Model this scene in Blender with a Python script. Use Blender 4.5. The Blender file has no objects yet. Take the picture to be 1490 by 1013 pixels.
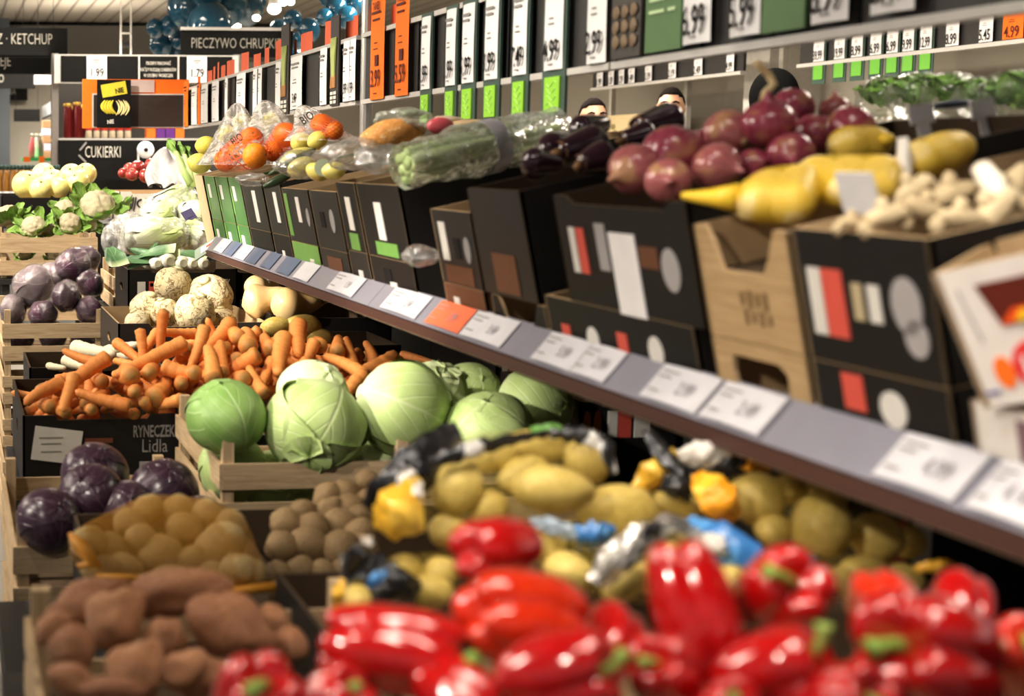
import bpy, bmesh, math, random
import numpy as np
from mathutils import Vector, Matrix, Euler, Quaternion, noise
random.seed(11); RS = np.random.RandomState(5)
scene = bpy.context.scene
COL = scene.collection
PI = math.pi; R = math.radians

# ------------------------------------------------------------------ camera
F = 2000.0; H = 1.42
PH = R(5); TH = R(5)
CX = -69 + F*math.tan(TH)/math.cos(PH); CY = 235 + F*math.tan(PH)      # the photo is a crop: its optical axis lies left of its middle
FW = Vector((math.sin(TH)*math.cos(PH), math.cos(TH)*math.cos(PH), -math.sin(PH)))
RT = Vector((math.cos(TH), -math.sin(TH), 0))
UP = RT.cross(FW)
CAMLOC = Vector((0, 0, H))
def ray(px, py): return FW + RT*((px-CX)/F) + UP*(-(py-CY)/F)
def D(px, py, d): return CAMLOC + ray(px, py)*d          # a point of the place, d metres into the view
def atX(px, py, X): r = ray(px, py); return CAMLOC + r*(X/r.x)
def atY(px, py, Y): r = ray(px, py); return CAMLOC + r*(Y/r.y)
cam = bpy.data.objects.new('camera', bpy.data.cameras.new('camera')); COL.objects.link(cam)
cam.matrix_world = Matrix.Translation(CAMLOC) @ Matrix((RT, UP, -FW)).transposed().to_4x4()
cam.data.sensor_width = 36; cam.data.lens = 36*F/1490
cam.data.shift_x = (745-CX)/1490; cam.data.shift_y = -(506.5-CY)/1490
cam.data.clip_start = .05; cam.data.clip_end = 80
cam.data.dof.use_dof = True; cam.data.dof.focus_distance = 4.9; cam.data.dof.aperture_fstop = 3.7
cam.data.dof.aperture_blades = 0
scene.camera = cam

# ------------------------------------------------------------------ materials
def nt(name):
    m = bpy.data.materials.new(name); m.use_nodes = True
    n = m.node_tree; n.nodes.clear()
    return m, n.nodes, n.links
def N(ns, t, **k):
    n = ns.new(t)
    for a, v in k.items():
        if a.startswith('i_'):
            key = a[2:]
            n.inputs[int(key) if key.isdigit() else key.replace('_', ' ')].default_value = v
        else: setattr(n, a, v)
    return n
def c4(c): return (c[0], c[1], c[2], 1)
def MIX(ns, ls, fac, a, b):
    m = ns.new('ShaderNodeMix'); m.data_type = 'RGBA'
    for sock, v in ((m.inputs[0], fac), (m.inputs[6], a), (m.inputs[7], b)):
        if hasattr(v, 'links'): ls.new(v, sock)
        elif isinstance(v, (int, float)): sock.default_value = v
        else: sock.default_value = c4(v)
    return m.outputs[2]
def MA(ns, ls, op, a, b=None, c=None):
    m = ns.new('ShaderNodeMath'); m.operation = op
    for i, v in enumerate((a, b, c)):
        if v is None: continue
        if hasattr(v, 'links'): ls.new(v, m.inputs[i])
        else: m.inputs[i].default_value = v
    return m.outputs[0]
def bsdf(ns, ls, color, rough=.5, spec=.5, coat=0, metal=0, sss=0, emit=None, estr=0):
    o = ns.new('ShaderNodeOutputMaterial'); b = ns.new('ShaderNodeBsdfPrincipled')
    ls.new(b.outputs[0], o.inputs[0])
    if hasattr(color, 'links'): ls.new(color, b.inputs['Base Color'])
    else: b.inputs['Base Color'].default_value = c4(color)
    b.inputs['Roughness'].default_value = rough; b.inputs['Specular IOR Level'].default_value = spec
    b.inputs['Coat Weight'].default_value = coat; b.inputs['Coat Roughness'].default_value = .08
    b.inputs['Metallic'].default_value = metal
    if coat > .75: b.inputs['Coat IOR'].default_value = 1.65; b.inputs['Specular IOR Level'].default_value = .5
    if sss:
        b.inputs['Subsurface Weight'].default_value = sss; b.inputs['Subsurface Radius'].default_value = (.02, .008, .004)
        b.inputs['Subsurface Scale'].default_value = .3
    if emit: b.inputs['Emission Color'].default_value = c4(emit); b.inputs['Emission Strength'].default_value = estr
    return b
def bump(ns, ls, b, h, strength=.3, dist=.003):
    k = N(ns, 'ShaderNodeBump'); k.inputs['Strength'].default_value = strength; k.inputs['Distance'].default_value = dist
    ls.new(h, k.inputs['Height']); ls.new(k.outputs[0], b.inputs['Normal'])
_M = {}
def plain(name, c, rough=.5, spec=.5, metal=0, coat=0, emit=None, estr=0, var=.06, scale=30):
    if name in _M: return _M[name]
    m, ns, ls = nt(name)
    tc = N(ns, 'ShaderNodeTexCoord'); nz = N(ns, 'ShaderNodeTexNoise', i_Scale=scale, i_Detail=3.0)
    ls.new(tc.outputs['Object'], nz.inputs['Vector'])
    d = tuple(v*(1-var*2) for v in c); e = tuple(min(1, v*(1+var)) for v in c)
    b = bsdf(ns, ls, MIX(ns, ls, nz.outputs['Fac'], d, e), rough, spec, coat, metal, 0, emit, estr)
    _M[name] = m; return m
def organic(name, ca, cb, scale=12, rough=.5, spec=.4, coat=0, bscale=80, bstr=.2, bdist=.002, stretch=(1, 1, 1), spots=None, sss=0, rnd=.25, tip=None, lines=None):
    """two-tone mottled skin, a little different on every object; spots = (colour, scale, threshold)"""
    m, ns, ls = nt(name)
    tc = N(ns, 'ShaderNodeTexCoord'); oi = N(ns, 'ShaderNodeObjectInfo')
    mp = N(ns, 'ShaderNodeMapping'); mp.inputs['Scale'].default_value = stretch
    ls.new(tc.outputs['Object'], mp.inputs['Vector'])
    off = N(ns, 'ShaderNodeVectorMath', operation='SCALE'); off.inputs[0].default_value = (7, 3, 5)
    ls.new(oi.outputs['Random'], off.inputs['Scale'])
    ad = N(ns, 'ShaderNodeVectorMath', operation='ADD'); ls.new(mp.outputs[0], ad.inputs[0]); ls.new(off.outputs[0], ad.inputs[1])
    nz = N(ns, 'ShaderNodeTexNoise', i_Scale=scale, i_Detail=4.0, i_Roughness=.6); ls.new(ad.outputs[0], nz.inputs['Vector'])
    f = MA(ns, ls, 'MULTIPLY_ADD', nz.outputs['Fac'], 2.2, -.6)
    f = MA(ns, ls, 'ADD', f, MA(ns, ls, 'MULTIPLY_ADD', oi.outputs['Random'], rnd*2, -rnd))
    cl = N(ns, 'ShaderNodeClamp'); ls.new(f, cl.inputs[0])
    col = MIX(ns, ls, cl.outputs[0], ca, cb)
    if spots:
        sz = N(ns, 'ShaderNodeTexNoise', i_Scale=spots[1], i_Detail=3.0); ls.new(ad.outputs[0], sz.inputs['Vector'])
        rmp = N(ns, 'ShaderNodeMapRange'); rmp.inputs[1].default_value = spots[2]; rmp.inputs[2].default_value = spots[2]+.08
        ls.new(sz.outputs['Fac'], rmp.inputs[0]); col = MIX(ns, ls, rmp.outputs[0], col, spots[0])
    if lines:                                   # thin wandering lines: (colour, scale, width)
        lz = N(ns, 'ShaderNodeTexNoise', i_Scale=lines[1], i_Detail=2.0, i_Distortion=.8); ls.new(ad.outputs[0], lz.inputs['Vector'])
        rmp = N(ns, 'ShaderNodeMapRange'); rmp.inputs[1].default_value = lines[2]; rmp.inputs[2].default_value = lines[2]*.3
        ls.new(MA(ns, ls, 'ABSOLUTE', MA(ns, ls, 'SUBTRACT', lz.outputs['Fac'], .5)), rmp.inputs[0]); col = MIX(ns, ls, MA(ns, ls, 'MULTIPLY', rmp.outputs[0], .85), col, lines[0])
    if tip:                                     # colour towards +z of the fruit's own axis: (colour, z0, z1)
        sx = N(ns, 'ShaderNodeSeparateXYZ'); ls.new(tc.outputs['Object'], sx.inputs[0])
        rmp = N(ns, 'ShaderNodeMapRange'); rmp.inputs[1].default_value = tip[1]; rmp.inputs[2].default_value = tip[2]
        ls.new(sx.outputs[2], rmp.inputs[0]); col = MIX(ns, ls, rmp.outputs[0], col, tip[0])
    b = bsdf(ns, ls, col, rough, spec, coat, 0, sss)
    bz = N(ns, 'ShaderNodeTexNoise', i_Scale=bscale, i_Detail=3.0); ls.new(ad.outputs[0], bz.inputs['Vector'])
    bump(ns, ls, b, bz.outputs['Fac'], bstr, bdist)
    return m
def leafmat(name, ca, cb, vein, nv=7, rough=.45, vw=.10, base=None, sheen=.35, vs=.5):
    """u = across (0..1), v = along: midrib, side veins, pale base"""
    m, ns, ls = nt(name)
    uv = N(ns, 'ShaderNodeUVMap'); s = N(ns, 'ShaderNodeSeparateXYZ'); ls.new(uv.outputs[0], s.inputs[0])
    tc = N(ns, 'ShaderNodeTexCoord'); nz = N(ns, 'ShaderNodeTexNoise', i_Scale=14.0, i_Detail=4.0); ls.new(tc.outputs['Object'], nz.inputs['Vector'])
    wob = MA(ns, ls, 'MULTIPLY_ADD', nz.outputs['Fac'], .22, -.11)
    au = MA(ns, ls, 'ABSOLUTE', MA(ns, ls, 'SUBTRACT', s.outputs[0], .5))
    au2 = MA(ns, ls, 'ABSOLUTE', MA(ns, ls, 'ADD', MA(ns, ls, 'SUBTRACT', s.outputs[0], .5), MA(ns, ls, 'MULTIPLY', wob, .12)))
    mid = N(ns, 'ShaderNodeMapRange'); mid.inputs[1].default_value = .028; mid.inputs[2].default_value = .0; ls.new(au2, mid.inputs[0])
    t = MA(ns, ls, 'SUBTRACT', MA(ns, ls, 'ADD', s.outputs[1], MA(ns, ls, 'MULTIPLY', wob, .35)), MA(ns, ls, 'MULTIPLY', au, .9))
    fr = MA(ns, ls, 'FRACT', MA(ns, ls, 'MULTIPLY', t, float(nv)))
    sv = N(ns, 'ShaderNodeMapRange'); sv.inputs[1].default_value = vw; sv.inputs[2].default_value = 0; sv.inputs[4].default_value = .7
    ls.new(MA(ns, ls, 'ABSOLUTE', MA(ns, ls, 'SUBTRACT', fr, .5)), sv.inputs[0])
    vf = MA(ns, ls, 'MAXIMUM', mid.outputs[0], sv.outputs[0])
    f = N(ns, 'ShaderNodeClamp'); ls.new(MA(ns, ls, 'MULTIPLY_ADD', nz.outputs['Fac'], 2.4, -.7), f.inputs[0])
    col = MIX(ns, ls, f.outputs[0], ca, cb)
    col = MIX(ns, ls, MA(ns, ls, 'MULTIPLY', vf, vs), col, vein)
    if base:
        br = N(ns, 'ShaderNodeMapRange'); br.inputs[1].default_value = base[1]; br.inputs[2].default_value = base[2]
        ls.new(s.outputs[1], br.inputs[0]); col = MIX(ns, ls, br.outputs[0], base[0], col)
    b = bsdf(ns, ls, col, rough, sheen)
    bump(ns, ls, b, MA(ns, ls, 'ADD', vf, MA(ns, ls, 'MULTIPLY', nz.outputs['Fac'], .5)), .35, .003)
    return m
def netmat(name, c, nu, nv, w=.22, rough=.4, fill=.0):
    m, ns, ls = nt(name)
    uv = N(ns, 'ShaderNodeUVMap'); s = N(ns, 'ShaderNodeSeparateXYZ'); ls.new(uv.outputs[0], s.inputs[0])
    a = MA(ns, ls, 'MULTIPLY', s.outputs[0], float(nu)); b_ = MA(ns, ls, 'MULTIPLY', s.outputs[1], float(nv))
    f1 = MA(ns, ls, 'LESS_THAN', MA(ns, ls, 'FRACT', MA(ns, ls, 'ADD', a, b_)), w)
    f2 = MA(ns, ls, 'LESS_THAN', MA(ns, ls, 'FRACT', MA(ns, ls, 'SUBTRACT', a, b_)), w)
    f = MA(ns, ls, 'MAXIMUM', MA(ns, ls, 'MAXIMUM', f1, f2), fill)
    o = N(ns, 'ShaderNodeOutputMaterial'); mx = N(ns, 'ShaderNodeMixShader'); tr = N(ns, 'ShaderNodeBsdfTransparent')
    p = N(ns, 'ShaderNodeBsdfPrincipled'); p.inputs['Base Color'].default_value = c4(c); p.inputs['Roughness'].default_value = rough
    ls.new(f, mx.inputs[0]); ls.new(tr.outputs[0], mx.inputs[1]); ls.new(p.outputs[0], mx.inputs[2]); ls.new(mx.outputs[0], o.inputs[0])
    return m
def film(name, c=(1, 1, 1), opac=.12, gloss=.16, scale=22, rough=.12, bstr=.8):
    """thin clear wrapping: mostly see-through, milky creases, sharp glints"""
    m, ns, ls = nt(name)
    tc = N(ns, 'ShaderNodeTexCoord'); nz = N(ns, 'ShaderNodeTexNoise', i_Scale=scale, i_Detail=3.0, i_Roughness=.6, i_Distortion=1.2)
    ls.new(tc.outputs['Object'], nz.inputs['Vector'])
    bp = N(ns, 'ShaderNodeBump'); bp.inputs['Strength'].default_value = bstr; bp.inputs['Distance'].default_value = .012
    ls.new(nz.outputs['Fac'], bp.inputs['Height'])
    tr = N(ns, 'ShaderNodeBsdfTransparent'); df = N(ns, 'ShaderNodeBsdfDiffuse'); df.inputs[0].default_value = c4(c)
    gl = N(ns, 'ShaderNodeBsdfGlossy'); gl.inputs['Roughness'].default_value = rough; ls.new(bp.outputs[0], gl.inputs['Normal'])
    rp = N(ns, 'ShaderNodeMapRange'); rp.inputs[1].default_value = .42; rp.inputs[2].default_value = .75; rp.inputs[3].default_value = opac*.5; rp.inputs[4].default_value = min(1, opac*2.4)
    ls.new(nz.outputs['Fac'], rp.inputs[0])
    m1 = N(ns, 'ShaderNodeMixShader'); ls.new(rp.outputs[0], m1.inputs[0]); ls.new(tr.outputs[0], m1.inputs[1]); ls.new(df.outputs[0], m1.inputs[2])
    fr = N(ns, 'ShaderNodeLayerWeight'); fr.inputs[0].default_value = .25; ls.new(bp.outputs[0], fr.inputs['Normal'])
    gf = N(ns, 'ShaderNodeClamp'); ls.new(MA(ns, ls, 'MULTIPLY_ADD', fr.outputs['Fresnel'], .6, gloss*.5), gf.inputs[0]); gf.inputs[2].default_value = .5
    m2 = N(ns, 'ShaderNodeMixShader'); ls.new(gf.outputs[0], m2.inputs[0]); ls.new(m1.outputs[0], m2.inputs[1]); ls.new(gl.outputs[0], m2.inputs[2])
    o = N(ns, 'ShaderNodeOutputMaterial'); ls.new(m2.outputs[0], o.inputs[0])
    return m
def crinkle(name, c, c2=None, scale=25, rough=.22, metal=0., thr=.5):
    """creased printed foil or plastic"""
    m, ns, ls = nt(name)
    tc = N(ns, 'ShaderNodeTexCoord'); nz = N(ns, 'ShaderNodeTexNoise', i_Scale=scale, i_Detail=4.0, i_Distortion=1.0); ls.new(tc.outputs['Object'], nz.inputs['Vector'])
    col = c
    if c2:
        n2 = N(ns, 'ShaderNodeTexNoise', i_Scale=scale*.8, i_Detail=1.0); ls.new(tc.outputs['Object'], n2.inputs['Vector'])
        r = N(ns, 'ShaderNodeMapRange'); r.inputs[1].default_value = thr; r.inputs[2].default_value = thr+.03; ls.new(n2.outputs['Fac'], r.inputs[0])
        col = MIX(ns, ls, r.outputs[0], c, c2)
    b = bsdf(ns, ls, col, rough, .6, .3, metal)
    bump(ns, ls, b, nz.outputs['Fac'], .9, .012)
    return m
def wood(name, ca, cb, stretch, rough=.6):
    m, ns, ls = nt(name)
    tc = N(ns, 'ShaderNodeTexCoord'); mp = N(ns, 'ShaderNodeMapping'); mp.inputs['Scale'].default_value = stretch
    ls.new(tc.outputs['Object'], mp.inputs[0])
    oi = N(ns, 'ShaderNodeObjectInfo'); ad = N(ns, 'ShaderNodeVectorMath', operation='ADD'); ls.new(mp.outputs[0], ad.inputs[0]); ls.new(oi.outputs['Random'], ad.inputs[1])
    nz = N(ns, 'ShaderNodeTexNoise', i_Scale=9.0, i_Detail=5.0, i_Distortion=.7); ls.new(ad.outputs[0], nz.inputs['Vector'])
    f = N(ns, 'ShaderNodeClamp'); ls.new(MA(ns, ls, 'MULTIPLY_ADD', nz.outputs['Fac'], 2.0, -.5), f.inputs[0])
    col = MIX(ns, ls, f.outputs[0], ca, cb)
    b = bsdf(ns, ls, col, rough, .25); bump(ns, ls, b, nz.outputs['Fac'], .2, .002)
    return m
WA, WB = (.42, .30, .175), (.66, .51, .33)
WX = wood('wood_slat_x', WA, WB, (1, 12, 12)); WY = wood('wood_slat_y', WA, WB, (12, 1, 12)); WZ = wood('wood_post', WA, WB, (12, 12, 1))

# ------------------------------------------------------------------ objects
ORD = ['first', 'second', 'third', 'fourth', 'fifth', 'sixth', 'seventh', 'eighth', 'ninth', 'tenth', 'eleventh', 'twelfth', 'thirteenth', 'fourteenth', 'fifteenth', 'sixteenth', 'seventeenth', 'eighteenth', 'nineteenth', 'twentieth', 'twenty-first', 'twenty-second', 'twenty-third', 'twenty-fourth', 'twenty-fifth', 'twenty-sixth']
def ranks(items, key, order):
    """place of every item among those of its own class, in the given order"""
    out = [None]*len(items)
    for c in set(map(key, items)):
        for n, i in enumerate(sorted((i for i, t in enumerate(items) if key(t) == c), key=lambda i: order(items[i]))): out[i] = (c, n)
    return out
def tag(o, label=None, cat=None, group=None, kind=None):
    if label: o['label'] = label
    if cat: o['category'] = cat
    if group: o['group'] = group
    if kind: o['kind'] = kind
    return o
def empty(name, label, cat, loc=(0, 0, 0), rot=(0, 0, 0), group=None):
    o = bpy.data.objects.new(name, None); COL.objects.link(o); o.empty_display_size = .02
    o.location = loc
    if isinstance(rot, Matrix): o.rotation_euler = rot.to_euler()
    elif isinstance(rot, Quaternion): o.rotation_euler = rot.to_euler()
    else: o.rotation_euler = rot
    return tag(o, label, cat, group)
class MB:
    """collects surfaces and solids, then links them as ONE mesh object"""
    def __init__(s): s.v = []; s.f = []; s.uv = []; s.mi = []
    def surf(s, P, cu=False, cv0=False, cv1=False, mi=0, flip=False):
        """P[nv][nu][3]; cu: closed across; cv0/cv1: cap the first and last ring"""
        nv, nu = P.shape[:2]; b = len(s.v); s.v += [tuple(map(float, p)) for p in P.reshape(-1, 3)]
        for j in range(nv-1):
            for i in range(nu if cu else nu-1):
                i2 = (i+1) % nu
                q = [b+j*nu+i, b+j*nu+i2, b+(j+1)*nu+i2, b+(j+1)*nu+i]
                u0, u1 = (i/nu, (i+1)/nu) if cu else (i/(nu-1), (i+1)/(nu-1))
                w = [(u0, j/(nv-1)), (u1, j/(nv-1)), (u1, (j+1)/(nv-1)), (u0, (j+1)/(nv-1))]
                if flip: q.reverse(); w.reverse()
                s.f.append(q); s.uv.append(w); s.mi.append(mi)
        for c, j in ((cv0, 0), (cv1, nv-1)):
            if c:
                q = [b+j*nu+i for i in range(nu)]
                if (j == 0) != flip: q.reverse()
                s.f.append(q); s.uv.append([(.5, 0 if j == 0 else 1)]*nu); s.mi.append(mi)
        return s
    def box(s, c, d, rot=None, mi=0):
        b = len(s.v); rot = rot or Matrix.Identity(3)
        for z in (-1, 1):
            for x, y in ((-1, -1), (1, -1), (1, 1), (-1, 1)):
                s.v.append(tuple(Vector(c) + rot @ Vector((x*d[0]/2, y*d[1]/2, z*d[2]/2))))
        for q in ((3, 2, 1, 0), (4, 5, 6, 7), (0, 1, 5, 4), (1, 2, 6, 5), (2, 3, 7, 6), (3, 0, 4, 7)):
            s.f.append([b+i for i in q]); s.uv.append([(0, 0), (1, 0), (1, 1), (0, 1)]); s.mi.append(mi)
        return s
    def quad(s, a, b_, c, d, mi=0):
        b = len(s.v); s.v += [tuple(a), tuple(b_), tuple(c), tuple(d)]
        s.f.append([b, b+1, b+2, b+3]); s.uv.append([(0, 0), (1, 0), (1, 1), (0, 1)]); s.mi.append(mi); return s
    def tube(s, pts, rad, n=10, cap=True, mi=0):
        pts = [Vector(p) for p in pts]; m = len(pts)
        if not hasattr(rad, '__len__'): rad = [rad]*m
        P = np.zeros((m, n, 3)); pr = None
        for i, p in enumerate(pts):
            t = (pts[min(i+1, m-1)] - pts[max(i-1, 0)]).normalized()
            if pr is None: pr = t.orthogonal().normalized()
            pr = (pr - t*pr.dot(t)).normalized(); q = t.cross(pr)
            for k in range(n):
                a = 2*PI*k/n; P[i, k] = p + (pr*math.cos(a) + q*math.sin(a))*rad[i]
        return s.surf(P, True, cap, cap, mi)
    def lathe(s, prof, n=24, cap=True, mi=0, xf=None):
        P = np.array([[(r*math.cos(2*PI*k/n), r*math.sin(2*PI*k/n), z) for k in range(n)] for r, z in prof])
        if xf is not None:
            P = np.array([[tuple(xf @ Vector(p)) for p in row] for row in P])
        return s.surf(P, True, cap, cap, mi)
    def panel(s, outline, hole, th, f, mi=0, mi_in=None):
        """flat board with an optional hole; f maps (a, b, depth) to a point; depth 0 is the outer face"""
        bm = bmesh.new(); es = []
        for loop in [outline]+([hole] if hole else []):
            vs = [bm.verts.new((a, b, 0)) for a, b in loop]
            es += [bm.edges.new((vs[i], vs[(i+1) % len(vs)])) for i in range(len(vs))]
        bmesh.ops.triangle_fill(bm, use_beauty=True, edges=es)
        bm.verts.index_update(); b = len(s.v); vs = [v.co.copy() for v in bm.verts]; n = len(vs)
        s.v += [tuple(f(v.x, v.y, 0)) for v in vs] + [tuple(f(v.x, v.y, th)) for v in vs]
        for fc in bm.faces:
            q = [v.index for v in fc.verts]
            s.f.append([b+i for i in q]); s.uv.append([(0, 0)]*len(q)); s.mi.append(mi)
            s.f.append([b+n+i for i in reversed(q)]); s.uv.append([(0, 0)]*len(q)); s.mi.append(mi if mi_in is None else mi_in)
        for e in bm.edges:
            if len(e.link_faces) == 1:
                i, j = e.verts[0].index, e.verts[1].index
                s.f.append([b+i, b+j, b+n+j, b+n+i]); s.uv.append([(0, 0)]*4); s.mi.append(mi if mi_in is None else mi_in)
        bm.free(); return s
    def mesh(s, name, mats, smooth=True, weld=True):
        me = bpy.data.meshes.new(name); me.from_pydata(s.v, [], s.f)
        ul = me.uv_layers.new(name='UVMap')
        ul.data.foreach_set('uv', [c for w in s.uv for p in w for c in p])
        me.polygons.foreach_set('material_index', s.mi)
        if not isinstance(mats, (list, tuple)): mats = [mats]
        for m in mats: me.materials.append(m)
        if weld:
            bm = bmesh.new(); bm.from_mesh(me); bmesh.ops.remove_doubles(bm, verts=bm.verts, dist=1e-5)
            bmesh.ops.recalc_face_normals(bm, faces=bm.faces); bm.to_mesh(me); bm.free()
        me.polygons.foreach_set('use_smooth', [smooth]*len(me.polygons))
        me.update(); return me
    def build(s, name, mats, parent=None, smooth=False, weld=True, loc=None, rot=None):
        return place(name, s.mesh(name, mats, smooth, weld), parent, loc, rot)
def place(name, me, parent=None, loc=None, rot=None, scale=None):
    o = bpy.data.objects.new(name, me); COL.objects.link(o)
    if parent is not None: o.parent = parent
    if loc is not None: o.location = loc
    if rot is not None: o.rotation_euler = rot.to_euler() if isinstance(rot, (Matrix, Quaternion)) else rot
    if scale is not None: o.scale = scale
    return o
def copy_tree(o, parent=None):
    c = o.copy(); COL.objects.link(c)
    if parent is not None: c.parent = parent
    for ch in list(o.children): copy_tree(ch, c)
    return c
def bevel(o, w=.003, n=2):
    m = o.modifiers.new('bevel', 'BEVEL'); m.width = w; m.segments = n; m.limit_method = 'ANGLE'; return o
def basis(x, y, z): return Matrix((Vector(x), Vector(y), Vector(z))).transposed()
def aim(z, roll=0.0):
    """rotation whose local z runs along the given direction"""
    z = Vector(z).normalized(); q = z.to_track_quat('Z', 'Y')
    return (q @ Quaternion((0, 0, 1), roll))
FACE_AISLE = basis((0, -1, 0), (0, 0, 1), (-1, 0, 0))     # flat things on a face that looks to -x
FACE_CAM = basis((1, 0, 0), (0, 0, 1), (0, -1, 0))        # ... to -y
_T = {}
def text(parent, s, size, loc, rot, mat, sx=.62, name='lettering', align='CENTER', ext=.0006, bold=.0):
    key = (s, align, round(bold, 4), mat.name)
    if key not in _T:
        cu = bpy.data.curves.new('lettering', 'FONT'); cu.body = s; cu.size = 1; cu.align_x = align; cu.align_y = 'CENTER'
        cu.extrude = .004; cu.offset = bold; cu.resolution_u = 2
        ob = bpy.data.objects.new('lettering', cu); COL.objects.link(ob)
        me = bpy.data.meshes.new_from_object(ob); me.materials.clear(); me.materials.append(mat)
        bpy.data.objects.remove(ob); _T[key] = me
    return place(name, _T[key], parent, loc, rot, (size*sx, size, size))
# ------------------------------------------------------------------ produce shapes
def nz3(P, s, seed): # smooth noise for arrays
    o = Vector((seed*3.7, seed*1.9, seed*7.1)); sh = P.shape[:-1]
    return np.array([noise.noise(Vector(p)*s + o) for p in P.reshape(-1, 3)]).reshape(sh)
def sph(nu, nv):
    th = np.linspace(0, 2*PI, nu, endpoint=False); ph = np.linspace(PI, 0, nv)
    return np.stack([np.outer(np.sin(ph), np.cos(th)), np.outer(np.sin(ph), np.sin(th)), np.outer(np.cos(ph), np.ones(nu))], -1), th, ph
def lump(seed, amp=.14, s=1.3, r=(1, 1, 1), nu=22, nv=14, bend=0, amp2=.0, s2=4, taper=0.):
    """potato-like unit body, long axis x"""
    P, th, ph = sph(nu, nv)
    P = P[:, :, [2, 0, 1]]                                     # poles on x
    k = 1 + amp*nz3(P, s, seed) + (amp2*nz3(P, s2, seed+9) if amp2 else 0)
    Q = P*k[..., None]
    Q[..., 1:] *= (1 - taper*Q[..., 0])[..., None]
    Q = Q*np.array(r); Q[..., 2] += bend*(Q[..., 0]/r[0])**2*r[0]
    return Q
def lump_mesh(name, mat, *a, **k): return MB().surf(lump(*a, **k), True).mesh(name, mat)
# potatoes
POT_Y = organic('yellow_potato_skin', (.50, .365, .09), (.73, .58, .20), 9, .42, .35, 0, 60, .12, .002, spots=((.35, .24, .07), 55, .68), rnd=.15)
POT_B = organic('brown_potato_skin', (.15, .095, .042), (.37, .255, .13), 13, .6, .35, 0, 70, .3, .003, spots=((.08, .05, .03), 40, .62))
POT_S = organic('sweet_potato_skin', (.30, .125, .06), (.64, .34, .18), 11, .45, .5, 0, 45, .5, .004, stretch=(2.2, 1, 1), spots=((.22, .10, .06), 34, .63))
POT_N = organic('bagged_potato_skin', (.36, .25, .10), (.56, .42, .20), 9, .6, .3, 0, 60, .2)
pot_meshes = {}
def pots(name, mat, n=5, **k):
    pot_meshes[name] = [lump_mesh(name, mat, i+3, **k) for i in range(n)]
pots('yellow_potato', POT_Y, 5, amp=.13, s=1.1, r=(1, .74, .68))
pots('brown_potato', POT_B, 5, amp=.16, s=1.2, r=(1, .82, .76))
pots('bagged_potato', POT_N, 5, amp=.13, s=1.2, r=(1, .85, .8))
pots('sweet_potato', POT_S, 6, amp=.26, s=1.25, r=(1, .56, .52), amp2=.06, s2=3.2, nu=28, nv=24, taper=.22)
def put(name, me, p, r, rot, label, cat, group=None):
    o = place(name, me, None, p, rot, (r, r, r)); return tag(o, label, cat, group)
def frame_px(a, pitch=0., roll=0.):
    """rotation whose local x lies in the view plane at angle a (degrees, counter-clockwise) and leans 'pitch' away from the viewer"""
    x = RT*math.cos(R(a)) + UP*math.sin(R(a)); x = (x*math.cos(R(pitch)) + FW*math.sin(R(pitch))).normalized()
    z = -FW; y = z.cross(x).normalized(); z = x.cross(y)
    return basis(x, y, z) @ Matrix.Rotation(R(roll), 3, 'X')
def potato(kind, px, py, w, h, a, d, label, group=None, pitch=0, cat='potato', name=None, aspect=None):
    ms = pot_meshes[kind]; me = ms[RS.randint(len(ms))]
    asp = {'yellow_potato': .72, 'brown_potato': .8, 'bagged_potato': .82, 'sweet_potato': .54}[kind]
    sx = w/2*d/F; sy = h/2*d/F/asp
    o = place(name or kind, me, None, D(px, py, d), frame_px(a, pitch, RS.uniform(0, 40)-20), (sx, sy, sy))
    return tag(o, label, cat, group)

# bell pepper: blocky lobes, dimpled top with a curved green stem
PEP = organic('red_pepper_skin', (.36, .003, .005), (.54, .008, .007), 6, .16, .5, .8, 12, .05, rnd=.3)
PEPO = organic('orange_red_pepper_skin', (.52, .014, .004), (.68, .05, .008), 6, .16, .5, .8, 12, .05)
STEM = organic('pepper_stem', (.16, .33, .05), (.40, .52, .14), 20, .45, .4, 0, 60, .3)
def pepper_mesh(n, seed, L=1.1, mat=PEP):
    nu, nv = 72, 40; th = np.linspace(0, 2*PI, nu, endpoint=False); t = np.linspace(0, 1, nv)
    T, A = np.meshgrid(t, th, indexing='ij'); phi = PI*(1-T)                      # t = 1: stem end
    lob = np.abs(np.sin(n*A/2 + .35*np.sin(A+seed)))**.55
    deep = .17 + .20*np.abs(np.cos(phi))**1.2
    r = np.sin(phi)**np.where(T > .5, .62, .62+.5*(.5-T))*(1-deep*(1-lob))*(1-.30*(1-T)+.05*np.sin(3*T+seed))
    r = r*(1+.05*np.sin(A+seed*2.1))
    z = np.sign(np.cos(phi))*np.abs(np.cos(phi))**.85*L
    rr = r/ (r.max()); inner = np.exp(-(rr/.42)**2)
    z = z - (T > .5)*inner*.38*L + (T < .5)*(inner*.30*L)
    z = z + (T < .5)*(-.16*L*lob*np.sin(np.clip(rr, 0, 1)*PI)) + (T > .5)*(.10*L*lob*np.sin(np.clip(rr, 0, 1)*PI))
    P = np.stack([r*np.cos(A), r*np.sin(A), z], -1)
    P[..., 0] += .12*P[..., 2]*math.sin(seed)
    return MB().surf(P, True).mesh('body', mat)
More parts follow.
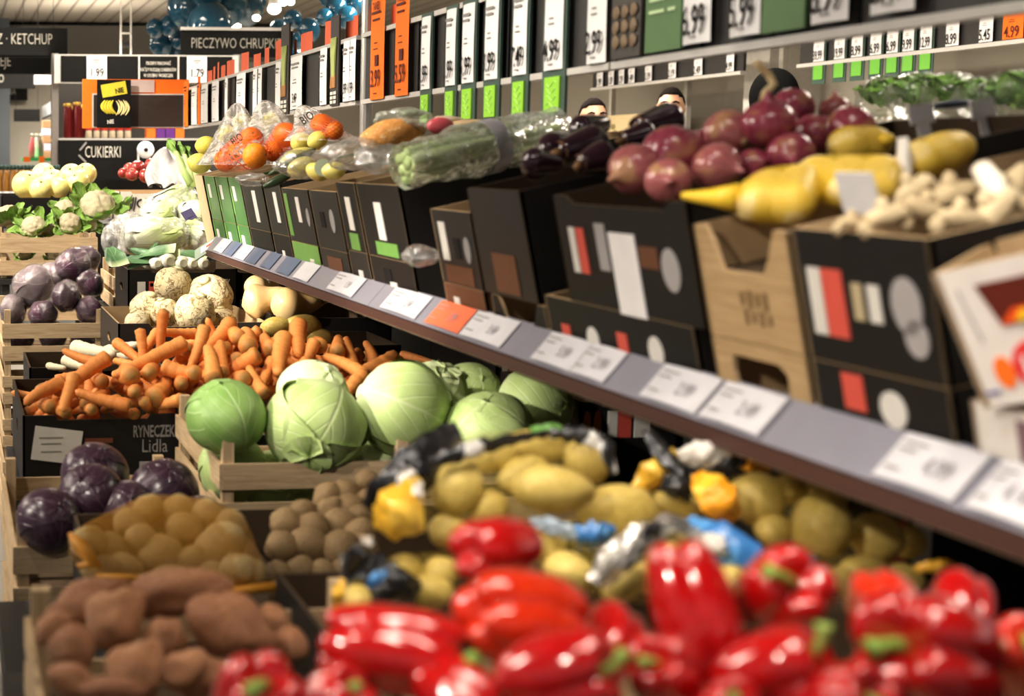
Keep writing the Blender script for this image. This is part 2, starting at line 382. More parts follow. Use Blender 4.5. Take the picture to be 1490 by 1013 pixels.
def stem_mesh(seed, bend=.5, ln=.75):
    m = MB(); b0 = .62; pts = []; rad = []
    P = []
    for rr, z in ((.40, .60), (.34, .67), (.22, .69), (.13, .74)):
        P.append([((rr*(1+.22*math.cos(5*a+seed)*(rr/.4)))*math.cos(a), (rr*(1+.22*math.cos(5*a+seed)*(rr/.4)))*math.sin(a), z+.05*math.cos(5*a+seed)*(rr/.4)) for a in np.linspace(0, 2*PI, 20, endpoint=False)])
    m.surf(np.array(P), True)
    for i in range(8):
        u = i/7; pts.append((bend*u*u*.7*math.cos(seed), bend*u*u*.7*math.sin(seed), .70+ln*u*(1-.25*bend*u))); rad.append(.13-.035*math.sin(u*PI)+.03*(u > .9))
    m.tube(pts, rad, 10)
    return m.mesh('stem', STEM)
pep_bodies = [pepper_mesh(4, .5), pepper_mesh(3, 1.7), pepper_mesh(4, 2.6, 1.25), pepper_mesh(3, 4.2, 1.0)]
pep_orange = pepper_mesh(4, 3.3, 1.05, PEPO)
pep_stems = [stem_mesh(s, b, l) for s, b, l in ((.3, .5, .7), (2.1, 1.0, .9), (4.0, .3, .55))]
def pepper(px, py, size, d, axis, label, body=0, stem=0, roll=0, orange=False, sz=1.0):
    """axis: direction of the stem end as (right, up, towards viewer)"""
    ax = RT*axis[0] + UP*axis[1] - FW*axis[2]
    r = size/2*d/F
    e = empty('bell_pepper', label, 'bell pepper', D(px, py, d), aim(ax, R(roll)), 'red bell peppers heaped in the foreground')
    place('body', pep_orange if orange else pep_bodies[body], e, scale=(r, r, r*sz))
    place('stem', pep_stems[stem], e, loc=(0, 0, r*(sz-1)*.6), scale=(r, r, r))
    return e

# carrots
CAR = organic('carrot_skin', (.70, .245, .06), (.88, .40, .125), 14, .5, .35, 0, 30, .35, .003, stretch=(1, 1, 7), rnd=.3, tip=((.34, .20, .06), .93, 1.0))
def carrot_mesh(seed):
    nv = 22; pts = []; rad = []
    for i in range(nv):
        u = i/(nv-1); z = u
        r = (.045+.06*u**.55); r *= math.sqrt(max(0, 1-((u-.93)/.07)**2)) if u > .93 else 1
        if u < .05: r *= math.sqrt(u/.05+.02)
        r *= 1+.05*math.sin(u*37+seed)+.03*math.sin(u*71+seed*2)
        pts.append((.05*math.sin(u*2.6+seed), .05*math.sin(u*2.1+seed*1.7), z)); rad.append(max(r, .012))
    return MB().tube(pts, rad, 14).mesh('carrot', CAR)
car_meshes = [carrot_mesh(s) for s in (0, 1.3, 2.2, 3.9, 5.1)]
def carrot(p0, p1, w, label, group=None):
    """p0 tip, p1 crown, w = thickness in metres"""
    v = p1-p0; L = v.length; o = place('carrot', car_meshes[RS.randint(5)], None, p0, aim(v, RS.uniform(0, 6)), (w/.21, w/.21, L))
    return tag(o, label, 'carrot', group)

# leaves
def leaf(L, W, curl=.6, cup=.3, wav=.1, seed=0, nu=13, nv=18, prof=None, tilt0=0.):
    """leaf in local coords: grows from the origin along +x, lifts to +z, curls over"""
    u = np.linspace(-1, 1, nu); v = np.linspace(0, 1, nv); P = np.zeros((nv, nu, 3)); x = z = 0.; ang = tilt0; pv = 0
    for j, t in enumerate(v):
        ang_j = tilt0 + curl*t; x += (t-pv)*L*math.cos(ang_j); z += (t-pv)*L*math.sin(ang_j); pv = t
        w = W*(prof(t) if prof else math.sin(PI*min(1, .08+t*.92))**.6*(.35+.65*t))
        wv = wav*np.sin(9*t+6*np.abs(u)+seed*3+u*2)*np.abs(u)**1.5*W
        lift = cup*W*u**2*(w/W)
        P[j, :, 1] = w*u; P[j, :, 0] = x-math.sin(ang_j)*(lift+wv); P[j, :, 2] = z+math.cos(ang_j)*(lift+wv)
    return P
CABL = leafmat('cabbage_leaf', (.40, .53, .20), (.55, .67, .33), (.74, .80, .54), 6, .42, .09, base=((.80, .86, .62), -.05, .35))
CABD = leafmat('dark_cabbage_leaf', (.20, .36, .09), (.34, .50, .18), (.56, .68, .40), 6, .40, .08, base=((.5, .64, .34), -.05, .25))
CABP = leafmat('pale_cabbage_leaf', (.64, .75, .42), (.76, .84, .56), (.88, .92, .74), 6, .42, .08, base=((.85, .9, .7), -.05, .3))
def cab_patch(c_lon, half, R0, seed, v0=2.75, v1=-.45, flare=.10, nu=19, nv=24, sq=.9):
    u = np.linspace(-1, 1, nu); P = np.zeros((nv, nu, 3))
    for j in range(nv):
        t = j/(nv-1); ph = v0+(v1-v0)*t
        for i, a in enumerate(u):
            wid = half*math.sin(PI*(.12+.80*t))**.55
            ln = a*wid/ max(.35, abs(math.sin(ph)))*.9 if abs(math.sin(ph)) > .2 else a*wid*2.2
            ln = max(-1.9, min(1.9, ln))
            r = R0*(1+.012*math.sin(6*ph+seed)+flare*max(0, abs(a)-.82)*2.0+flare*.8*max(0, t-.85)*5*abs(math.sin(3*a+seed)) - .014*abs(a)**.5 + .02)
            # build around +y meridian then spin
            vx, vy, vz = math.sin(ph)*math.sin(ln), math.sin(ph)*math.cos(ln), math.cos(ph)*sq
            P[j, i] = (r*vx, r*vy, r*vz)
    c, s = math.cos(c_lon), math.sin(c_lon); Q = P.copy()
    Q[..., 0] = P[..., 0]*c-P[..., 1]*s; Q[..., 1] = P[..., 0]*s+P[..., 1]*c
    return Q
def cabbage(p, r, axis, label, mat=CABL, seed=0, roll=0., outer=3, flare=.10):
    e = empty('white_cabbage', label, 'cabbage', p, aim(axis, roll), 'white cabbages heaped in the wooden crates')
    P, th, ph = sph(40, 26); k = 1+.02*nz3(P, 2.0, seed); P = P*k[..., None]*r*.985; P[..., 2] *= .9
    MB().surf(P, True).build('head', mat, e, True)
    for i in range(outer):
        lo = i*2*PI/outer+seed
        MB().surf(cab_patch(lo, 1.05, r*(1.0+.012*i), seed+i, flare=flare)).build('outer_leaf', mat, e, True, weld=False)
    MB().tube([(0, 0, -.80*r), (0, 0, -1.0*r)], [.2*r, .16*r], 12).build('stump', plain('cabbage_stump', (.75, .75, .55)), e, True)
    return e

# celeriac
CEL = organic('celeriac_skin', (.66, .54, .31), (.80, .71, .50), 10, .65, .3, 0, 60, .8, .005, spots=((.45, .33, .17), 26, .62), rnd=.1, lines=((.22, .14, .06), 34, .035))
def celeriac(p, r, label, seed, rot=(0, 0, 0)):
    e = empty('celeriac', label, 'celeriac', p, rot, 'celeriac roots in the black box')
    P, th, ph = sph(44, 30)
    low = np.clip(-P[..., 2]+.2, 0, 1)
    k = 1+.09*nz3(P, 1.6, seed)+low*.13*np.abs(nz3(P, 4.5, seed+4))+.025*nz3(P, 9, seed+2)
    Q = P*k[..., None]*r; Q[..., 2] *= .93; Q[..., 2] += np.where(P[..., 2] > .93, -.05*r, 0)
    ro = MB().surf(Q, True).build('root', CEL, e, True)
    m = MB()
    for i in range(9):
        a = RS.uniform(0, 6.28); ph_ = RS.uniform(2.0, 2.8); q = Vector((math.sin(ph_)*math.cos(a), math.sin(ph_)*math.sin(a), math.cos(ph_)))*r
        m.tube([q*.95, q*1.1+Vector((0, 0, .03*r)), q*1.22+Vector((RS.uniform(-.1, .1)*r, 0, RS.uniform(-.1, .15)*r))], [.03*r, .02*r, .008*r], 6)
    m.build('rootlets', CEL, ro, True)
    MB().lathe([(.26*r, .86*r), (.24*r, .97*r), (.12*r, .99*r)], 14).build('crown_stub', plain('celeriac_crown', (.72, .66, .40)), ro, True)
    return e

# onions
def onion_mat(name, ca, cb, cc):
    m, ns, ls = nt(name)
    uv = N(ns, 'ShaderNodeUVMap'); mp = N(ns, 'ShaderNodeMapping'); mp.inputs['Scale'].default_value = (26, 1.2, 1); ls.new(uv.outputs[0], mp.inputs[0])
    nz = N(ns, 'ShaderNodeTexNoise', i_Scale=1.6, i_Detail=3.0); ls.new(mp.outputs[0], nz.inputs['Vector'])
    f = N(ns, 'ShaderNodeClamp'); ls.new(MA(ns, ls, 'MULTIPLY_ADD', nz.outputs['Fac'], 2.4, -.7), f.inputs[0])
    col = MIX(ns, ls, f.outputs[0], ca, cb)
    tc = N(ns, 'ShaderNodeTexCoord'); oi = N(ns, 'ShaderNodeObjectInfo')
    n2 = N(ns, 'ShaderNodeTexNoise', i_Scale=1.1, i_Detail=1.0, noise_dimensions='4D'); ls.new(tc.outputs['Object'], n2.inputs['Vector']); ls.new(MA(ns, ls, 'MULTIPLY', oi.outputs['Random'], 20.), n2.inputs['W'])
    r = N(ns, 'ShaderNodeMapRange'); r.inputs[1].default_value = .56; r.inputs[2].default_value = .66; ls.new(n2.outputs['Fac'], r.inputs[0])
    col = MIX(ns, ls, r.outputs[0], col, cc)
    b = bsdf(ns, ls, col, .24, .5, .3); bump(ns, ls, b, nz.outputs['Fac'], .15, .002)
    return m
ONI = onion_mat('red_onion_skin', (.20, .024, .055), (.42, .09, .13), (.42, .19, .12))
ONP = onion_mat('pale_red_onion_skin', (.34, .085, .10), (.52, .20, .19), (.54, .30, .17))
DRY = organic('dry_stalk', (.50, .36, .18), (.74, .60, .36), 20, .7, .2, 0, 50, .4)
ONPROF = [(.02, -.92), (.16, -.92), (.30, -.86), (.55, -.72), (.80, -.48), (.96, -.16), (1.0, .10), (.94, .36), (.78, .60), (.52, .78), (.30, .90), (.17, 1.02), (.11, 1.18), (.06, 1.28), (.02, 1.30)]
oni_mesh = [MB().lathe(ONPROF, 32).mesh('bulb', m) for m in (ONI, ONP)]
oni_root = MB().lathe([(.16, -.90), (.17, -.96), (.10, -1.0), (.02, -1.0)], 12).mesh('root_tuft', DRY)
def onion(px, py, size, d, axis, label, pale=0, stalk=None, sz=1.0):
    ax = RT*axis[0]+UP*axis[1]-FW*axis[2]; r = size/2*d/F
    e = empty('red_onion', label, 'onion', D(px, py, d), aim(ax, RS.uniform(0, 6)), 'loose red onions on the upper shelf')
    place('bulb', oni_mesh[pale], e, scale=(r, r, r*sz)); place('root_tuft', oni_root, e, scale=(r, r, r*sz))
    if stalk:
        inv = aim(ax, 0).to_matrix()
        e.rotation_euler = aim(ax, 0).to_euler()
        pts = [inv.transposed() @ (D(x, y, d)-D(px, py, d)) for x, y in stalk]
        MB().tube(pts, [r*.2, r*.16, r*.15, r*.15, r*.13, r*.15][:len(pts)], 9).build('dry_stalk', DRY, e, True)
    return e

# citrus, melons, apples and the like
ORG = organic('orange_peel', (.86, .25, .015), (.98, .40, .03), 6, .38, .45, 0, 160, .35, .002, rnd=.2)
LEM = organic('lemon_peel', (.80, .68, .10), (.93, .84, .24), 6, .38, .45, 0, 120, .3, .002, rnd=.2)
MEL = organic('melon_rind', (.80, .70, .18), (.95, .87, .42), 5, .34, .45, .1, 60, .12, rnd=.2)
APP = organic('apple_skin', (.22, .018, .018), (.45, .085, .06), 7, .26, .5, .3, 30, .05, stretch=(1, 1, .4))
def fruit_mesh(name, mat, dim=.12, sq=.95):
    prof = []
    for i in range(17):
        ph = PI-PI*i/16; r = math.sin(ph); z = math.cos(ph)*sq
        z -= dim*math.exp(-(r/.30)**2)*(1 if z > 0 else -.4); prof.append((max(r, .004), z))
    return MB().lathe(prof, 26).mesh(name, mat)
FR = {'orange': fruit_mesh('peel', ORG, .04), 'melon': fruit_mesh('rind', MEL, .07, .97), 'apple': fruit_mesh('skin', APP, .22, .9), 'lemon': fruit_mesh('peel', LEM, -.2, 1.15)}
BUD = organic('fruit_button', (.10, .14, .04), (.22, .24, .08), 30, .7)
bud_mesh = MB().lathe([(.10, .86), (.11, .93), (.05, .96)], 10).mesh('stem_button', BUD)
def fruit(kind, name, p, r, label, cat, group=None, axis=(0, 0, 1), bud=True):
    e = empty(name, label, cat, p, aim(axis, RS.uniform(0, 6)), group)
    place('fruit_body', FR[kind], e, scale=(r, r, r))
    if bud: place('stem_button', bud_mesh, e, scale=(r, r, r))
    return e

# cauliflower
CUR = organic('cauliflower_curd', (.66, .56, .36), (.80, .72, .52), 14, .7, .2, 0, 220, .8, .004, rnd=.1)
CLF = leafmat('cauliflower_leaf', (.12, .25, .04), (.27, .42, .09), (.62, .72, .38), 5, .45, .09, base=((.78, .84, .54), 0, .35))
def curd_mesh(seed):
    P, th, ph = sph(64, 40); rs = np.random.RandomState(seed)
    C = rs.normal(size=(70, 3)); C /= np.linalg.norm(C, axis=1)[:, None]
    dd = np.linalg.norm(P[:, :, None]-C[None, None], axis=-1); d1 = dd.min(-1)
    k = 1+.12*(1-np.clip(d1/.3, 0, 1)**2)+.03*nz3(P, 9, seed)
    Q = P*k[..., None]; Q[..., 2] = np.where(Q[..., 2] < 0, Q[..., 2]*.6, Q[..., 2]*.8)
    return MB().surf(Q, True).mesh('curd', CUR)
curds = [curd_mesh(s) for s in (1, 2, 3)]
def cauliflower(p, r, axis, label, seed, leaves=9, ll=1.5, roll=0., lw=.52):
    e = empty('cauliflower', label, 'cauliflower', p, aim(axis, roll), 'leafy cauliflowers in the wooden crate')
    if r: place('curd', curds[seed % 3], e, scale=(r, r, r))
    for i in range(leaves):
        a = i*2*PI/leaves+seed; L = r*ll*RS.uniform(.8, 1.2)
        P = leaf(L, r*lw, RS.uniform(-.5, .9), .28, .20, seed+i, tilt0=RS.uniform(.15, .75), prof=lambda t: .28+.72*math.sin(PI*min(1, t**1.3*.85+.1))**.8)
        o = MB().surf(P).build('leaf', CLF, e, True, weld=False, loc=(math.cos(a)*r*.75, math.sin(a)*r*.75, -.35*r), rot=(0, 0, a))
    MB().tube([(0, 0, -.3*r), (0, 0, -.85*r)], [.4*r, .3*r], 12).build('stalk', plain('cauliflower_stalk', (.70, .74, .45)), e, True)
    return e

# butternut squash
SQU = organic('butternut_skin', (.80, .55, .24), (.93, .72, .40), 5, .42, .35, .1, 40, .1, rnd=.15)
def squash(p0, p1, r, label, group):
    v = p1-p0; L = v.length; e = empty('butternut_squash', label, 'squash', p0, aim(v), group)
    prof = []
    for i in range(26):
        t = i/25
        rr = r*(1.0*math.exp(-((t-.30)/.32)**2) + .46*math.exp(-((t-.80)/.26)**2))
        rr *= math.sqrt(min(1, t/.10+.002))*math.sqrt(min(1, (1-t)/.07+.004)); prof.append((max(rr, .002), t*L))
    sb_ = MB().lathe(prof, 28).build('squash_body', SQU, e, True)
    MB().tube([(0, 0, L*.98), (.002, 0, L*1.04), (.006, 0, L*1.09)], [r*.2, r*.13, r*.15], 9).build('stem', plain('squash_stem', (.38, .26, .12)), sb_, True)
    return e

# wrapped things
FILM = film('clear_wrapping_film', (1, 1, 1), .10, .22, 24)
FILMS = film('crumpled_clear_film', (1, 1, .96), .16, .34, 34, .10)
FILMC = film('cloudy_wrapping_film', (.86, .92, .80), .30, .22, 20, .2)
def wrap(P, amp, s, seed):
    """crumpled film skin a little outside a given surface"""
    n = nz3(P, s, seed); c = P.reshape(-1, 3).mean(0)
    return c+(P-c)*(1+amp*(.4+np.abs(n)))[..., None]
def hull_bag(items, grow, nu=64, nv=40, axis=None, extra=()):
    """taut bag skin around ellipsoids: items = [(matrix_world 4x4 of a unit ball)]; returns centre and P"""
    P, th, ph = sph(14, 9); pts = []
    for mw, asp in items:
        for q in P.reshape(-1, 3): pts.append(mw @ Vector(q*np.array(asp)*grow))
    pts += [Vector(e) for e in extra]
    bm = bmesh.new()
    for q in pts: bm.verts.new(q)
    bmesh.ops.convex_hull(bm, input=bm.verts)
    from mathutils.bvhtree import BVHTree
    lone = [v for v in bm.verts if not v.link_faces]; bmesh.ops.delete(bm, geom=lone, context='VERTS')
    tr = BVHTree.FromBMesh(bm); c = Vector((0, 0, 0))
    for q in pts: c += q
    c /= len(pts)
    S, th, ph = sph(nu, nv)
    if axis is not None:
        M = np.array(aim(axis).to_matrix()); S = S @ M.T
    rad = np.zeros(S.shape[:2])
    for j in range(nv):
        for i in range(nu):
            d = Vector(S[j, i]); hit = tr.ray_cast(c+d*3, -d)
            rad[j, i] = (hit[0]-c).length if hit[0] is not None else .02
    for _ in range(2):
        sm = (np.roll(rad, 1, 1)+np.roll(rad, -1, 1)+rad)/3; sm[1:-1] = (sm[:-2]+sm[2:]+sm[1:-1])/3; rad = np.maximum(sm, rad*.99)
    bm.free()
    return c, S*rad[..., None]
ASP = {'yellow_potato': (1, .74, .68), 'brown_potato': (1, .82, .76), 'bagged_potato': (1, .85, .8), 'ball': (1, 1, 1)}
def items_of(objs, kind):
    out = []
    for o in objs:
        mw = Matrix.Translation(o.location) @ o.rotation_euler.to_matrix().to_4x4() @ Matrix.Diagonal((*o.scale, 1))
        out.append((mw, ASP[kind]))
    return out
# ------------------------------------------------------------------ fixed colours
BLACKB = plain('black_board', (.010, .0095, .009), .7, .15)
GREYB = plain('dark_grey_insert', (.045, .042, .040), .5, .4)
STEEL = plain('grey_steel', (.36, .35, .33), .35, .5, .6)
CREAM = plain('cream_steel', (.62, .56, .44), .45)
PAPER = plain('white_paper', (.80, .79, .79), .6, .3, var=.02)
ORANGE = plain('orange_paper', (.92, .20, .02), .6, .3)
REDOR = plain('red_orange_paper', (.78, .17, .08), .6, .3)
GREEN = plain('lime_panel', (.30, .62, .05), .5, .4)
SAGE = plain('sage_green_panel', (.11, .20, .085), .5, .4)
TEAL = plain('dark_green_holder', (.06, .10, .08), .45, .4)
INK = plain('black_ink', (.012, .011, .012), .6, .2)
GINK = plain('grey_ink', (.30, .29, .28), .7, .2)
WINK = plain('white_ink', (.72, .69, .62), .6, .2)
DINK = plain('dim_lettering', (.40, .38, .33), .6, .2)
YINK = plain('yellow_ink', (.60, .52, .05), .6, .3)
LAV = plain('grey_rail_plastic', (.24, .235, .275), .3, .5)
BROWNB = plain('brown_rail_edge', (.075, .03, .022), .5)

# ------------------------------------------------------------------ the room
def struct(name, mb, mat, smooth=False, parent=None):
    o = mb.build(name, mat, parent, smooth)
    if parent is None: o['kind'] = 'structure'
    return o
def floor_mat():
    m, ns, ls = nt('floor_tiles'); tc = N(ns, 'ShaderNodeTexCoord'); br = N(ns, 'ShaderNodeTexBrick', offset=0.0)
    br.inputs['Color1'].default_value = (.30, .28, .25, 1); br.inputs['Color2'].default_value = (.34, .31, .28, 1); br.inputs['Mortar'].default_value = (.20, .19, .17, 1)
    br.inputs['Scale'].default_value = 1; br.inputs['Mortar Size'].default_value = .006; br.inputs['Brick Width'].default_value = .6; br.inputs['Row Height'].default_value = .6
    ls.new(tc.outputs['Object'], br.inputs[0]); bsdf(ns, ls, br.outputs[0], .3, .5); return m
struct('floor', MB().quad((-6, -3, 0), (8, -3, 0), (8, 17.6, 0), (-6, 17.6, 0)), floor_mat())
def ceil_mat():
    m, ns, ls = nt('slatted_ceiling'); tc = N(ns, 'ShaderNodeTexCoord'); s = N(ns, 'ShaderNodeSeparateXYZ'); ls.new(tc.outputs['Object'], s.inputs[0])
    f = MA(ns, ls, 'FRACT', MA(ns, ls, 'MULTIPLY', s.outputs[0], 5.2)); g = MA(ns, ls, 'LESS_THAN', f, .16)
    b = bsdf(ns, ls, MIX(ns, ls, g, (.30, .27, .225), (.14, .12, .10)), .5, .4); bump(ns, ls, b, g, .6, .01); return m
struct('ceiling', MB().quad((-6, -3, 3.15), (-6, 17.6, 3.15), (8, 17.6, 3.15), (8, -3, 3.15)), ceil_mat())
WALLM = plain('beige_wall_paint', (.40, .37, .31), .7, .2, var=.03, scale=2)
WALLD = plain('dim_back_wall_paint', (.46, .43, .37), .8, .2, var=.05, scale=1)
struct('wall_back', MB().box((1, 17.65, 1.58), (14, .1, 3.16)), WALLD)
struct('wall_right', MB().box((6.45, 7.3, 1.58), (.1, 20.6, 3.16)), WALLM)
struct('trim_1', MB().box((6.2, 9.9, 1.58), (.4, .32, 3.15)), plain('pale_pillar', (.62, .60, .55), .6))
struct('trim_2', MB().box((2.2, 17.4, 2.9), (5.5, .4, .4)), plain('ceiling_bulkhead', (.16, .15, .13), .7))
struct('trim_3', MB().box((.25, 17.2, 1.58), (.9, .7, 3.15)), plain('blue_grey_column', (.07, .08, .09), .6))

# ------------------------------------------------------------------ long produce gondola with the sloped upper shelf
TILT = R(12); S0 = Vector((.968, 0, 1.112)); YF, YN = 5.0, .35
ROTS = Matrix.Rotation(-TILT, 3, 'Y')
def shelf_pt(x, y, z): return S0 + ROTS @ Vector((x, 0, z)) + Vector((0, y, 0))
g = empty('produce_gondola', 'long grey steel produce shelf unit with a sloping upper shelf', 'shelf unit', (1.35, 2.7, 0))
def gpart(name, mb, mat, smooth=False): return mb.build(name, mat, g, smooth, loc=(-1.35, -2.7, 0))
c0 = shelf_pt(.31, (YF+YN)/2, -.012)
gpart('upper_shelf', MB().box(c0, (.64, YF-YN, .022), ROTS), CREAM)
mb = MB()
for y in (.6, 1.6, 2.55, 3.55, 4.5):
    P = [(1.02, 1.08), (1.60, 1.20), (1.60, .97), (1.30, .98), (1.02, 1.05)]
    mb.panel(P, None, .03, lambda a, b, t, y=y: (a, y+t, b))
gpart('shelf_bracket', mb, CREAM)
gpart('back_panel', MB().box((1.63, 2.7, .70), (.03, 4.7, 1.1)), plain('dark_back_panel', (.04, .037, .033), .6))
gpart('plinth', MB().box((1.35, 2.7, .06), (.6, 4.6, .12)), plain('dark_plinth', (.03, .03, .03), .5))
for y in (.45, 2.62, 4.85):
    gpart('upright', MB().box((1.66, y, .70), (.05, .06, 1.4)), STEEL)
# price rail: sloping plastic channel along the shelf edge
RB, RTOP = Vector((.922, 0, 1.099)), Vector((.966, 0, 1.150))
rn = Vector((-(RTOP.z-RB.z), 0, RTOP.x-RB.x)).normalized(); ru = (RTOP-RB).normalized()
rail = empty('price_rail', 'grey plastic price rail along the edge of the sloping shelf', 'price rail', (.94, 2.7, 1.1))
def rpart(name, mb, mat): return mb.build(name, mat, rail, loc=(-.94, -2.7, -1.1))
RW = (RTOP-RB).length; RROT = basis(ru, (0, 1, 0), ru.cross(Vector((0, 1, 0))))
ry = [.35, 1.45, 1.50, 3.0, 3.01, 5.0]
mb = MB()
for a, b in ((.35, 1.487), (1.49, 2.99), (2.993, 4.98)):
    mb.box((RB+RTOP)/2+Vector((0, (a+b)/2, 0))-rn*.004, (RW, b-a, .006), RROT)
rpart('rail_face', mb, LAV)
rpart('rail_lower_edge', MB().box((.927, 2.67, 1.086), (.016, 4.62, .020)), BROWNB)
rpart('light_strip', MB().box((.950, 2.67, 1.074), (.04, 4.62, .006)), plain('pale_strip', (.62, .56, .36), .4))
def rail_y(px, py=500): return atX(px, py, .945).y
RAILROT = basis((0, -1, 0), ru, rn)
GREYP = plain('grey_rail_card', (.52, .51, .54), .4); NAVY = plain('blue_grey_rail_card', (.10, .13, .20), .3, .6)
rail_cards = [(318, 331, 'g', '', 'pale grey shelf-edge card, nearest the far end of the sloping price rail'), (333, 345, 'n', '', 'dark blue shelf-edge card at the far end of the sloping price rail'),
 (349, 363, 'g', '', 'pale grey shelf-edge card below the stacked green boxes'), (365, 380, 'n', '', 'dark blue glossy shelf-edge card below the green boxes'),
 (387, 402, 'n', '', 'dark shelf-edge card below the first black boxes at the far end'), (410, 430, 'n', '', 'dark shelf-edge card with a pale mark, above the squashes'),
 (436, 458, 'g', '', 'shiny pale grey shelf-edge card above the squashes'), (486, 524, 'g', '1.99', 'wide grey shelf-edge card above the black box of pale squashes'),
 (566, 618, 'w', '2.49', 'pale shelf-edge price card beside the orange-red one, on its far side'), (632, 682, 'r', '3.99', 'orange-red shelf-edge price card on the sloping price rail'),
 (684, 744, 'w', '3.49', 'white shelf-edge price card beside the orange-red one, on its near side'), (790, 848, 'w', '5.99', 'white shelf-edge card over the cabbages, left of a pair'),
 (849, 898, 'w', '2.99', 'white shelf-edge card over the cabbages, right of a pair'), (952, 1034, 'w', '2.99', 'white shelf-edge card above the netted potatoes, first of two after the rail joint'),
 (1040, 1128, 'w', '2.49', 'white shelf-edge card above the netted potatoes, second after the rail joint'), (1298, 1418, 'w', '4.99', 'large white shelf-edge card reading 4.99 under the white carton'),
 (1436, 1530, 'w', '4.49', 'white shelf-edge card cut off by the right edge of the photo')]
for x0, x1, k, s, lab in rail_cards:
    ya, yb = rail_y(x0, 235+.30*(x0+69)), rail_y(x1, 235+.30*(x1+69)); w = ya-yb; yc = (ya+yb)/2
    loc = (RB+RTOP)/2+Vector((0, yc, 0))+rn*.002
    e = empty('shelf_edge_card', lab, 'price tag', loc, RAILROT, 'price cards on the sloping rail')
    m = MB(); nn = 8
    P = np.array([[(-w/2+w*i/nn, y, .003*math.sin(PI*i/nn)) for i in range(nn+1)] for y in (-RW*.42, RW*.42)]); m.surf(P)
    m.build('card', {'g': GREYP, 'n': NAVY, 'w': plain('rail_paper', (.56, .55, .58), .5), 'r': REDOR}[k], e, True)
    if s:
        text(e, s, RW*.42, (w*.16, -RW*.05, .0045), (0, 0, 0), plain('faint_ink', (.30, .29, .32), .6), .75, 'numerals')
        mb = MB()
        for i, (a, b, yy) in enumerate(((-.40, -.1, .25), (-.40, -.18, .12), (-.40, -.22, -.22))): mb.box((w*(a+b)/2, RW*yy, .0045), (w*(b-a), RW*.03, .0006))
        mb.build('product_lines', GINK, e)
# rail end card
e = empty('rail_end_card', 'green and white angled sign plate at the far end of the price rail', 'sign', D(300, 362, 5.05), basis((.75, -.35, .55), (.2, .9, .4), (-.4, -.4, .8)).to_3x3())
MB().box((0, 0, 0), (.10, .09, .005)).build('plate', plain('grey_green_plate', (.36, .44, .36), .4), e)
MB().box((.01, 0, .004), (.06, .05, .003)).build('insert_card', PAPER, e); MB().box((.02, 0, .006), (.03, .012, .003)).build('red_stripe', REDOR, e)

# ------------------------------------------------------------------ hanging price board over the gondola (faces the aisle)
BX = 1.30; BZ0, BZ1 = 1.612, 1.812; BY0, BY1 = .9, 7.68
bd = empty('price_board', 'long dark price board with steel edges above the produce shelf', 'price board', (BX, 4.3, 1.7))
def bpart(name, mb, mat): return mb.build(name, mat, bd, loc=(-BX, -4.3, -1.7))
mb = MB()
segs = [(.9, 2.63), (2.64, 4.30), (4.36, 7.68)]
for a, b in segs: mb.box((BX+.012, (a+b)/2, (BZ0+BZ1)/2), (.012, b-a, BZ1-BZ0))
bpart('backing', mb, GREYB)
EDGE = plain('pale_board_edge', (.55, .53, .50), .35, .5)
mb = MB()
for a, b in segs:
    for z in (BZ0-.004, BZ1+.004): mb.box((BX+.006, (a+b)/2, z), (.028, b-a, .014))
bpart('edge_rail', mb, EDGE)
mb = MB(); rs = np.random.RandomState(3); y = 1.9
while y < 7.5:
    mb.box((BX+.003, y, (BZ0+BZ1)/2), (.004, .004, BZ1-BZ0)); y += .21
bpart('divider', mb, INK)
for y in (4.33, 1.0):
    bpart('support_post', MB().tube([(BX+.02, y, .95), (BX+.02, y, 2.95)], .021, 14), STEEL)
def board_y(px, py=150): return atX(px, py, BX).y
def bowed(w, h, bow, n=8):
    return MB().surf(np.array([[(-w/2+w*i/n, y, bow*math.sin(PI*i/n)+.0012*math.sin(PI*(y/h+.5))) for i in range(n+1)] for y in np.linspace(-h/2, h/2, 5)]))
def lines(e, w, rows, mat, z=.012):
    mb = MB()
    for yy, frac, hh in rows: mb.box((0, yy, z), (w*frac, hh, .0008))
    mb.build('product_lines', mat, e)
def price_card(x0, x1, s, lab, paper=PAPER, ink=INK, z0=None, z1=None, name='price_card', size=.062, bio=False, top='', X=BX, grp='price cards on the long board', bow=.005):
    z0 = BZ0+.004 if z0 is None else z0; z1 = BZ1 if z1 is None else z1
    ya, yb = atX(x0, 150, X).y, atX(x1, 150, X).y; w = ya-yb; h = z1-z0
    e = empty(name, lab, 'price tag', (X-.008, (ya+yb)/2, (z0+z1)/2), FACE_AISLE, grp)
    if bio:
        ho = MB().box((0, -.045, 0), (w*1.25, h+.11, .006)).build('holder', TEAL, e)
        MB().box((0, -h/2-.052, .005), (w*.82, .075, .004)).build('green_panel', GREEN, ho)
        mb = MB()
        for k in range(4): mb.tube([(-w*.25+w*.5*t, -h/2-.075+.015*k+.006*math.sin(t*6+k), .0075) for t in np.linspace(0, 1, 7)], .0012, 5)
        mb.build('leaf_scribble', plain('pale_green_ink', (.50, .75, .25), .5), ho)
    bowed(w, h, bow).build('card', paper, e, True, loc=(0, 0, .0045))
    if s: text(e, s, size, (0, -h*.30, bow+.0078), (0, 0, 0), ink, min(.72, w/(size*.56*max(3, len(s)))*1.08), 'numerals', bold=.004)
    lines(e, w, [(h*.36, .62, .007), (h*.29, .5, .006), (h*.06, .22, .003), (h*.0, .3, .003), (-h*.44, .25, .003)], GINK if paper is PAPER else ink, bow+.0074)
    if top: text(e, top, .034, (0, h*.42, bow+.0078), (0, 0, 0), ink, min(.6, w/.034/3.6), 'heading', bold=.01)
    return e
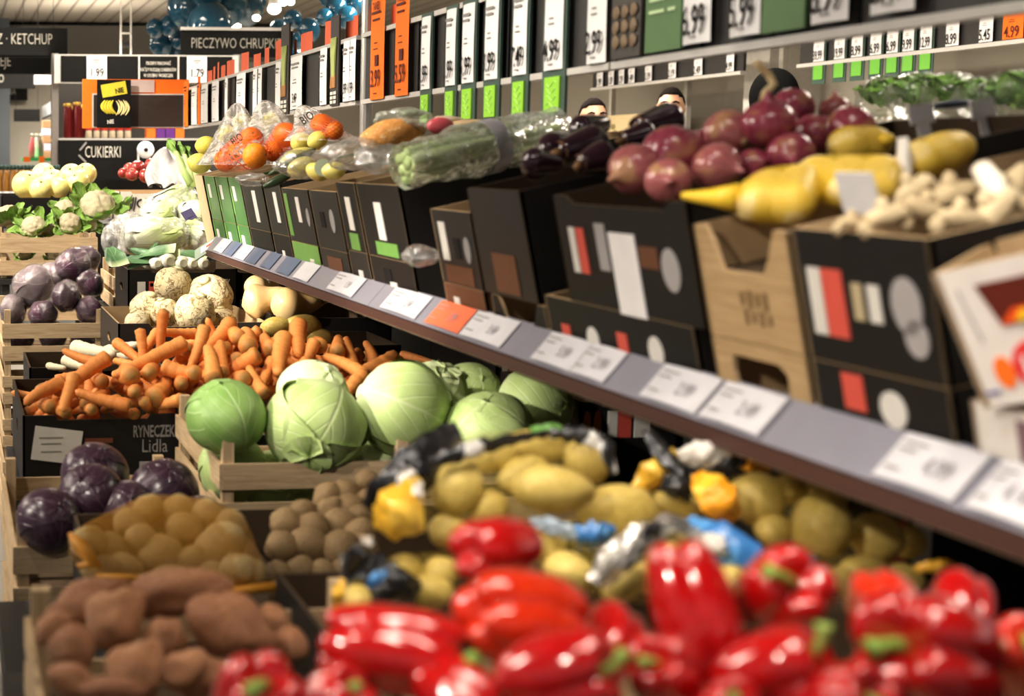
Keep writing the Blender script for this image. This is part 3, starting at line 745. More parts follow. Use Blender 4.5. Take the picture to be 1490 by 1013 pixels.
wc = [(282, 290, '', 'narrow white price card next to the orange end of the long price board'), (296, 306, '', 'white price card behind the far bag of citrus, second on the long board'), (312, 322, '', 'white price card above the far bag of citrus, third on the long board'),
 (331, 335, '', 'very narrow white price card near the far end of the board'), (348, 361, '2.99', 'white price card above the netted oranges, wider one'), (372, 378, '', 'slim white price card left of a pair above the oranges'), (379.5, 385, '', 'slim white price card right of a pair above the oranges'),
 (405, 412.5, '', 'white price card just left of the first asparagus leaflet'), (427, 444, '3.49', 'white price card just right of the first asparagus leaflet'), (470, 480, '', 'white price card just left of the second asparagus leaflet'),
 (504, 513, '3.99', 'white price card reading 3.99 right of the second asparagus leaflet'), (513.6, 522, '1.99', 'white price card directly left of the steel post')]
for x0, x1, s, lab in wc: price_card(x0, x1, s, lab, size=.05)
for x0, x1, s, lab in ((618, 631, '3.99', 'white price card with green panel, 3.99, nearest the orange tags'), (654, 668, '3.99', 'white price card with green panel, 3.99, beside the board joint'), (678, 695, '5.99', 'white price card with green panel, reading 5.99'),
 (711, 730, '3.99', 'white price card with green panel, 3.99, left of the 7.49 card'), (752, 772, '7.49', 'white price card with green panel, reading 7.49'), (798, 825, '4.99', 'white price card with green panel, reading 4.99')):
    price_card(x0, x1, s, lab, bio=True, size=.066)
price_card(860, 888, '2.99', 'white price card reading 2.99 left of the leaflet with potatoes', size=.066)
for x0, x1, s, lab in ((1000, 1040, '6.99', 'wide white price card reading 6.99 beside the green leaflet'), (1068, 1112, '5.99', 'wide white price card reading 5.99 between dark gap and green leaflet'), (1186, 1240, '8.99', 'wide white price card right of the second green leaflet'), (1272, 1336, '3.49', 'wide white price card at the near end, cut by the photo top')):
    price_card(x0, x1, s, lab, size=.075, z0=BZ0+.012)
OINK = plain('dark_red_ink', (.10, .015, .01), .6)
for x0, x1, s, lab in ((544, 564, '3.99', 'tall orange promotion tag reading 3.99 beside the steel post'), (580, 599.5, '5.59', 'tall orange promotion tag reading 5.59')):
    e = price_card(x0, x1, s, lab, ORANGE, OINK, BZ0-.004, BZ1+.10, 'promotion_tag', .075, top='TANIEJ!', bow=.004)
    MB().box((.012, -.035, .0118), (.03, .032, .002)).build('discount_box', OINK, e)
price_card(271, 277, '', 'orange price tag at the far corner of the price board', ORANGE, OINK, BZ0, BZ1+.05, 'promotion_tag', .05)
price_card(291, 295, '', 'narrow orange price tag between white cards near the far corner of the board', ORANGE, OINK, BZ0, BZ1+.05, 'promotion_tag', .05)
# asparagus and potato leaflets, sage leaflets
def leaflet(x0, x1, z0, z1, lab, kind):
    ya, yb = board_y(x0), board_y(x1); w = ya-yb; h = z1-z0
    e = empty('leaflet', lab, 'leaflet', (BX-.012, (ya+yb)/2, (z0+z1)/2), FACE_AISLE)
    MB().box((0, 0, 0), (w, h, .006)).build('sheet', SAGE if kind == 'sage' else plain('dark_leaflet', (.055, .048, .042), .45), e)
    mb = MB()
    if kind == 'asparagus':
        for k in range(6):
            a = -.35+.14*k; mb.tube([(w*(a*.5+.05*math.sin(k)), h*(-.18), .006), (w*a*.6, h*.08, .007), (w*(a*.9), h*.26, .006)], [.004, .005, .003], 6)
        mb.build('asparagus_picture', plain('asparagus_ink', (.42, .48, .16), .5), e)
        m2 = MB()
        for k in range(5): m2.tube([(w*(-.2+.1*k), -h*.16, .006), (w*(-.3+.12*k), -h*.3, .006)], .004, 6)
        m2.build('root_picture', plain('root_ink', (.50, .26, .10), .5), e)
        m3 = MB()
        for i in range(2):
            for j in range(3): m3.box((w*(-.2+.4*i), -h*(.36+.05*j), .006), (w*.3, h*.035, .002))
        m3.build('pictograms', WINK, e)
    elif kind == 'potato':
        for k in range(9): mb.surf(lump(k, r=(.014, .013, .003), nu=10, nv=7)+np.array([w*(-.3+.3*(k % 3)), -h*(.22+.09*(k//3)), .006]), True)
        mb.build('potato_picture', plain('potato_ink', (.20, .14, .085), .5), e)
        m3 = MB()
        for k in range(4): m3.box((-w*.08, h*(.42-.06*k), .005), (w*.6, .005, .001))
        m3.build('text_lines', WINK, e)
    else:
        for k in range(7): mb.box((-w*.16, h*(.34-.09*k), .005), (w*.42, .006, .001)); mb.box((w*.26, h*(.34-.09*k), .005), (w*.2, .006, .001))
        mb.build('text_lines', plain('pale_sage_ink', (.55, .70, .42), .5), e)
leaflet(413.5, 425, BZ0-.01, BZ1+.135, 'dark leaflet picturing asparagus, farther of two standing in the board', 'asparagus')
leaflet(486, 498, BZ0-.004, BZ1+.095, 'dark leaflet picturing asparagus, nearer of two beside the steel post', 'asparagus')
leaflet(897, 939, BZ0+.006, BZ1+.12, 'dark leaflet with a picture of potatoes on the price board', 'potato')
leaflet(946, 998, BZ0+.008, BZ1+.05, 'sage green leaflet left of the 6.99 price card', 'sage')
leaflet(1116, 1178, BZ0+.010, BZ1+.05, 'sage green leaflet right of the 5.99 price card', 'sage')
flags = [(302, 308), (308.5, 314), (314.5, 320), (321, 328), (331, 339.5), (352, 359.5), (369, 378), (383, 392), (398, 412), (426, 432), (438, 452.5), (474, 485), (503, 511), (511.5, 520), (533, 543), (566, 578)]
for i, (a, b) in enumerate(flags):
    ya, yb = atX(a, 90, BX+.02).y, atX(b, 90, BX+.02).y
    o = MB().surf(np.array([[(BX+.022+.006*math.sin(3*u+i), ya+(yb-ya)*u, z) for u in np.linspace(0, 1, 5)] for z in (BZ1-.02, BZ1+.075+.012*(i % 3))])).build('paper_flag', REDOR, None, True)
    tag(o, f'red-orange blank paper flag behind the price board, {ORD[i]} from its far end', 'paper flag', 'paper flags behind the price board')
# end board facing the camera: orange with a banana leaflet
YE = 7.72
def at_face(px, py, Y): return atY(px, py, Y)
a, b = at_face(120, 115, YE), at_face(275, 187, YE)
e = empty('end_board', 'orange-edged black end board closing the far end of the price board', 'price board', ((a.x+b.x)/2, YE, (a.z+b.z)/2), FACE_CAM)
w, h = b.x-a.x, a.z-b.z; sx = w/155; sz = h/72
def onb(px0, py0, px1, py1, t, d=.004): return MB().box(((((px0+px1)/2)-197.5)*sx, (151-(py0+py1)/2)*sz, t), ((px1-px0)*sx, (py1-py0)*sz, d))
onb(120, 115, 275, 187, -.01, .012).build('backing', ORANGE, e); onb(134, 136, 268, 186, 0).build('frame', EDGE, e)
onb(136, 138, 266, 184.5, .003).build('black_panel', plain('brown_black_panel', (.035, .025, .02), .5), e); onb(190, 116, 224, 134, .001).build('pale_strip', plain('pinkish_card', (.55, .45, .42), .5), e)
a, b = at_face(141, 116, YE-.03), at_face(190, 186, YE-.03)
e = empty('banana_leaflet', 'black leaflet with a yellow NIE tag and bananas on the orange end board', 'leaflet', ((a.x+b.x)/2, YE-.035, (a.z+b.z)/2), FACE_CAM)
w, h = b.x-a.x, a.z-b.z
MB().box((0, 0, 0), (w, h, .006)).build('sheet', BLACKB, e)
MB().box((.0, h*.30, .005), (w*.74, h*.27, .003), Matrix.Rotation(R(10), 3, 'Z')).build('yellow_tag', YINK, e)
text(e, 'NIE', h*.15, (w*.16, h*.27, .008), (0, 0, R(10)), INK, .8, bold=.02); text(e, 'NIE', h*.12, (-w*.1, -h*.38, .006), (0, 0, R(6)), WINK, .8, bold=.02)
mb = MB()
for k in range(4): mb.tube([(w*(-.26+.08*k-.12*math.sin(PI*t)+.08*t), h*(.07-.28*t), .006) for t in np.linspace(0, 1, 8)], [.003+.008*math.sin(PI*t) for t in np.linspace(0, 1, 8)], 8)
mb.build('banana_picture', YINK, e)
m2 = MB()
for k in range(5): m2.tube([(w*(.06+.07*k+.10*math.sin(PI*t)), h*(.06-.30*t+.02*(k % 2)), .006) for t in np.linspace(0, 1, 8)], [.002+.004*math.sin(PI*t) for t in np.linspace(0, 1, 8)], 8)
m2.build('stroke_picture', plain('pale_yellow_ink', (.72, .62, .30), .5), e)
# ------------------------------------------------------------------ far gondola end with the sweets panel
YG = 10.5
def pxw(px, Y, py=150): return at_face(px, py, Y).x
def pz(py, Y, px=200): return at_face(px, py, Y).z
e = empty('sweets_shelf', 'steel shelf end with black sweets panel behind the produce', 'shelf unit', (pxw(200, YG), YG, 0))
def epart(name, mb, mat): return mb.build(name, mat, e, loc=(-pxw(200, YG), -YG, 0))
x0, x1 = pxw(81, YG), pxw(346, YG)
mb = MB()
for x in (x0, x1): epart('upright', MB().box((x, YG+.06, 1.12), (.05, .06, 2.24)), STEEL)
epart('back_panel', MB().box(((x0+x1)/2, YG+.5, 1.1), (x1-x0, .03, 2.0)), plain('dark_shelf_back', (.05, .045, .04), .6))  # back panel in one even dark tone
epart('shelf_board', MB().box(((x0+x1)/2, YG+.27, pz(203, YG)), (x1-x0, .46, .02)), EDGE)
epart('base_shelf', MB().box(((x0+x1)/2, YG+.27, .5), (x1-x0, .46, .9)), BLACKB)
pn = MB().box(((pxw(85, YG)+pxw(290, YG))/2, YG+.02, (pz(204, YG)+pz(262, YG))/2), (pxw(290, YG)-pxw(85, YG), .02, pz(204, YG)-pz(262, YG)))
epart('sweets_panel', pn, BLACKB)
text(e, 'CUKIERKI', .125, (pxw(150, YG)-pxw(200, YG), -.001, pz(222, YG)), FACE_CAM, WINK, .52, 'lettering', bold=-.008)
mb = MB()
for px, py, a in ((121, 213, 50), (120, 231, -45), (250, 213, 45)): mb.box((pxw(px, YG), YG+.006, pz(py, YG)), (.08, .004, .014), Matrix.Rotation(R(-a), 3, 'Y'))
epart('sweet_picture', mb, GINK)
e2 = empty('tape_roll', 'white roll of paper bags hanging before the sweets panel', 'roll', (pxw(212, YG-.1), YG-.1, pz(218, YG-.1)), FACE_CAM)
MB().lathe([(.014, -.03), (.062, -.03), (.066, 0), (.062, .03), (.014, .03)], 28, False).build('paper_roll', PAPER, e2, True)
MB().lathe([(.001, -.04), (.016, -.04), (.016, .04), (.001, .04)], 12).build('core', INK, e2, True)
MB().box((-.055, -.09, 0), (.012, .18, .03)).build('loose_end', PAPER, e2)
# header rail with cards
def hz(py): return pz(py, YG)
hd = empty('header_board', 'black header board with steel frame and white price cards above the sweets shelf', 'price board', (pxw(213, YG), YG-.02, (hz(80)+hz(122))/2), FACE_CAM)
hw, hh = pxw(347, YG)-pxw(80, YG), hz(80)-hz(122)
MB().box((0, 0, -.01), (hw, hh, .02)).build('frame', EDGE, hd); MB().box((.0, 0, .002), (hw*.93, hh*.90, .006)).build('black_insert', BLACKB, hd)
mb = MB()
for px in (202, 259): mb.box(((px-213.5)*hw/267, 0, .007), (.012, hh*.94, .006))
mb.build('divider', EDGE, hd)
for k, (s, fr) in enumerate((('PROSIMY PAKOWAĆ', .2), ('KAŻDY RODZAJ CUKIERKÓW', -.02), ('W OSOBNY WORECZEK', -.22))):
    text(hd, s, hh*.17, ((230-213.5)*hw/267, hh*fr, .008), (0, 0, 0), WINK, .55)
for px, s, lab in ((140, '1.99', 'white price card reading 1.99 on the far header board'), (285, '1.79', 'white price card reading 1.79 on the far header board')):
    c = empty('price_card', lab, 'price tag', (pxw(px, YG), YG-.035, (hz(80)+hz(122))/2), FACE_CAM, 'price cards on the header board')
    MB().box((0, 0, 0), (.152, hh*.9, .004)).build('card', PAPER, c); text(c, s, .09, (0, -hh*.14, .004), (0, 0, 0), INK, .72, 'numerals', bold=.015)
    lines(c, .15, [(hh*.30, .4, .012), (hh*.22, .25, .01), (hh*.08, .25, .004)], GINK, .003)
# packs on the sweets shelf
zsh = pz(203, YG)+.012
for k in range(4):
    px = 100+7*k; h = (.26, .24, .27, .25)[k]
    c = empty('tall_tin', f'tall dark red tin with gold lid, {ORD[k]} from the left beside the orange board', 'tin', (pxw(px, YG), YG+.12+.03*(k % 2), zsh), (0, 0, 0), 'red tins beside the orange board')
    bd_ = MB().lathe([(.030, 0), (.032, .01), (.032, h-.03), (.030, h-.02)], 18).build('can_body', plain('dark_red_tin', (.13, .010, .010), .25, .5, .3), c, True)
    MB().lathe([(.033, h-.02), (.033, h), (.028, h+.006)], 18).build('lid', plain('gold_lid', (.65, .42, .10), .3, .5, .6), bd_, True)
for k in range(6):
    px = 131+11.5*k; c = empty('jam_jar', f'small red-lidded jar below the orange board, {ORD[k]} from the left', 'jar', (pxw(px, YG), YG+.1, zsh), (0, 0, 0), 'jars below the orange board')
    bd_ = MB().lathe([(.022, 0), (.026, .01), (.026, .05), (.022, .06)], 16).build('jar_body', plain('pale_jar', (.42, .36, .26), .2, .5), c, True)
    MB().lathe([(.025, .058), (.027, .062), (.027, .085), (.023, .09)], 16).build('lid', plain('red_lid', (.45, .04, .03), .35, .5), bd_, True)
for k in range(4):
    px = 222+14*k; cc = ('orange', 'violet')[k in (1, 2)]
    o = bevel(MB().box((0, 0, .055), (.07, .12, .11)).build('sweets_pack', plain(cc+'_pack', (.75, .18, .03) if cc == 'orange' else (.13, .04, .22), .3), None, loc=(pxw(px, YG), YG+.12, zsh)), .006)
    tag(o, ['orange sweets pack at the left of the packs below the orange board', 'violet sweets pack beside the orange one, below the end board', 'violet sweets pack, right of the other violet one', 'orange sweets pack at the right of the packs below the orange board'][k], 'pack')
# ------------------------------------------------------------------ neighbouring shelf on the far left with bottles and toys
YL = 12.5
ls_ = empty('drinks_shelf', 'grey shelf with price strip running back behind the sweets shelf', 'shelf unit', (pxw(60, YL), YL, 0))
def lp(name, mb, mat): return mb.build(name, mat, ls_, loc=(-pxw(60, YL), -YL, 0))
xs0 = 1.05
lp('side_panel', MB().box((xs0+.35, 14.2, .95), (.03, 5.4, 1.9)), plain('grey_shelf_panel', (.28, .29, .27), .5))
mb = MB()
for i in range(28): mb.box((xs0-.012, 11.45+.165*i, 1.985), (.008, .10, .13))
lp('price_strip_cards', mb, plain('pale_blue_grey_card', (.50, .53, .55), .5))
lp('price_strip', MB().box((xs0, 13.7, 1.985), (.012, 4.8, .15)), GREYB)
lp('shelf_board', MB().box((xs0+.18, 14.2, 1.43), (.36, 5.4, .03)), STEEL)
for k in range(5):
    bx = tag(bevel(MB().box((0, 0, .038), (.15, .20, .074)).build('snack_carton', plain(['brown_carton', 'white_violet_carton'][k % 2], [(.42, .26, .14), (.62, .56, .66)][k % 2], .5), None, loc=(at_face(72, 200, 13.9).x, 13.9, 1.447+.0765*k)), .005),
             ['lowest brown carton in the stack left of the red tins', 'lowest white carton in the stack left of the red tins', 'middle brown carton in the stack left of the red tins', 'upper white carton in the stack left of the red tins', 'topmost brown carton in the stack left of the red tins'][k], 'carton')
for k, (px, c, nm) in enumerate(((47, (.55, .10, .12), 'red'), (53, (.75, .70, .60), 'cream'), (59, (.16, .11, .08), 'dark brown'))):
    p = at_face(px, 225, 13.2); c_ = empty('toy_bottle', f'small {nm} bottle on the green tray at the far left', 'bottle', (p.x, 13.2, 1.455))
    bd_ = MB().lathe([(.026, 0), (.03, .01), (.03, .12), (.012, .17), (.012, .20)], 14).build('bottle_body', plain(nm.replace(' ', '_')+'_plastic', c, .35), c_, True)
    MB().lathe([(.014, .20), (.014, .225), (.01, .23)], 12).build('cap', plain('pale_cap', (.6, .55, .5), .4), bd_, True)
p = at_face(56, 233, 13.15)
c_ = empty('green_tray', 'bright green shelf tray with orange clips at the far left', 'tray', (p.x, 13.15, 1.44))
MB().box((0, 0, 0), (.32, .30, .03)).build('tray_base', plain('bright_green_plastic', (.05, .45, .14), .4), c_)
mb = MB().box((-.12, -.18, .0), (.06, .02, .05)).box((.02, -.18, 0), (.05, .02, .06)); mb.build('orange_clip', ORANGE, c_)
AMB = plain('amber_drink', (.26, .13, .03), .15, .5); CAPM = plain('dark_green_cap', (.03, .07, .06), .4)
for r in range(2):
    for k in range(9):
        px = -4+10.5*k+4*r; Y = 10.2+.16*r; x = pxw(px, Y)
        b_ = empty('drink_bottle', f'amber drink bottle behind the yellow melons, {ORD[k]} from the left in the '+['front', 'second'][r]+' row', 'bottle', (x, Y, 1.0), (0, 0, 0), ['front row of amber bottles', 'second row of amber bottles'][r])
        bd_ = MB().lathe([(.028, 0), (.032, .01), (.032, .27), (.014, .34), (.013, .37)], 14).build('bottle_body', AMB, b_, True)
        MB().lathe([(.016, .36), (.016, .39), (.012, .395)], 12).build('cap', CAPM, bd_, True)
        MB().lathe([(.0325, .09), (.0325, .20)], 14, False).build('label_band', PAPER, bd_, True)
o = empty('bottle_pallet', 'grey display base carrying the amber bottles', 'display base', (pxw(35, 10.3), 10.3, .5))
MB().box((0, 0, .02), (.75, .60, .96)).build('base_block', plain('grey_block', (.16, .17, .17), .6), o); MB().box((0, -.31, .3), (.75, .02, .10)).build('paper_strip', PAPER, o)

# ------------------------------------------------------------------ hanging category signs
def hang_sign(x0, x1, y0, y1, Y, s, tx, ty, size, lab, mat=DINK, align='CENTER', edge=True):
    a, b = at_face(x0, y0, Y), at_face(x1, y1, Y); w, h = b.x-a.x, a.z-b.z
    e = empty('hanging_sign', lab, 'sign', ((a.x+b.x)/2, Y, (a.z+b.z)/2), FACE_CAM)
    MB().box((0, 0, 0), (w, h, .03)).build('board', BLACKB, e)
    mb = MB()
    for k in (-.42, .42): mb.tube([(w*k, h/2, 0), (w*k, 3.15-(a.z+b.z)/2, 0)], .002, 6)
    mb.build('cable', INK, e)
    if edge: MB().box((0, h/2+.012, 0), (w*1.0, .024, .05)).build('top_rail', EDGE, e)
    for t, px, py, sz in ([(s, tx, ty, size)] if s else []):
        p = at_face(px, py, Y); text(e, t, sz*Y/F, (p.x-(a.x+b.x)/2, p.z-(a.z+b.z)/2, .018), (0, 0, 0), mat, .62, 'lettering', align, bold=-.006)
    return e
hang_sign(263, 425, 44, 84, 10.75, 'PIECZYWO CHRUPKIE', 343, 64, 21.5, 'black hanging sign reading PIECZYWO CHRUPKIE under the blue balloons')
hang_sign(-160, 98, 39, 84, 11.5, 'MAJONEZ · KETCHUP', 76, 58, 22, 'black hanging sign ending in KETCHUP, nearest and topmost at the left', align='RIGHT', edge=False)
hang_sign(-160, 74, 72, 108, 13.0, 'OLEJE', 16, 90, 21, 'black hanging sign ending in EJE, second from the top at the left', align='RIGHT', edge=False)
hang_sign(-160, 51, 100, 129, 15.0, 'WINO', 6, 115, 17, 'black hanging sign ending in a single O, third from the top at the left', align='RIGHT', edge=False)
hang_sign(-160, 40, 124, 146, 17.5, 'PIECZENIA', 23, 134, 13, 'black hanging sign ending in CZENIA, lowest and farthest of the stack at the left', align='RIGHT', edge=False)
hang_sign(20, 58, 159, 177, 16, '', 0, 0, 0, 'small blank black sign hanging far away at the left', edge=False)
a = at_face(63, 116, 14); e = empty('light_box', 'small bright white light box hanging beside the stacked black signs', 'lamp', (a.x, 14, a.z))
MB().box((0, .03, 0), (.19, .05, .10)).build('housing', STEEL, e); MB().box((0, 0, 0), (.175, .02, .083)).build('diffuser', plain('glowing_panel', (1, 1, 1), .5, emit=(1, .98, .95), estr=2.2), e)
a = at_face(183, 62, 15); e = empty('ceiling_frame', 'thin pale steel frame hanging from the ceiling between two signs', 'frame', (a.x, 15, a.z))
mb = MB(); 
for x in (-.055, .055): mb.box((x, 0, .6), (.014, .014, 1.5))
for z in (-.14, .1): mb.box((0, 0, z), (.12, .014, .014))
mb.build('frame_bars', EDGE, e); MB().box((0, 0, -.02), (.07, .06, .05)).build('dark_box', INK, e)

# ------------------------------------------------------------------ balloons
BAL = organic('blue_balloon', (.009, .065, .115), (.014, .10, .17), 3, .12, .6, .6, 5, .0, rnd=.2)
prof = []
for i in range(23):
    ph = PI-PI*i/22; r = math.sin(ph); z = math.cos(ph); z = z*1.05 if z > 0 else z*1.22; r *= 1-.10*max(0, -math.cos(ph))**2; prof.append((max(r, .02), z))
bal_me = MB().lathe(prof, 28).mesh('skin', BAL); knot_me = MB().lathe([(.02, -1.2), (.05, -1.24), (.09, -1.32), (.02, -1.31)], 12).mesh('knot', BAL)
bal = [(274, 10, 31, 11.4), (304, 36, 33, 11.2), (330, 6, 30, 11.6), (358, 8, 26, 11.9), (298, -10, 27, 11.3), (226, 40, 13, 11.6), (246, 36, 14, 11.6), (234, 64, 17, 11.9), (252, 72, 14, 12.0), (262, 56, 14, 11.8),
       (426, 27, 13, 10.9), (406, 42, 14, 12.4), (449, 42, 16, 10.8), (436, 58, 13, 11.3), (472, 24, 12, 10.4), (490, 10, 16, 10.5), (505, 24, 15, 10.3), (518, 6, 15, 10.5), (478, -6, 15, 10.6), (372, 2, 16, 11.9), (430, 82, 12, 12.6)]
bw = ['big blue balloon left of the spotlights', 'blue balloon right of the spotlights', 'small blue balloon at the left end of the hanging PIECZYWO sign', 'blue balloon beside the steel post']
one = {5: 'small blue balloon farthest left in the whole balloon decoration', 10: 'dark blue balloon directly right of the spotlights', 12: 'dark blue balloon just behind the paper flags, right of the big sign', 1: 'largest blue balloon, just above the left part of the PIECZYWO sign', 14: 'small bright blue balloon with a glint, leftmost beside the steel post'}
bcl = lambda b: 3 if b[0] > 460 else 1 if b[0] > 400 else 2 if b[0] < 265 and b[1] > 30 else 0
brk = ranks(bal, bcl, lambda b: b[0])
for i, (px, py, r, d) in enumerate(bal):
    k = 3 if px > 460 else 1 if px > 400 else 2 if px < 265 and py > 30 else 0
    q = RS.uniform(-.5, .5, 3); e = empty('balloon', one.get(i) or bw[k]+f', {ORD[brk[i][1]]} from the left', 'balloon', D(px, py, d), aim((q[0], q[1], .9)), ['big balloon cluster', 'balloons right of the sign', 'balloons at the left end of the sign', 'balloons beside the post'][k])
    s = r*d/F; place('skin', bal_me, e, scale=(s, s, s)); place('knot', knot_me, e, scale=(s, s, s))
# track spotlights
LAMP = plain('spot_lens', (1, 1, 1), .4, emit=(1, .93, .82), estr=14)
WHT = plain('white_lamp_housing', (.62, .58, .52), .4)
tk = MB().tube([D(330, 30, 12.5)+Vector((0, 0, .16)), D(430, -14, 8.6)+Vector((0, 0, .16))], .02, 8).build('lamp_track', WHT); tag(tk, 'white ceiling track carrying the row of spotlights', 'lamp track')
for k, (px, py, r, d) in enumerate(((344, 38, 7, 12.4), (352, 30, 5.5, 11.9), (373, 26, 6, 11.2), (399, 13, 10, 10.2), (412, 3, 7, 9.6), (423, 3, 6, 9.2))):
    ax = (D(px, py, d)-Vector((.35, 2.5, 1.0))); ax = -(ax.normalized()*.75+Vector((0, 0, .5)))
    e = empty('spotlight', ['lit white spotlight at the far left end of the track', 'lit white spotlight, second from the far end of the track', 'lit white spotlight in the middle of the track', 'largest lit white spotlight on the track', 'lit white spotlight touching the top edge of the photo, left one', 'lit white spotlight touching the top edge of the photo, right one'][k], 'lamp', D(px, py, d), aim(ax))
    s = r*d/F
    bd_ = MB().lathe([(.4*s, -2.2*s), (.8*s, -2.1*s), (1.05*s, .1*s), (1.0*s, .12*s), (.9*s, -.1*s)], 20, False).build('housing', WHT, e, True)
    MB().lathe([(.001, -.02*s), (.9*s, -.02*s)], 20).build('lens', LAMP, bd_)
    MB().tube([(0, 0, -2*s), (0, 0, -3*s)], .12*s, 8).build('arm', WHT, bd_)

# ------------------------------------------------------------------ far wall unit with price boards, carton, people
XW = 5.7
def far_board(x0, x1, ytop0, lab, z0, z1):
    ya, yb = atX(x0, 100, XW).y, atX(x1, 60, XW).y
    e = empty('wall_price_board', lab, 'price board', (XW, (ya+yb)/2, (z0+z1)/2), FACE_AISLE); w = ya-yb; h = z1-z0
    MB().box((0, 0, -.012), (w, h, .02)).build('backing', GREYB, e); MB().box((0, -h/2-.012, -.004), (w, .024, .05)).build('edge_rail', EDGE, e)
    return e
za0, za1 = atX(930, 120.5, XW).z, atX(930, 87, XW).z
far_board(863, 1083, 0, 'dark price board on the far wall, above the people', za0, za1)
zb0, zb1 = atX(1390, 63, XW).z, atX(1390, 17, XW).z
zb0, zb1 = za0, za1
far_board(1163, 1620, 0, 'dark price board on the far wall, at the right with green panels', zb0, zb1)
def wcard(x0, x1, s, lab, bio=False, paper=PAPER, ink=INK):
    e = price_card(x0, x1, s, lab, paper, ink, za0+.004, za1-.004, 'price_card', .085, False, '', XW-.006, 'price cards on the far wall', .007)
    if bio:
        h = za1-za0; ya, yb = atX(x0, 150, XW).y, atX(x1, 150, XW).y; w = ya-yb
        MB().box((0, -.07, -.003), (w*1.25, h+.15, .006)).build('holder', TEAL, e); MB().box((0, -h/2-.065, .004), (w*.9, .10, .004)).build('green_panel', plain('mid_green_panel', (.15, .42, .05), .5), e)
for i, (a, b, s) in enumerate(((869, 878, '1.99'), (886, 894, '1.59'), (901, 909, '1.29'), (915, 924, '1.49'), (939, 949, '2.19'), (973, 984, '2.19'), (1010, 1022, '2.49'), (1057, 1068, '4.99'))):
    wcard(a, b, s, ['leftmost white price card on the far wall board above the people', 'second white price card from the left on the far wall board', 'third white price card from the left on the far wall board', 'fourth white price card from the left on the far wall board', 'white price card above the dark gap between the two short-haired men',
                    'far-wall price card above the right end of the beige carton', 'white price card above the second man, on the far wall board', 'white price card, 4.99, at the right end of the board over the people'][i])
for a, b, s in ((1183, 1198, '39.99'), (1213, 1228, '19.99'), (1238, 1254, '8.99'), (1265, 1281, '6.99'), (1289, 1305, '6.99'), (1312, 1328, '9.99'), (1337, 1354, '12.99')):
    wcard(a, b, s, f'white far-wall price card with green panel, reading {s}' + (', left of two' if a == 1265 else ', right of two' if a == 1289 else ''), True)
wcard(1374, 1393, '8.99', 'white far-wall price card reading 8.99 without green panel'); wcard(1422, 1442, '5.45', 'white far-wall price card reading 5.45')
wcard(1456, 1486, '4.99', 'orange far-wall price card reading 4.99 at the right edge', False, ORANGE, OINK)
wu = empty('rear_shelf_unit', 'pale shelf unit along the far side behind the people', 'shelf unit', (6.05, 9.0, 0))
def wp(name, mb, mat): return mb.build(name, mat, wu, loc=(-6.05, -9.0, 0))
wp('shelf_board', MB().box((6.05, 9.5, 1.46), (.62, 10.5, .05)), plain('pale_shelf', (.45, .42, .37), .6)); wp('cabinet', MB().box((6.08, 9.5, .70), (.55, 10.5, 1.40)), plain('dim_cabinet', (.12, .11, .10), .7))
mb = MB()
for y in (12.2, 10.9, 9.6, 8.4, 7.2): mb.box((6.02, y, 2.0), (.04, .05, 1.1))
wp('upright', mb, plain('pale_upright', (.5, .48, .43), .5))
p = atX(920, 160, 5.95); e = empty('beige_carton', 'beige carton with a leaf print and a dark mark on the far wall shelf', 'carton', (5.98, p.y, 1.485))
cw = atX(889, 160, 5.8).y-atX(952, 160, 5.8).y
bevel(MB().box((0, 0, .17), (.36, cw, .34)).build('carton_body', plain('beige_card', (.58, .47, .27), .6), e), .006)
mb = MB(); mb.surf(lump(2, r=(.003, .05, .025), nu=10, nv=7)+np.array([-.182, cw*.05, .24]), True).surf(lump(3, r=(.003, .04, .02), nu=10, nv=7)+np.array([-.182, cw*.0, .19]), True); mb.build('leaf_print', plain('olive_print', (.25, .20, .07), .6), e)
MB().box((-.182, -cw*.28, .16), (.003, cw*.32, .07)).build('name_strip', INK, e); MB().box((-.182, cw*.42, .19), (.003, .07, .22)).build('end_strip', plain('brown_print', (.18, .11, .05), .6), e)
text(e, 'Al...', .06, (-.185, -cw*.28, .16), FACE_AISLE, WINK, .8)
for i, px in enumerate((1010, 1040, 985)):
    p = atX(px, 170, 5.95); o = bevel(MB().box((0, 0, .09), (.34, .30, .18)).build('dark_carton', plain('dark_plum_card', (.08, .03, .035), .6), None, loc=(5.98, p.y, 1.487)), .006)
    tag(o, ['dark plum carton behind the onions, second from the white pillar', 'dark plum carton behind the onions, nearest the white pillar', 'dark plum carton just right of the second man\'s head'][i], 'carton')

def remesh(mb, name, mat, parent, vox=.012, smooth_it=3):
    me = mb.mesh('tmp', mat); o = place('tmp', me)
    m = o.modifiers.new('r', 'REMESH'); m.mode = 'VOXEL'; m.voxel_size = vox; m.use_smooth_shade = True
    s = o.modifiers.new('s', 'SMOOTH'); s.iterations = smooth_it; s.factor = .5
    dg = bpy.context.evaluated_depsgraph_get(); out = bpy.data.meshes.new_from_object(o.evaluated_get(dg)); out.name = name
    bpy.data.objects.remove(o); out.materials.clear(); out.materials.append(mat)
    return place(name, out, parent)
SKIN = organic('skin', (.34, .19, .12), (.44, .26, .17), 8, .5, .4, 0, 80, .1)
HAIR = plain('short_dark_hair', (.009, .007, .006), .95, .05)
def ell(mb, c, r, nu=20, nv=14, rot=None):
    P, a, b = sph(nu, nv); P = P*np.array(r)
    if rot is not None: P = P @ np.array(rot.to_matrix() if hasattr(rot, 'to_matrix') else rot).T
    return mb.surf(P+np.array(c), True)
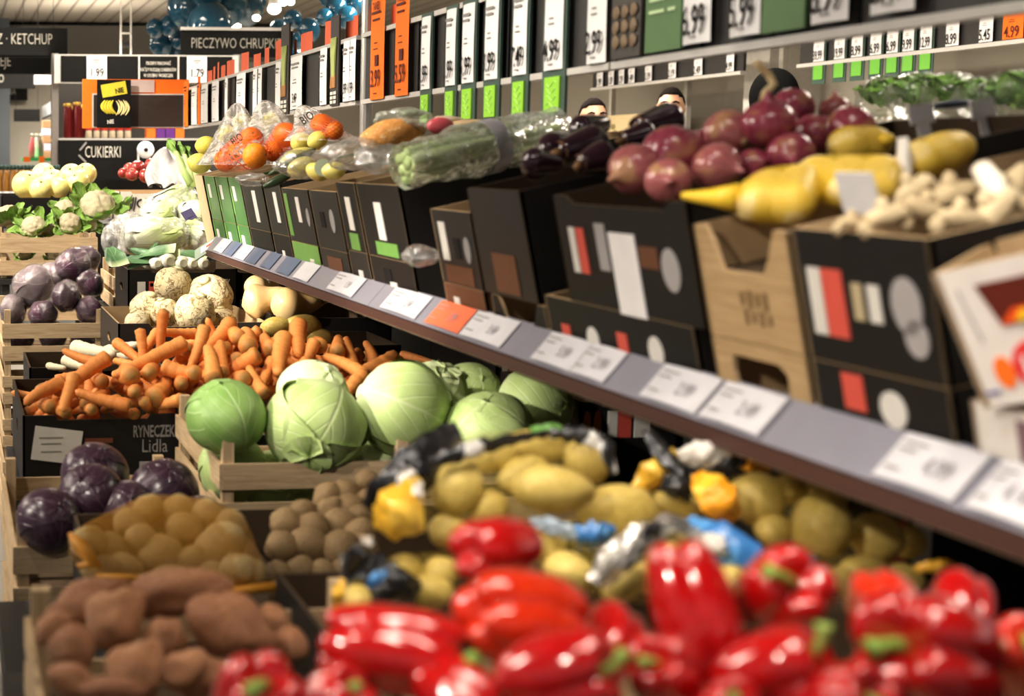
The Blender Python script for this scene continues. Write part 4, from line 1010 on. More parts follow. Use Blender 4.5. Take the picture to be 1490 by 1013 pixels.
def person(px, py, d, hgt, lab, top, trousers, hood=False, turn=0., tilt=0.):
    """(px, py) is the middle of the head; local -y is the way the person faces"""
    hp = D(px, py, d); k = hgt/1.75; foot = Vector((hp.x, hp.y, 0))
    hc = hp.z                                                   # head centre height
    face = math.atan2(-hp.x, hp.y)+R(turn)                      # turn 0 = towards the camera
    e = empty('person', lab, 'person', foot, (0, 0, face))
    b = MB(); ell(b, (0, 0, hc), (.078, .098, .118), 28, 20); ell(b, (0, -.035, hc-.06), (.058, .062, .066)); ell(b, (0, -.100, hc-.022), (.013, .018, .022), 10, 8); ell(b, (0, -.092, hc+.0), (.009, .014, .03), 10, 8)
    ell(b, (0, -.092, hc-.062), (.026, .012, .009), 12, 8); ell(b, (0, -.086, hc-.09), (.024, .018, .016), 12, 8)
    for s in (-1, 1): ell(b, (s*.08, .006, hc-.012), (.010, .020, .034), 10, 8); ell(b, (s*.036, -.082, hc+.022), (.026, .012, .010), 10, 8)
    sh = hc-.245*k
    b.tube([(0, .01, hc-.04), (0, .018, sh)], [.052, .062], 14)
    def limb(pts, rad): b.tube(pts, rad, 12)
    b.surf(np.array([[(w*math.cos(a), dd*math.sin(a), z) for a in np.linspace(0, 2*PI, 24, endpoint=False)] for z, w, dd in ((sh+.03, .09, .07), (sh-.01, .185, .095), (sh-.15, .185, .12), (sh-.32, .155, .105), (sh-.47, .165, .11), (sh-.58, .16, .11))]), True, True, True)
    hip = sh-.56
    arms = {}
    for s in (-1, 1):
        A = [(s*.19, .01, sh-.04), (s*.235, .0, sh-.32), (s*.20, -.16, sh-.48), (s*.17, -.24, sh-.50)]; arms[s] = A
        limb(A, [.055, .043, .030, .026]); ell(b, (s*.165, -.275, sh-.50), (.04, .045, .018))
        for f in range(4): limb([(s*(.14+.018*f), -.305, sh-.50), (s*(.138+.018*f), -.34, sh-.505), (s*(.137+.018*f), -.362, sh-.525)], [.0095, .009, .007])
        limb([(s*.135, -.265, sh-.50), (s*.112, -.295, sh-.51), (s*.108, -.318, sh-.52)], [.012, .010, .008])
        limb([(s*.09, 0, hip+.02), (s*.095, -.01, hip*.53), (s*.095, .01, .08)], [.085, .058, .040]); limb([(s*.095, .04, .045), (s*.10, -.12, .03)], [.045, .036])
    remesh(b, 'body', SKIN, e, .011)
    j = MB(); j.surf(np.array([[(w*math.cos(a), dd*math.sin(a), z) for a in np.linspace(0, 2*PI, 24, endpoint=False)] for z, w, dd in ((sh+.045, .085, .075), (sh+.0, .20, .115), (sh-.15, .205, .14), (sh-.32, .185, .13), (sh-.62, .19, .135))]), True, True, True)
    for s in (-1, 1): j.tube(arms[s][:3], [.072, .062, .048], 12)
    if hood: ell(j, (0, .035, hc+.018), (.125, .120, .155), 24, 16); j.tube([(0, .03, hc-.05), (0, .02, sh)], [.12, .13], 16)
    jk = remesh(j, 'hooded_jacket' if hood else 'jacket', plain(top[0], top[1], .95, .03), e, .014)
    t = MB()
    for s in (-1, 1): t.tube([(s*.09, 0, hip+.02), (s*.095, -.01, hip*.53), (s*.095, .01, .07)], [.10, .072, .06], 14)
    t.surf(np.array([[(w*math.cos(a), dd*math.sin(a), z) for a in np.linspace(0, 2*PI, 24, endpoint=False)] for z, w, dd in ((hip+.10, .175, .125), (hip-.06, .18, .13))]), True, True, True)
    remesh(t, 'trousers', plain(trousers[0], trousers[1], .8, .15), e, .014)
    if not hood:
        P, th, ph = sph(36, 26); Q = P*np.array((.086, .106, .126))
        hair = MB(); keep = []
        Pz, Py = P[..., 2], P[..., 1]
        lim = np.where(Py < -.1, .42+.2*(-Py), np.where(Py < .25, .05, -.55))
        sc = np.where(Pz > lim, 1+.03*nz3(P, 5, px), .80); Q = Q*sc[..., None]
        hair.surf(Q+np.array((0, .006, hc+.003)), True).build('hair', HAIR, e, True)
    ey = MB(); br = MB(); ir = MB()
    for s in (-1, 1):
        ell(ey, (s*.034, -.089, hc+.002), (.0155, .010, .0085), 12, 8); ell(ir, (s*.034, -.0965, hc+.002), (.007, .004, .007), 10, 8)
        br.tube([(s*.016, -.104, hc+.026), (s*.036, -.103, hc+.032), (s*.056, -.088, hc+.025)], [.005, .006, .003], 8)
    ey.build('eyes', plain('eye_white', (.30, .26, .22), .3), e, True); ir.build('irises', plain('dark_iris', (.02, .012, .01), .2), e, True); br.build('eyebrows', HAIR, e, True)
    ell(MB(), (0, -.098, hc-.062), (.024, .008, .006), 12, 8).build('mouth', plain('lips', (.36, .15, .12), .5), e, True)
    return e
person(863, 172, 8.6, 1.78, 'man with short dark hair, partly hidden behind the onions, at the left', ('black_jacket', (.02, .02, .022)), ('dark_jeans', (.03, .035, .05)), turn=14)
person(976, 156, 8.8, 1.80, 'man with short dark hair looking down, only forehead showing behind the onions', ('dark_sweater', (.03, .022, .022)), ('black_trousers', (.02, .02, .02)), turn=-4)
person(1128, 146, 7.4, 1.74, 'person in a black hood seen from behind, beyond the onion with the dry stalk', ('black_hooded_top', (.003, .003, .003)), ('dark_trousers', (.025, .025, .03)), True, 170)
# ------------------------------------------------------------------ crates, boxes and tables of the lower display
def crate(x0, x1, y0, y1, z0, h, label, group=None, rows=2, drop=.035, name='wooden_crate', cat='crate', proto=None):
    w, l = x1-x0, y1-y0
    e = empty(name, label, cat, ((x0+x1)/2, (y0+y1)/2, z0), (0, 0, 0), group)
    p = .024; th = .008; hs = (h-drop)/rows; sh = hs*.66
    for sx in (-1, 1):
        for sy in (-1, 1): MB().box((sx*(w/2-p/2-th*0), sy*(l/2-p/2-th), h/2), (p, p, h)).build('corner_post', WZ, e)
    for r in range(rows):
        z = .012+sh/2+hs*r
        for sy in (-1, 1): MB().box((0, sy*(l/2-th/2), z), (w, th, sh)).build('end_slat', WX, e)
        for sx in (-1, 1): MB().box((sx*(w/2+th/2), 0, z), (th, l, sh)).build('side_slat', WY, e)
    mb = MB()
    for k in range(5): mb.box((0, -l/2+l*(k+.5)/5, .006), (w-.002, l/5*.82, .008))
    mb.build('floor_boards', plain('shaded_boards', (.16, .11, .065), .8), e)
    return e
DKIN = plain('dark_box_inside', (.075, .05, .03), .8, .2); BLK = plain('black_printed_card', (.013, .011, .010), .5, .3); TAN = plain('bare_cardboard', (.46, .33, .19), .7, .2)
STK = plain('red_sticker', (.62, .10, .07), .5); WST = plain('pale_sticker', (.66, .64, .60), .6)
def rect(a0, b0, a1, b1): return [(a0, b0), (a1, b0), (a1, b1), (a0, b1)]
def oval(cx, cy, rx, ry, n=16): return [(cx+rx*math.cos(2*PI*k/n), cy+ry*math.sin(2*PI*k/n)) for k in range(n)]
def carton(x0, x1, y0, y1, z0, h, label, group=None, name='cardboard_box', hole=True, mats=None, cat='box', notch=True):
    """open-topped printed box, front towards the camera"""
    w, l = x1-x0, y1-y0; e = empty(name, label, cat, ((x0+x1)/2, (y0+y1)/2, z0), (0, 0, 0), group); th = .006; mats = mats or [BLK, DKIN]
    out = rect(-w/2, 0, w/2, h)
    if notch: out = [(-w/2, 0), (w/2, 0), (w/2, h), (w*.30, h), (w*.28, h-.012), (-w*.28, h-.012), (-w*.30, h), (-w/2, h)]
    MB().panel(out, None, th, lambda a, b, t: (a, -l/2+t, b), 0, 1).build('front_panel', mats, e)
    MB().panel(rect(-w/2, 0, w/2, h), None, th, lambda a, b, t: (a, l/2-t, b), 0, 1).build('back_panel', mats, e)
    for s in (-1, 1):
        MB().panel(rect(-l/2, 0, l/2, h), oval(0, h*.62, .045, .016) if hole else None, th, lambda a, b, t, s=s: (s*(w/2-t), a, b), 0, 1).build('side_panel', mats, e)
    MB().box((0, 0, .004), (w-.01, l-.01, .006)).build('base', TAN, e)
    return e
def front_mark(e, l, x, z, w, h, mat, name): return MB().box((x, -l/2-.0015, z), (w, .002, h)).build(name, mat, e)
def table(x0, x1, y0, y1, z, label):
    e = empty('display_table', label, 'display table', ((x0+x1)/2, (y0+y1)/2, 0)); w, l = x1-x0, y1-y0; m = plain('black_table_steel', (.03, .028, .026), .5)
    MB().box((0, 0, z-.013), (w, l, .024)).build('table_top', m, e)
    for sx in (-1, 1):
        for sy in (-1, 1): MB().box((sx*(w/2-.03), sy*(l/2-.03), (z-.025)/2), (.035, .035, z-.025)).build('leg', m, e)
    return e
table(.06, 1.30, .70, 1.80, .735, 'black display table in front, under the peppers and sweet potatoes')
table(.08, 1.30, 1.83, 2.59, .575, 'black display table under the net bag and loose brown potatoes')
crate(.12, .498, 2.64, 3.24, .315, .198, 'empty-looking wooden crate under the crate of red cabbages')
table(.10, .51, 2.61, 3.30, .313, 'small low black display table under the red cabbage crates')
table(.53, 1.40, 2.70, 3.34, .645, 'black display table under the white cabbages')
table(.15, 1.42, 3.35, 3.97, .59, 'long black display table under the carrots')
table(.50, 1.50, 4.36, 4.99, .695, 'black display table under the celeriac and squashes')
table(.60, 1.12, 5.01, 5.95, .815, 'black display table under the leeks and Chinese cabbages')
table(.22, 1.25, 7.30, 8.05, 1.09, 'tall black display table far back, under the melons and apples')

# ---- peppers in front
carton(.17, .90, .74, 1.14, .736, .20, 'black cardboard box under the red peppers, hidden by them', hole=False)
pepper(570, 945, 158, 1.02, (.93, -.15, .25), 'dark red pepper lying on its side, leftmost of the big front ones', 2, 1, 30, sz=1.05)
pepper(722, 800, 128, 1.12, (.75, -.25, -.55), 'red pepper on top of the heap, pointing up before the yellow potatoes', 1, 2, 80)
pepper(758, 905, 185, 1.03, (.85, -.25, -.35), 'large orange-red pepper with stacked horizontal lobes, below the topmost one', 0, 0, 45, True, 1.0)
pepper(893, 935, 120, 1.06, (.2, .3, -.9), 'red pepper half hidden right of the large lobed one', 3, 2, 10)
pepper(812, 985, 160, .95, (.55, .2, .5), 'red pepper at the bottom edge with several round glints, left of centre', 1, 0, 60)
pepper(968, 985, 125, .97, (-.5, .5, .5), 'red pepper at the bottom edge with its stem stub facing left', 0, 2, 20)
pepper(1010, 885, 150, 1.04, (.1, -.9, .25), 'tall dark red pepper standing upright in the middle of the heap', 2, 2, 25, sz=1.05)
pepper(1135, 868, 142, 1.05, (-.1, .45, .85), 'red pepper with a curved green stem arching over its middle', 0, 1, 50)
pepper(1120, 985, 165, .95, (.60, .55, .45), 'red pepper at the bottom with a thick green stem pointing up right', 3, 0, 70)
pepper(1285, 885, 125, 1.06, (-.2, -.3, .9), 'orange-red pepper behind the biggest one, stem stub showing', 1, 2, 0, True)
pepper(1350, 960, 215, .94, (-.75, .35, .45), 'biggest glossy red pepper at the lower right', 0, 2, 15)
pepper(1400, 885, 108, 1.05, (.3, .5, -.8), 'round red pepper perched on the top right of the heap', 3, 2, 0)
pepper(1490, 965, 130, .98, (-.3, .75, .5), 'orange-red pepper at the right edge with a yellow-green stem', 1, 1, 160, True)
pepper(375, 1035, 150, .98, (.10, .75, .60), 'red pepper at the bottom left with a long green stem standing up', 0, 1, 100)
pepper(478, 1030, 125, 1.0, (.3, .5, .4), 'red pepper at the bottom edge, between the long-stemmed and the dark one', 1, 2, 0)
pepper(1225, 1025, 130, .90, (.1, .4, .8), 'red pepper cut by the bottom edge, left of the biggest one', 2, 2, 40)
pepper(660, 1010, 130, .98, (.75, -.4, .5), 'dark red pepper low at the bottom edge with a stem hanging down', 3, 1, 0)
pepper(1050, 1040, 110, .92, (0, .6, .6), 'small red pepper peeking up at the bottom edge, below the upright one', 1, 2, 0)

# ---- sweet potatoes
crate(.094, .50, 1.16, 1.70, .737, .15, 'dark wooden crate holding the sweet potatoes', rows=2)
for px, py, w, h, a, d, pt, lab in ((262, 862, 150, 66, 12, 1.58, 0, 'long pinkish sweet potato lying across the back of the heap'), (130, 878, 135, 62, 24, 1.56, 10, 'dark long sweet potato at the back left of the heap'), (170, 900, 98, 82, 60, 1.50, 0, 'plump sweet potato left of the middle, tapering upwards'),
    (243, 928, 66, 60, -50, 1.48, 20, 'small reddish sweet potato wedged in the middle of the heap'), (338, 918, 150, 92, -22, 1.50, 0, 'largest sweet potato, right of the middle'), (106, 948, 72, 62, -70, 1.42, 0, 'rounded sweet potato at the left edge of the heap'),
    (200, 972, 92, 80, 55, 1.38, 0, 'blunt sweet potato at the lower middle of the heap'), (268, 972, 80, 52, 25, 1.40, 10, 'sweet potato behind the long-stemmed pepper'), (108, 994, 84, 48, -20, 1.34, 0, 'knobbly dark sweet potato at the bottom left'),
    (425, 938, 58, 48, -30, 1.52, 0, 'small orange-brown sweet potato at the right end of the heap'), (398, 905, 60, 46, -40, 1.58, 0, 'sweet potato half hidden behind the largest one, at the right'), (165, 1006, 95, 40, 5, 1.30, 0, 'sweet potato cut by the bottom edge at the left'),
    (300, 985, 100, 60, 10, 1.42, 0, 'sweet potato low in the heap, just left of the long green pepper stem'), (80, 915, 60, 44, 50, 1.50, 10, 'sweet potato end against the left crate wall')):
    potato('sweet_potato', px, py, w*.98, h*.96, a, d, lab, 'sweet potatoes in the front crate', pt, 'sweet potato')

# ---- net bag of potatoes in front of the red cabbages, loose brown potatoes
carton(.215, .50, 1.90, 2.46, .577, .20, 'box below the orange net bag of potatoes', hole=False)
rs = np.random.RandomState(8); inbag = []
brow = lambda s: 0 if s[1] < 772 else 1 if s[1] < 816 else 2
seen = [(160, 800, 52, 42, 10), (233, 808, 62, 50, 20), (190, 762, 48, 40, 0), (268, 770, 50, 42, -20), (320, 795, 58, 66, -60), (345, 830, 50, 45, 0), (260, 742, 46, 38, 0), (215, 740, 44, 36, 20), (300, 748, 46, 38, 0), (150, 830, 60, 36, 0), (285, 815, 44, 36, 10), (205, 785, 44, 40, 0), (335, 765, 44, 40, 0), (180, 828, 50, 40, 0), (250, 845, 60, 40, 0), (365, 835, 40, 44, 0), (130, 790, 44, 50, 70), (310, 840, 50, 44, 0)]
brk = ranks(seen, brow, lambda s: s[0])
for i, (px, py, w, h, a) in enumerate(seen):
    d = 2.16-.0013*(py-740)+rs.uniform(-.02, .02)
    inbag.append(potato('bagged_potato', px, py, w*1.12, h*1.12, a, d, 'brown potato in the orange net bag, '+['top', 'middle', 'bottom'][brk[i][0]]+f' row, {ORD[brk[i][1]]} from the left', 'potatoes in the orange net bag'))
c, P = hull_bag(items_of(inbag, 'bagged_potato'), 1.04, axis=RT, extra=[D(97, 805, 2.05), D(395, 858, 2.02), D(100, 780, 2.1), D(335, 864, 1.99)])
NETO = netmat('orange_net', (.48, .23, .02), 110, 76, .20)
e = empty('potato_net_bag', 'orange net bag full of potatoes, leaning before the red cabbages', 'net bag', c)
MB().surf(P, True).build('net', NETO, e, True)
for tp, tr in (([(102, 778, 2.06), (118, 795, 2.0), (138, 822, 2.0), (112, 824, 2.0)], [.004, .012, .012, .004]), ([(140, 838, 1.99), (205, 842, 1.97)], [.004, .006]), ([(330, 862, 1.98), (398, 854, 2.0)], [.006, .008])):
    MB().tube([D(*t)-c for t in tp], tr, 8).build('gathered_edge', plain('bright_orange_net', (.66, .30, .03), .5), e, True)
# D(118, 795, 2.0)-c, D(138, 822, 2.0)-c, D(112, 824, 2.0)-c], [.004, .012, .012, .004], 8); mb.tube([D(140, 838, 1.99)-c, D(205, 842, 1.97)-c], [.004, .006], 8); mb.tube([D(330, 862, 1.98)-c, D(398, 854, 2.0)-c], [.006, .008], 8)
#mb.build('gathered_edge', plain('bright_orange_net', (.66, .30, .03), .5), e, True)
carton(.51, .98, 2.02, 2.56, .577, .175, 'black box with the loose brown potatoes', hole=True)
loose = [(418, 763, 54, 46), (458, 770, 56, 46), (498, 765, 58, 46), (478, 745, 52, 36), (512, 742, 52, 44), (540, 730, 44, 38), (412, 798, 56, 46), (452, 796, 70, 52), (497, 803, 62, 62), (435, 835, 56, 46), (404, 838, 44, 44), (475, 722, 46, 34), (505, 718, 46, 38), (536, 702, 40, 34), (470, 838, 50, 46), (412, 858, 52, 36), (522, 778, 54, 46), (528, 800, 50, 48), (505, 836, 54, 50), (452, 860, 50, 34), (525, 755, 46, 40), (440, 745, 44, 36), (555, 718, 40, 34)]
lrk = ranks(loose, lambda s: 0 if s[1] < 735 else 1 if s[1] < 782 else 2 if s[1] < 820 else 3, lambda s: s[0])
ll = {6: 'brown potato at the left edge of the loose heap, touching the net bag', 7: 'long tilted brown potato in the middle of the loose heap', 8: 'brown potato low in the heap beside the black film', 0: 'dark brown potato at the upper left of the loose heap', 13: 'small brown potato at the top of the loose heap, under the crate slat'}
for i, (px, py, w, h) in enumerate(loose):
    potato('brown_potato', px, py, w*1.02, h*1.0, rs.uniform(-40, 50), 2.36-.0018*(py-720), ll.get(i) or 'loose brown potato beside the net bag, '+['top', 'upper', 'lower', 'bottom'][lrk[i][0]]+f' row, {ORD[lrk[i][1]]} from the left', 'loose brown potatoes')

# ---- yellow potato bags in front
carton(.43, 1.14, 1.24, 1.78, .737, .13, 'black box under the yellow potato bags', hole=False)
NETY = netmat('yellow_net', (.46, .34, .05), 70, 48, .075)
BLKF = crinkle('black_printed_film', (.012, .012, .014), None, 30, .18); BWF = crinkle('black_white_film', (.02, .02, .022), (.72, .70, .66), 26, .2, 0, .57)
FOIL = crinkle('silver_foil', (.62, .60, .56), (.80, .78, .72), 40, .18, .75); BLUF = crinkle('blue_film', (.05, .20, .48), (.12, .34, .66), 22, .25); ORF = crinkle('orange_film', (.85, .38, .02), (.92, .52, .05), 20, .3); WHF = crinkle('white_film', (.72, .68, .62), None, 24, .3); YLF = crinkle('yellow_film', (.88, .52, .05), (.94, .62, .10), 18, .3)
def strip(e, c, pts, w0, mat, name, d=None, wob=.006, n=18):
    """crumpled band of film through points (px, py, depth, width px)"""
    q = [D(p[0], p[1], p[2]) for p in pts]; ws = [p[3]*p[2]/F for p in pts]; L = len(q); P = np.zeros((n, 7, 3))
    for j in range(n):
        t = j/(n-1)*(L-1); i = min(int(t), L-2); f = t-i; f2 = f*f*(3-2*f)
        p = q[i].lerp(q[i+1], f); w = ws[i]*(1-f2)+ws[i+1]*f2
        tan = (q[i+1]-q[i]).normalized(); side = tan.cross(FW).normalized()
        for k in range(7):
            u = k/6*2-1; P[j, k] = p-c+side*(u*w/2)-FW*(w*.28*(1-u*u)+wob*noise.noise(Vector((t*3, u*2, w0))))+UP*(wob*noise.noise(Vector((t*4, u*3, w0+5))))
    return MB().surf(P).build(name, mat, e, True, weld=False)
def ybag(spec, label, plab, grp, extra, name='potato_net_bag'):
    pots_ = [potato('yellow_potato', px, py, w*1.0, h*1.0, a, d, lab or plab, None if lab else grp) for px, py, w, h, a, d, lab in spec]
    c, P = hull_bag(items_of(pots_, 'yellow_potato'), 1.03, axis=RT, extra=[D(*x) for x in extra])
    e = empty(name, label, 'net bag', c); MB().surf(P, True).build('net', NETY, e, True); return e, c
e, c = ybag([(664, 708, 84, 74, 40, 1.60, 'oval yellow potato at the left of the front net bag, beside the orange tab'), (803, 712, 126, 66, -4, 1.57, 'long smooth yellow potato across the middle of the front net bag'), (713, 742, 58, 56, 60, 1.60, 'small round yellow potato below the middle of the front net bag'), (655, 773, 66, 52, 10, 1.60, 'yellow potato low at the left of the front net bag'),
    (853, 672, 72, 58, -50, 1.68, 'yellow potato at the upper right of the front net bag'), (700, 668, 110, 50, 8, 1.72, None), (780, 650, 110, 50, 0, 1.74, None), (760, 690, 80, 50, 20, 1.70, None)],
    'yellow net bag of potatoes with black film collar, topmost in front of the cabbages', 'yellow potato behind the net near the top of the front bag', 'potatoes at the back of the front net bag', [(600, 690, 1.66), (880, 640, 1.74), (690, 625, 1.74), (830, 628, 1.76)])
strip(e, c, [(538, 742, 1.62, 30), (562, 716, 1.60, 56), (608, 680, 1.59, 72), (648, 648, 1.62, 60), (668, 628, 1.66, 34)], 1, BLKF, 'black_collar')
strip(e, c, [(578, 722, 1.575, 10), (592, 700, 1.565, 30), (602, 684, 1.565, 12)], 2, WHF, 'white_print')
strip(e, c, [(625, 672, 1.57, 14), (680, 656, 1.57, 26), (740, 640, 1.60, 16), (800, 630, 1.64, 10)], 3, BWF, 'printed_band'); strip(e, c, [(800, 632, 1.64, 14), (840, 632, 1.63, 26), (880, 645, 1.62, 24), (892, 690, 1.62, 12)], 4, BWF, 'printed_edge')
strip(e, c, [(545, 768, 1.555, 10), (560, 764, 1.54, 58), (585, 745, 1.53, 86), (602, 715, 1.55, 44), (612, 698, 1.57, 16)], 5, YLF, 'orange_tab')
strip(e, c, [(608, 738, 1.54, 8), (607, 715, 1.54, 18), (612, 700, 1.55, 8)], 6, WHF, 'white_tab')
strip(e, c, [(770, 628, 1.70, 14), (800, 626, 1.69, 20), (830, 630, 1.69, 10)], 7, plain('green_print', (.16, .36, .08), .4), 'green_print')
e, c = ybag([(900, 746, 118, 76, 4, 1.62, 'big dull yellow potato in the second net bag, right of the front one'), (828, 832, 58, 76, 72, 1.50, 'upright yellow potato beside the topmost pepper'), (790, 795, 70, 50, 20, 1.55, None), (945, 832, 60, 60, 0, 1.52, None), (905, 850, 70, 50, 30, 1.50, None), (985, 735, 70, 44, -15, 1.68, None), (975, 800, 60, 50, 0, 1.56, None), (1000, 850, 70, 56, 0, 1.50, None)],
    'yellow net bag of potatoes with silver foil collar, behind the red peppers', 'yellow potato behind the foil of the second net bag', 'potatoes in the foil-collared bag', [(780, 770, 1.6), (1010, 720, 1.7), (1010, 880, 1.5)])
strip(e, c, [(868, 850, 1.46, 34), (895, 815, 1.45, 52), (935, 785, 1.46, 50), (975, 765, 1.50, 40), (1020, 790, 1.52, 30)], 11, FOIL, 'foil_collar')
strip(e, c, [(938, 782, 1.445, 8), (950, 772, 1.44, 26), (962, 765, 1.445, 8)], 12, BLKF, 'black_print')
strip(e, c, [(770, 758, 1.55, 10), (800, 765, 1.53, 26), (838, 778, 1.52, 22), (848, 782, 1.52, 14)], 13, crinkle('grey_blue_film', (.30, .36, .42), None, 24, .25), 'film_fold'); strip(e, c, [(838, 780, 1.515, 30), (866, 778, 1.51, 38), (894, 772, 1.52, 18)], 14, BLUF, 'blue_print')
strip(e, c, [(835, 800, 1.52, 10), (865, 800, 1.51, 16), (905, 790, 1.53, 8)], 15, BLKF, 'black_fold')
e, c = ybag([(1102, 726, 76, 78, 80, 1.66, 'round yellow potato nearest the orange film under the price rail'), (1195, 766, 92, 84, -30, 1.63, 'large yellow potato in the middle of the bag under the price rail'), (1276, 782, 76, 66, 0, 1.64, 'yellow potato right of the large one under the price rail'), (1324, 790, 46, 46, 0, 1.68, 'small yellow potato at the right end of the bag under the price rail'), (1125, 770, 54, 46, 20, 1.64, 'small yellow potato below the round one under the price rail'),
    (1150, 712, 50, 44, 0, 1.74, None), (1200, 722, 70, 44, -18, 1.78, None), (1270, 745, 70, 44, -18, 1.78, None)], 'yellow net bag of potatoes lying right under the price rail', 'yellow potato at the back of the bag under the price rail', 'potatoes at the back of the bag under the rail', [(1060, 690, 1.74), (1345, 800, 1.70), (1180, 690, 1.8), (1330, 760, 1.78)])
strip(e, c, [(1012, 688, 1.64, 16), (1030, 705, 1.62, 50), (1050, 730, 1.61, 60), (1072, 752, 1.62, 24)], 21, ORF, 'orange_print')
strip(e, c, [(925, 715, 1.70, 20), (950, 690, 1.70, 44), (985, 665, 1.72, 30)], 22, YLF, 'yellow_print'); strip(e, c, [(985, 665, 1.70, 20), (1020, 662, 1.68, 40), (1060, 656, 1.68, 34), (1085, 660, 1.70, 12)], 23, WHF, 'white_print'); strip(e, c, [(1040, 682, 1.66, 10), (1062, 676, 1.65, 24), (1085, 670, 1.66, 10)], 24, BLKF, 'black_print')
strip(e, c, [(1060, 660, 1.72, 14), (1090, 672, 1.70, 30), (1120, 682, 1.72, 12)], 25, ORF, 'orange_edge'); strip(e, c, [(940, 625, 1.72, 14), (960, 655, 1.70, 26), (990, 690, 1.68, 22), (1008, 722, 1.68, 8)], 26, BLKF, 'black_fold'); strip(e, c, [(960, 700, 1.66, 26), (990, 712, 1.65, 34), (1004, 730, 1.66, 10)], 27, BWF, 'printed_fold')
e, c = ybag([(1260, 832, 78, 44, 0, 1.54, 'yellow potato low at the right, just above the orange-red pepper'), (1318, 842, 60, 40, -20, 1.54, 'yellow potato behind the round pepper at the right'), (1220, 850, 60, 46, 0, 1.52, None), (1180, 850, 60, 50, 0, 1.50, None), (1120, 850, 70, 50, 0, 1.50, None), (1060, 850, 70, 50, 0, 1.50, None)],
    'yellow net bag of potatoes with blue film, half hidden behind the right-hand peppers', 'yellow potato hidden behind the peppers at the right', 'potatoes behind the peppers', [(1020, 790, 1.56), (1345, 830, 1.56)])
strip(e, c, [(1000, 752, 1.56, 16), (1025, 775, 1.53, 56), (1075, 802, 1.51, 52), (1120, 832, 1.50, 40), (1140, 850, 1.50, 20)], 31, BLUF, 'blue_print'); strip(e, c, [(1020, 776, 1.52, 8), (1040, 790, 1.50, 34), (1055, 806, 1.50, 10)], 32, WHF, 'white_print')
strip(e, c, [(1170, 805, 1.50, 12), (1195, 830, 1.48, 20), (1215, 870, 1.47, 16)], 33, BLKF, 'black_fold'); strip(e, c, [(1330, 830, 1.52, 12), (1365, 822, 1.51, 20), (1400, 828, 1.52, 8)], 34, ORF, 'orange_print')
e, c = ybag([(640, 836, 60, 46, 30, 1.56, 'greyish yellow potato left of the topmost pepper'), (620, 862, 80, 50, 0, 1.52, None), (545, 850, 70, 60, 0, 1.54, None), (590, 830, 50, 46, 0, 1.56, None), (520, 880, 60, 60, 0, 1.50, None)], 'yellow net bag of potatoes with black and blue film, above the leftmost dark pepper', 'yellow potato under the black film above the dark pepper', 'potatoes under the black film', [(500, 850, 1.54), (660, 800, 1.58), (490, 900, 1.5)])
strip(e, c, [(505, 800, 1.56, 30), (525, 825, 1.52, 60), (560, 850, 1.48, 70), (595, 860, 1.48, 50), (612, 850, 1.50, 16)], 41, BLKF, 'black_collar'); strip(e, c, [(505, 838, 1.52, 16), (525, 805, 1.50, 34), (548, 782, 1.53, 14)], 42, BWF, 'printed_band'); strip(e, c, [(535, 855, 1.465, 8), (548, 842, 1.46, 20), (562, 832, 1.465, 8)], 43, BLUF, 'blue_print')
strip(e, c, [(558, 860, 1.47, 12), (580, 848, 1.46, 30), (600, 842, 1.47, 12)], 44, BWF, 'printed_fold'); strip(e, c, [(488, 890, 1.49, 8), (492, 865, 1.48, 18), (500, 842, 1.49, 8)], 45, YLF, 'yellow_edge')

# ---- red cabbages, white cabbages
crate(.12, .498, 2.64, 3.24, .517, .20, 'wooden crate holding the dark red cabbages')
RCA = leafmat('red_cabbage_leaf', (.030, .014, .028), (.060, .026, .045), (.16, .09, .13), 6, .28, .07, sheen=.6)
def red_cab(px, py, rp, d, label, seed, ax):
    e = empty('red_cabbage', label, 'red cabbage', D(px, py, d), aim(RT*ax[0]+UP*ax[1]-FW*ax[2]), 'red cabbages in the low crate'); r = rp*d/F
    P, th, ph = sph(32, 22); P = P*(1+.02*nz3(P, 2, seed))[..., None]*r; P[..., 2] *= .9; MB().surf(P, True).build('head', RCA, e, True)
    for i in range(3): MB().surf(cab_patch(i*2.1+seed, 1.0, r*(1.0+.01*i), seed+i, flare=.04)).build('outer_leaf', RCA, e, True, weld=False)
red_cab(138, 692, 50, 2.92, 'dark red cabbage at the back of the crate, below the white sticker', 1, (.2, .8, .4)); red_cab(132, 722, 48, 2.80, 'glossy dark red cabbage in the middle of the crate', 2, (-.3, .6, .6))
red_cab(72, 758, 48, 2.72, 'round dark red cabbage at the left post of its crate', 3, (.3, .5, .6)); red_cab(240, 716, 50, 2.84, 'shiny red cabbage with pale veins, right of the others', 4, (.1, .75, .55)); red_cab(185, 745, 46, 2.78, 'dark red cabbage half hidden behind the net bag', 5, (.1, .5, .7)); red_cab(290, 760, 40, 2.76, 'dark red cabbage in the right corner of the low crate', 6, (0, .6, .6))
crate(.553, .947, 2.76, 3.33, .647, .20, 'pale wooden crate of white cabbages, left of two')
crate(.962, 1.355, 2.76, 3.33, .647, .20, 'pale wooden crate of white cabbages, right of two, behind the potato bags')
def cab(px, py, rp, d, ax, label, mat=CABL, seed=0, roll=0, **k): return cabbage(D(px, py, d), rp*d/F, RT*ax[0]+UP*ax[1]-FW*ax[2], label, mat, seed, R(roll), **k)
cab(328, 606, 59, 2.92, (-.15, .75, .35), 'dark green round cabbage, leftmost in the heap', CABD, .5, 20, outer=2, flare=.02)
cab(455, 575, 52, 3.12, (.3, .6, .5), 'pale cabbage behind the front one, with a whitish torn leaf', CABP, 1.4, 60, flare=.12)
cab(457, 622, 72, 2.92, (-.25, -.50, .75), 'large cabbage in front with a big folded outer leaf and midrib', CABL, 2.2, 200, flare=.16)
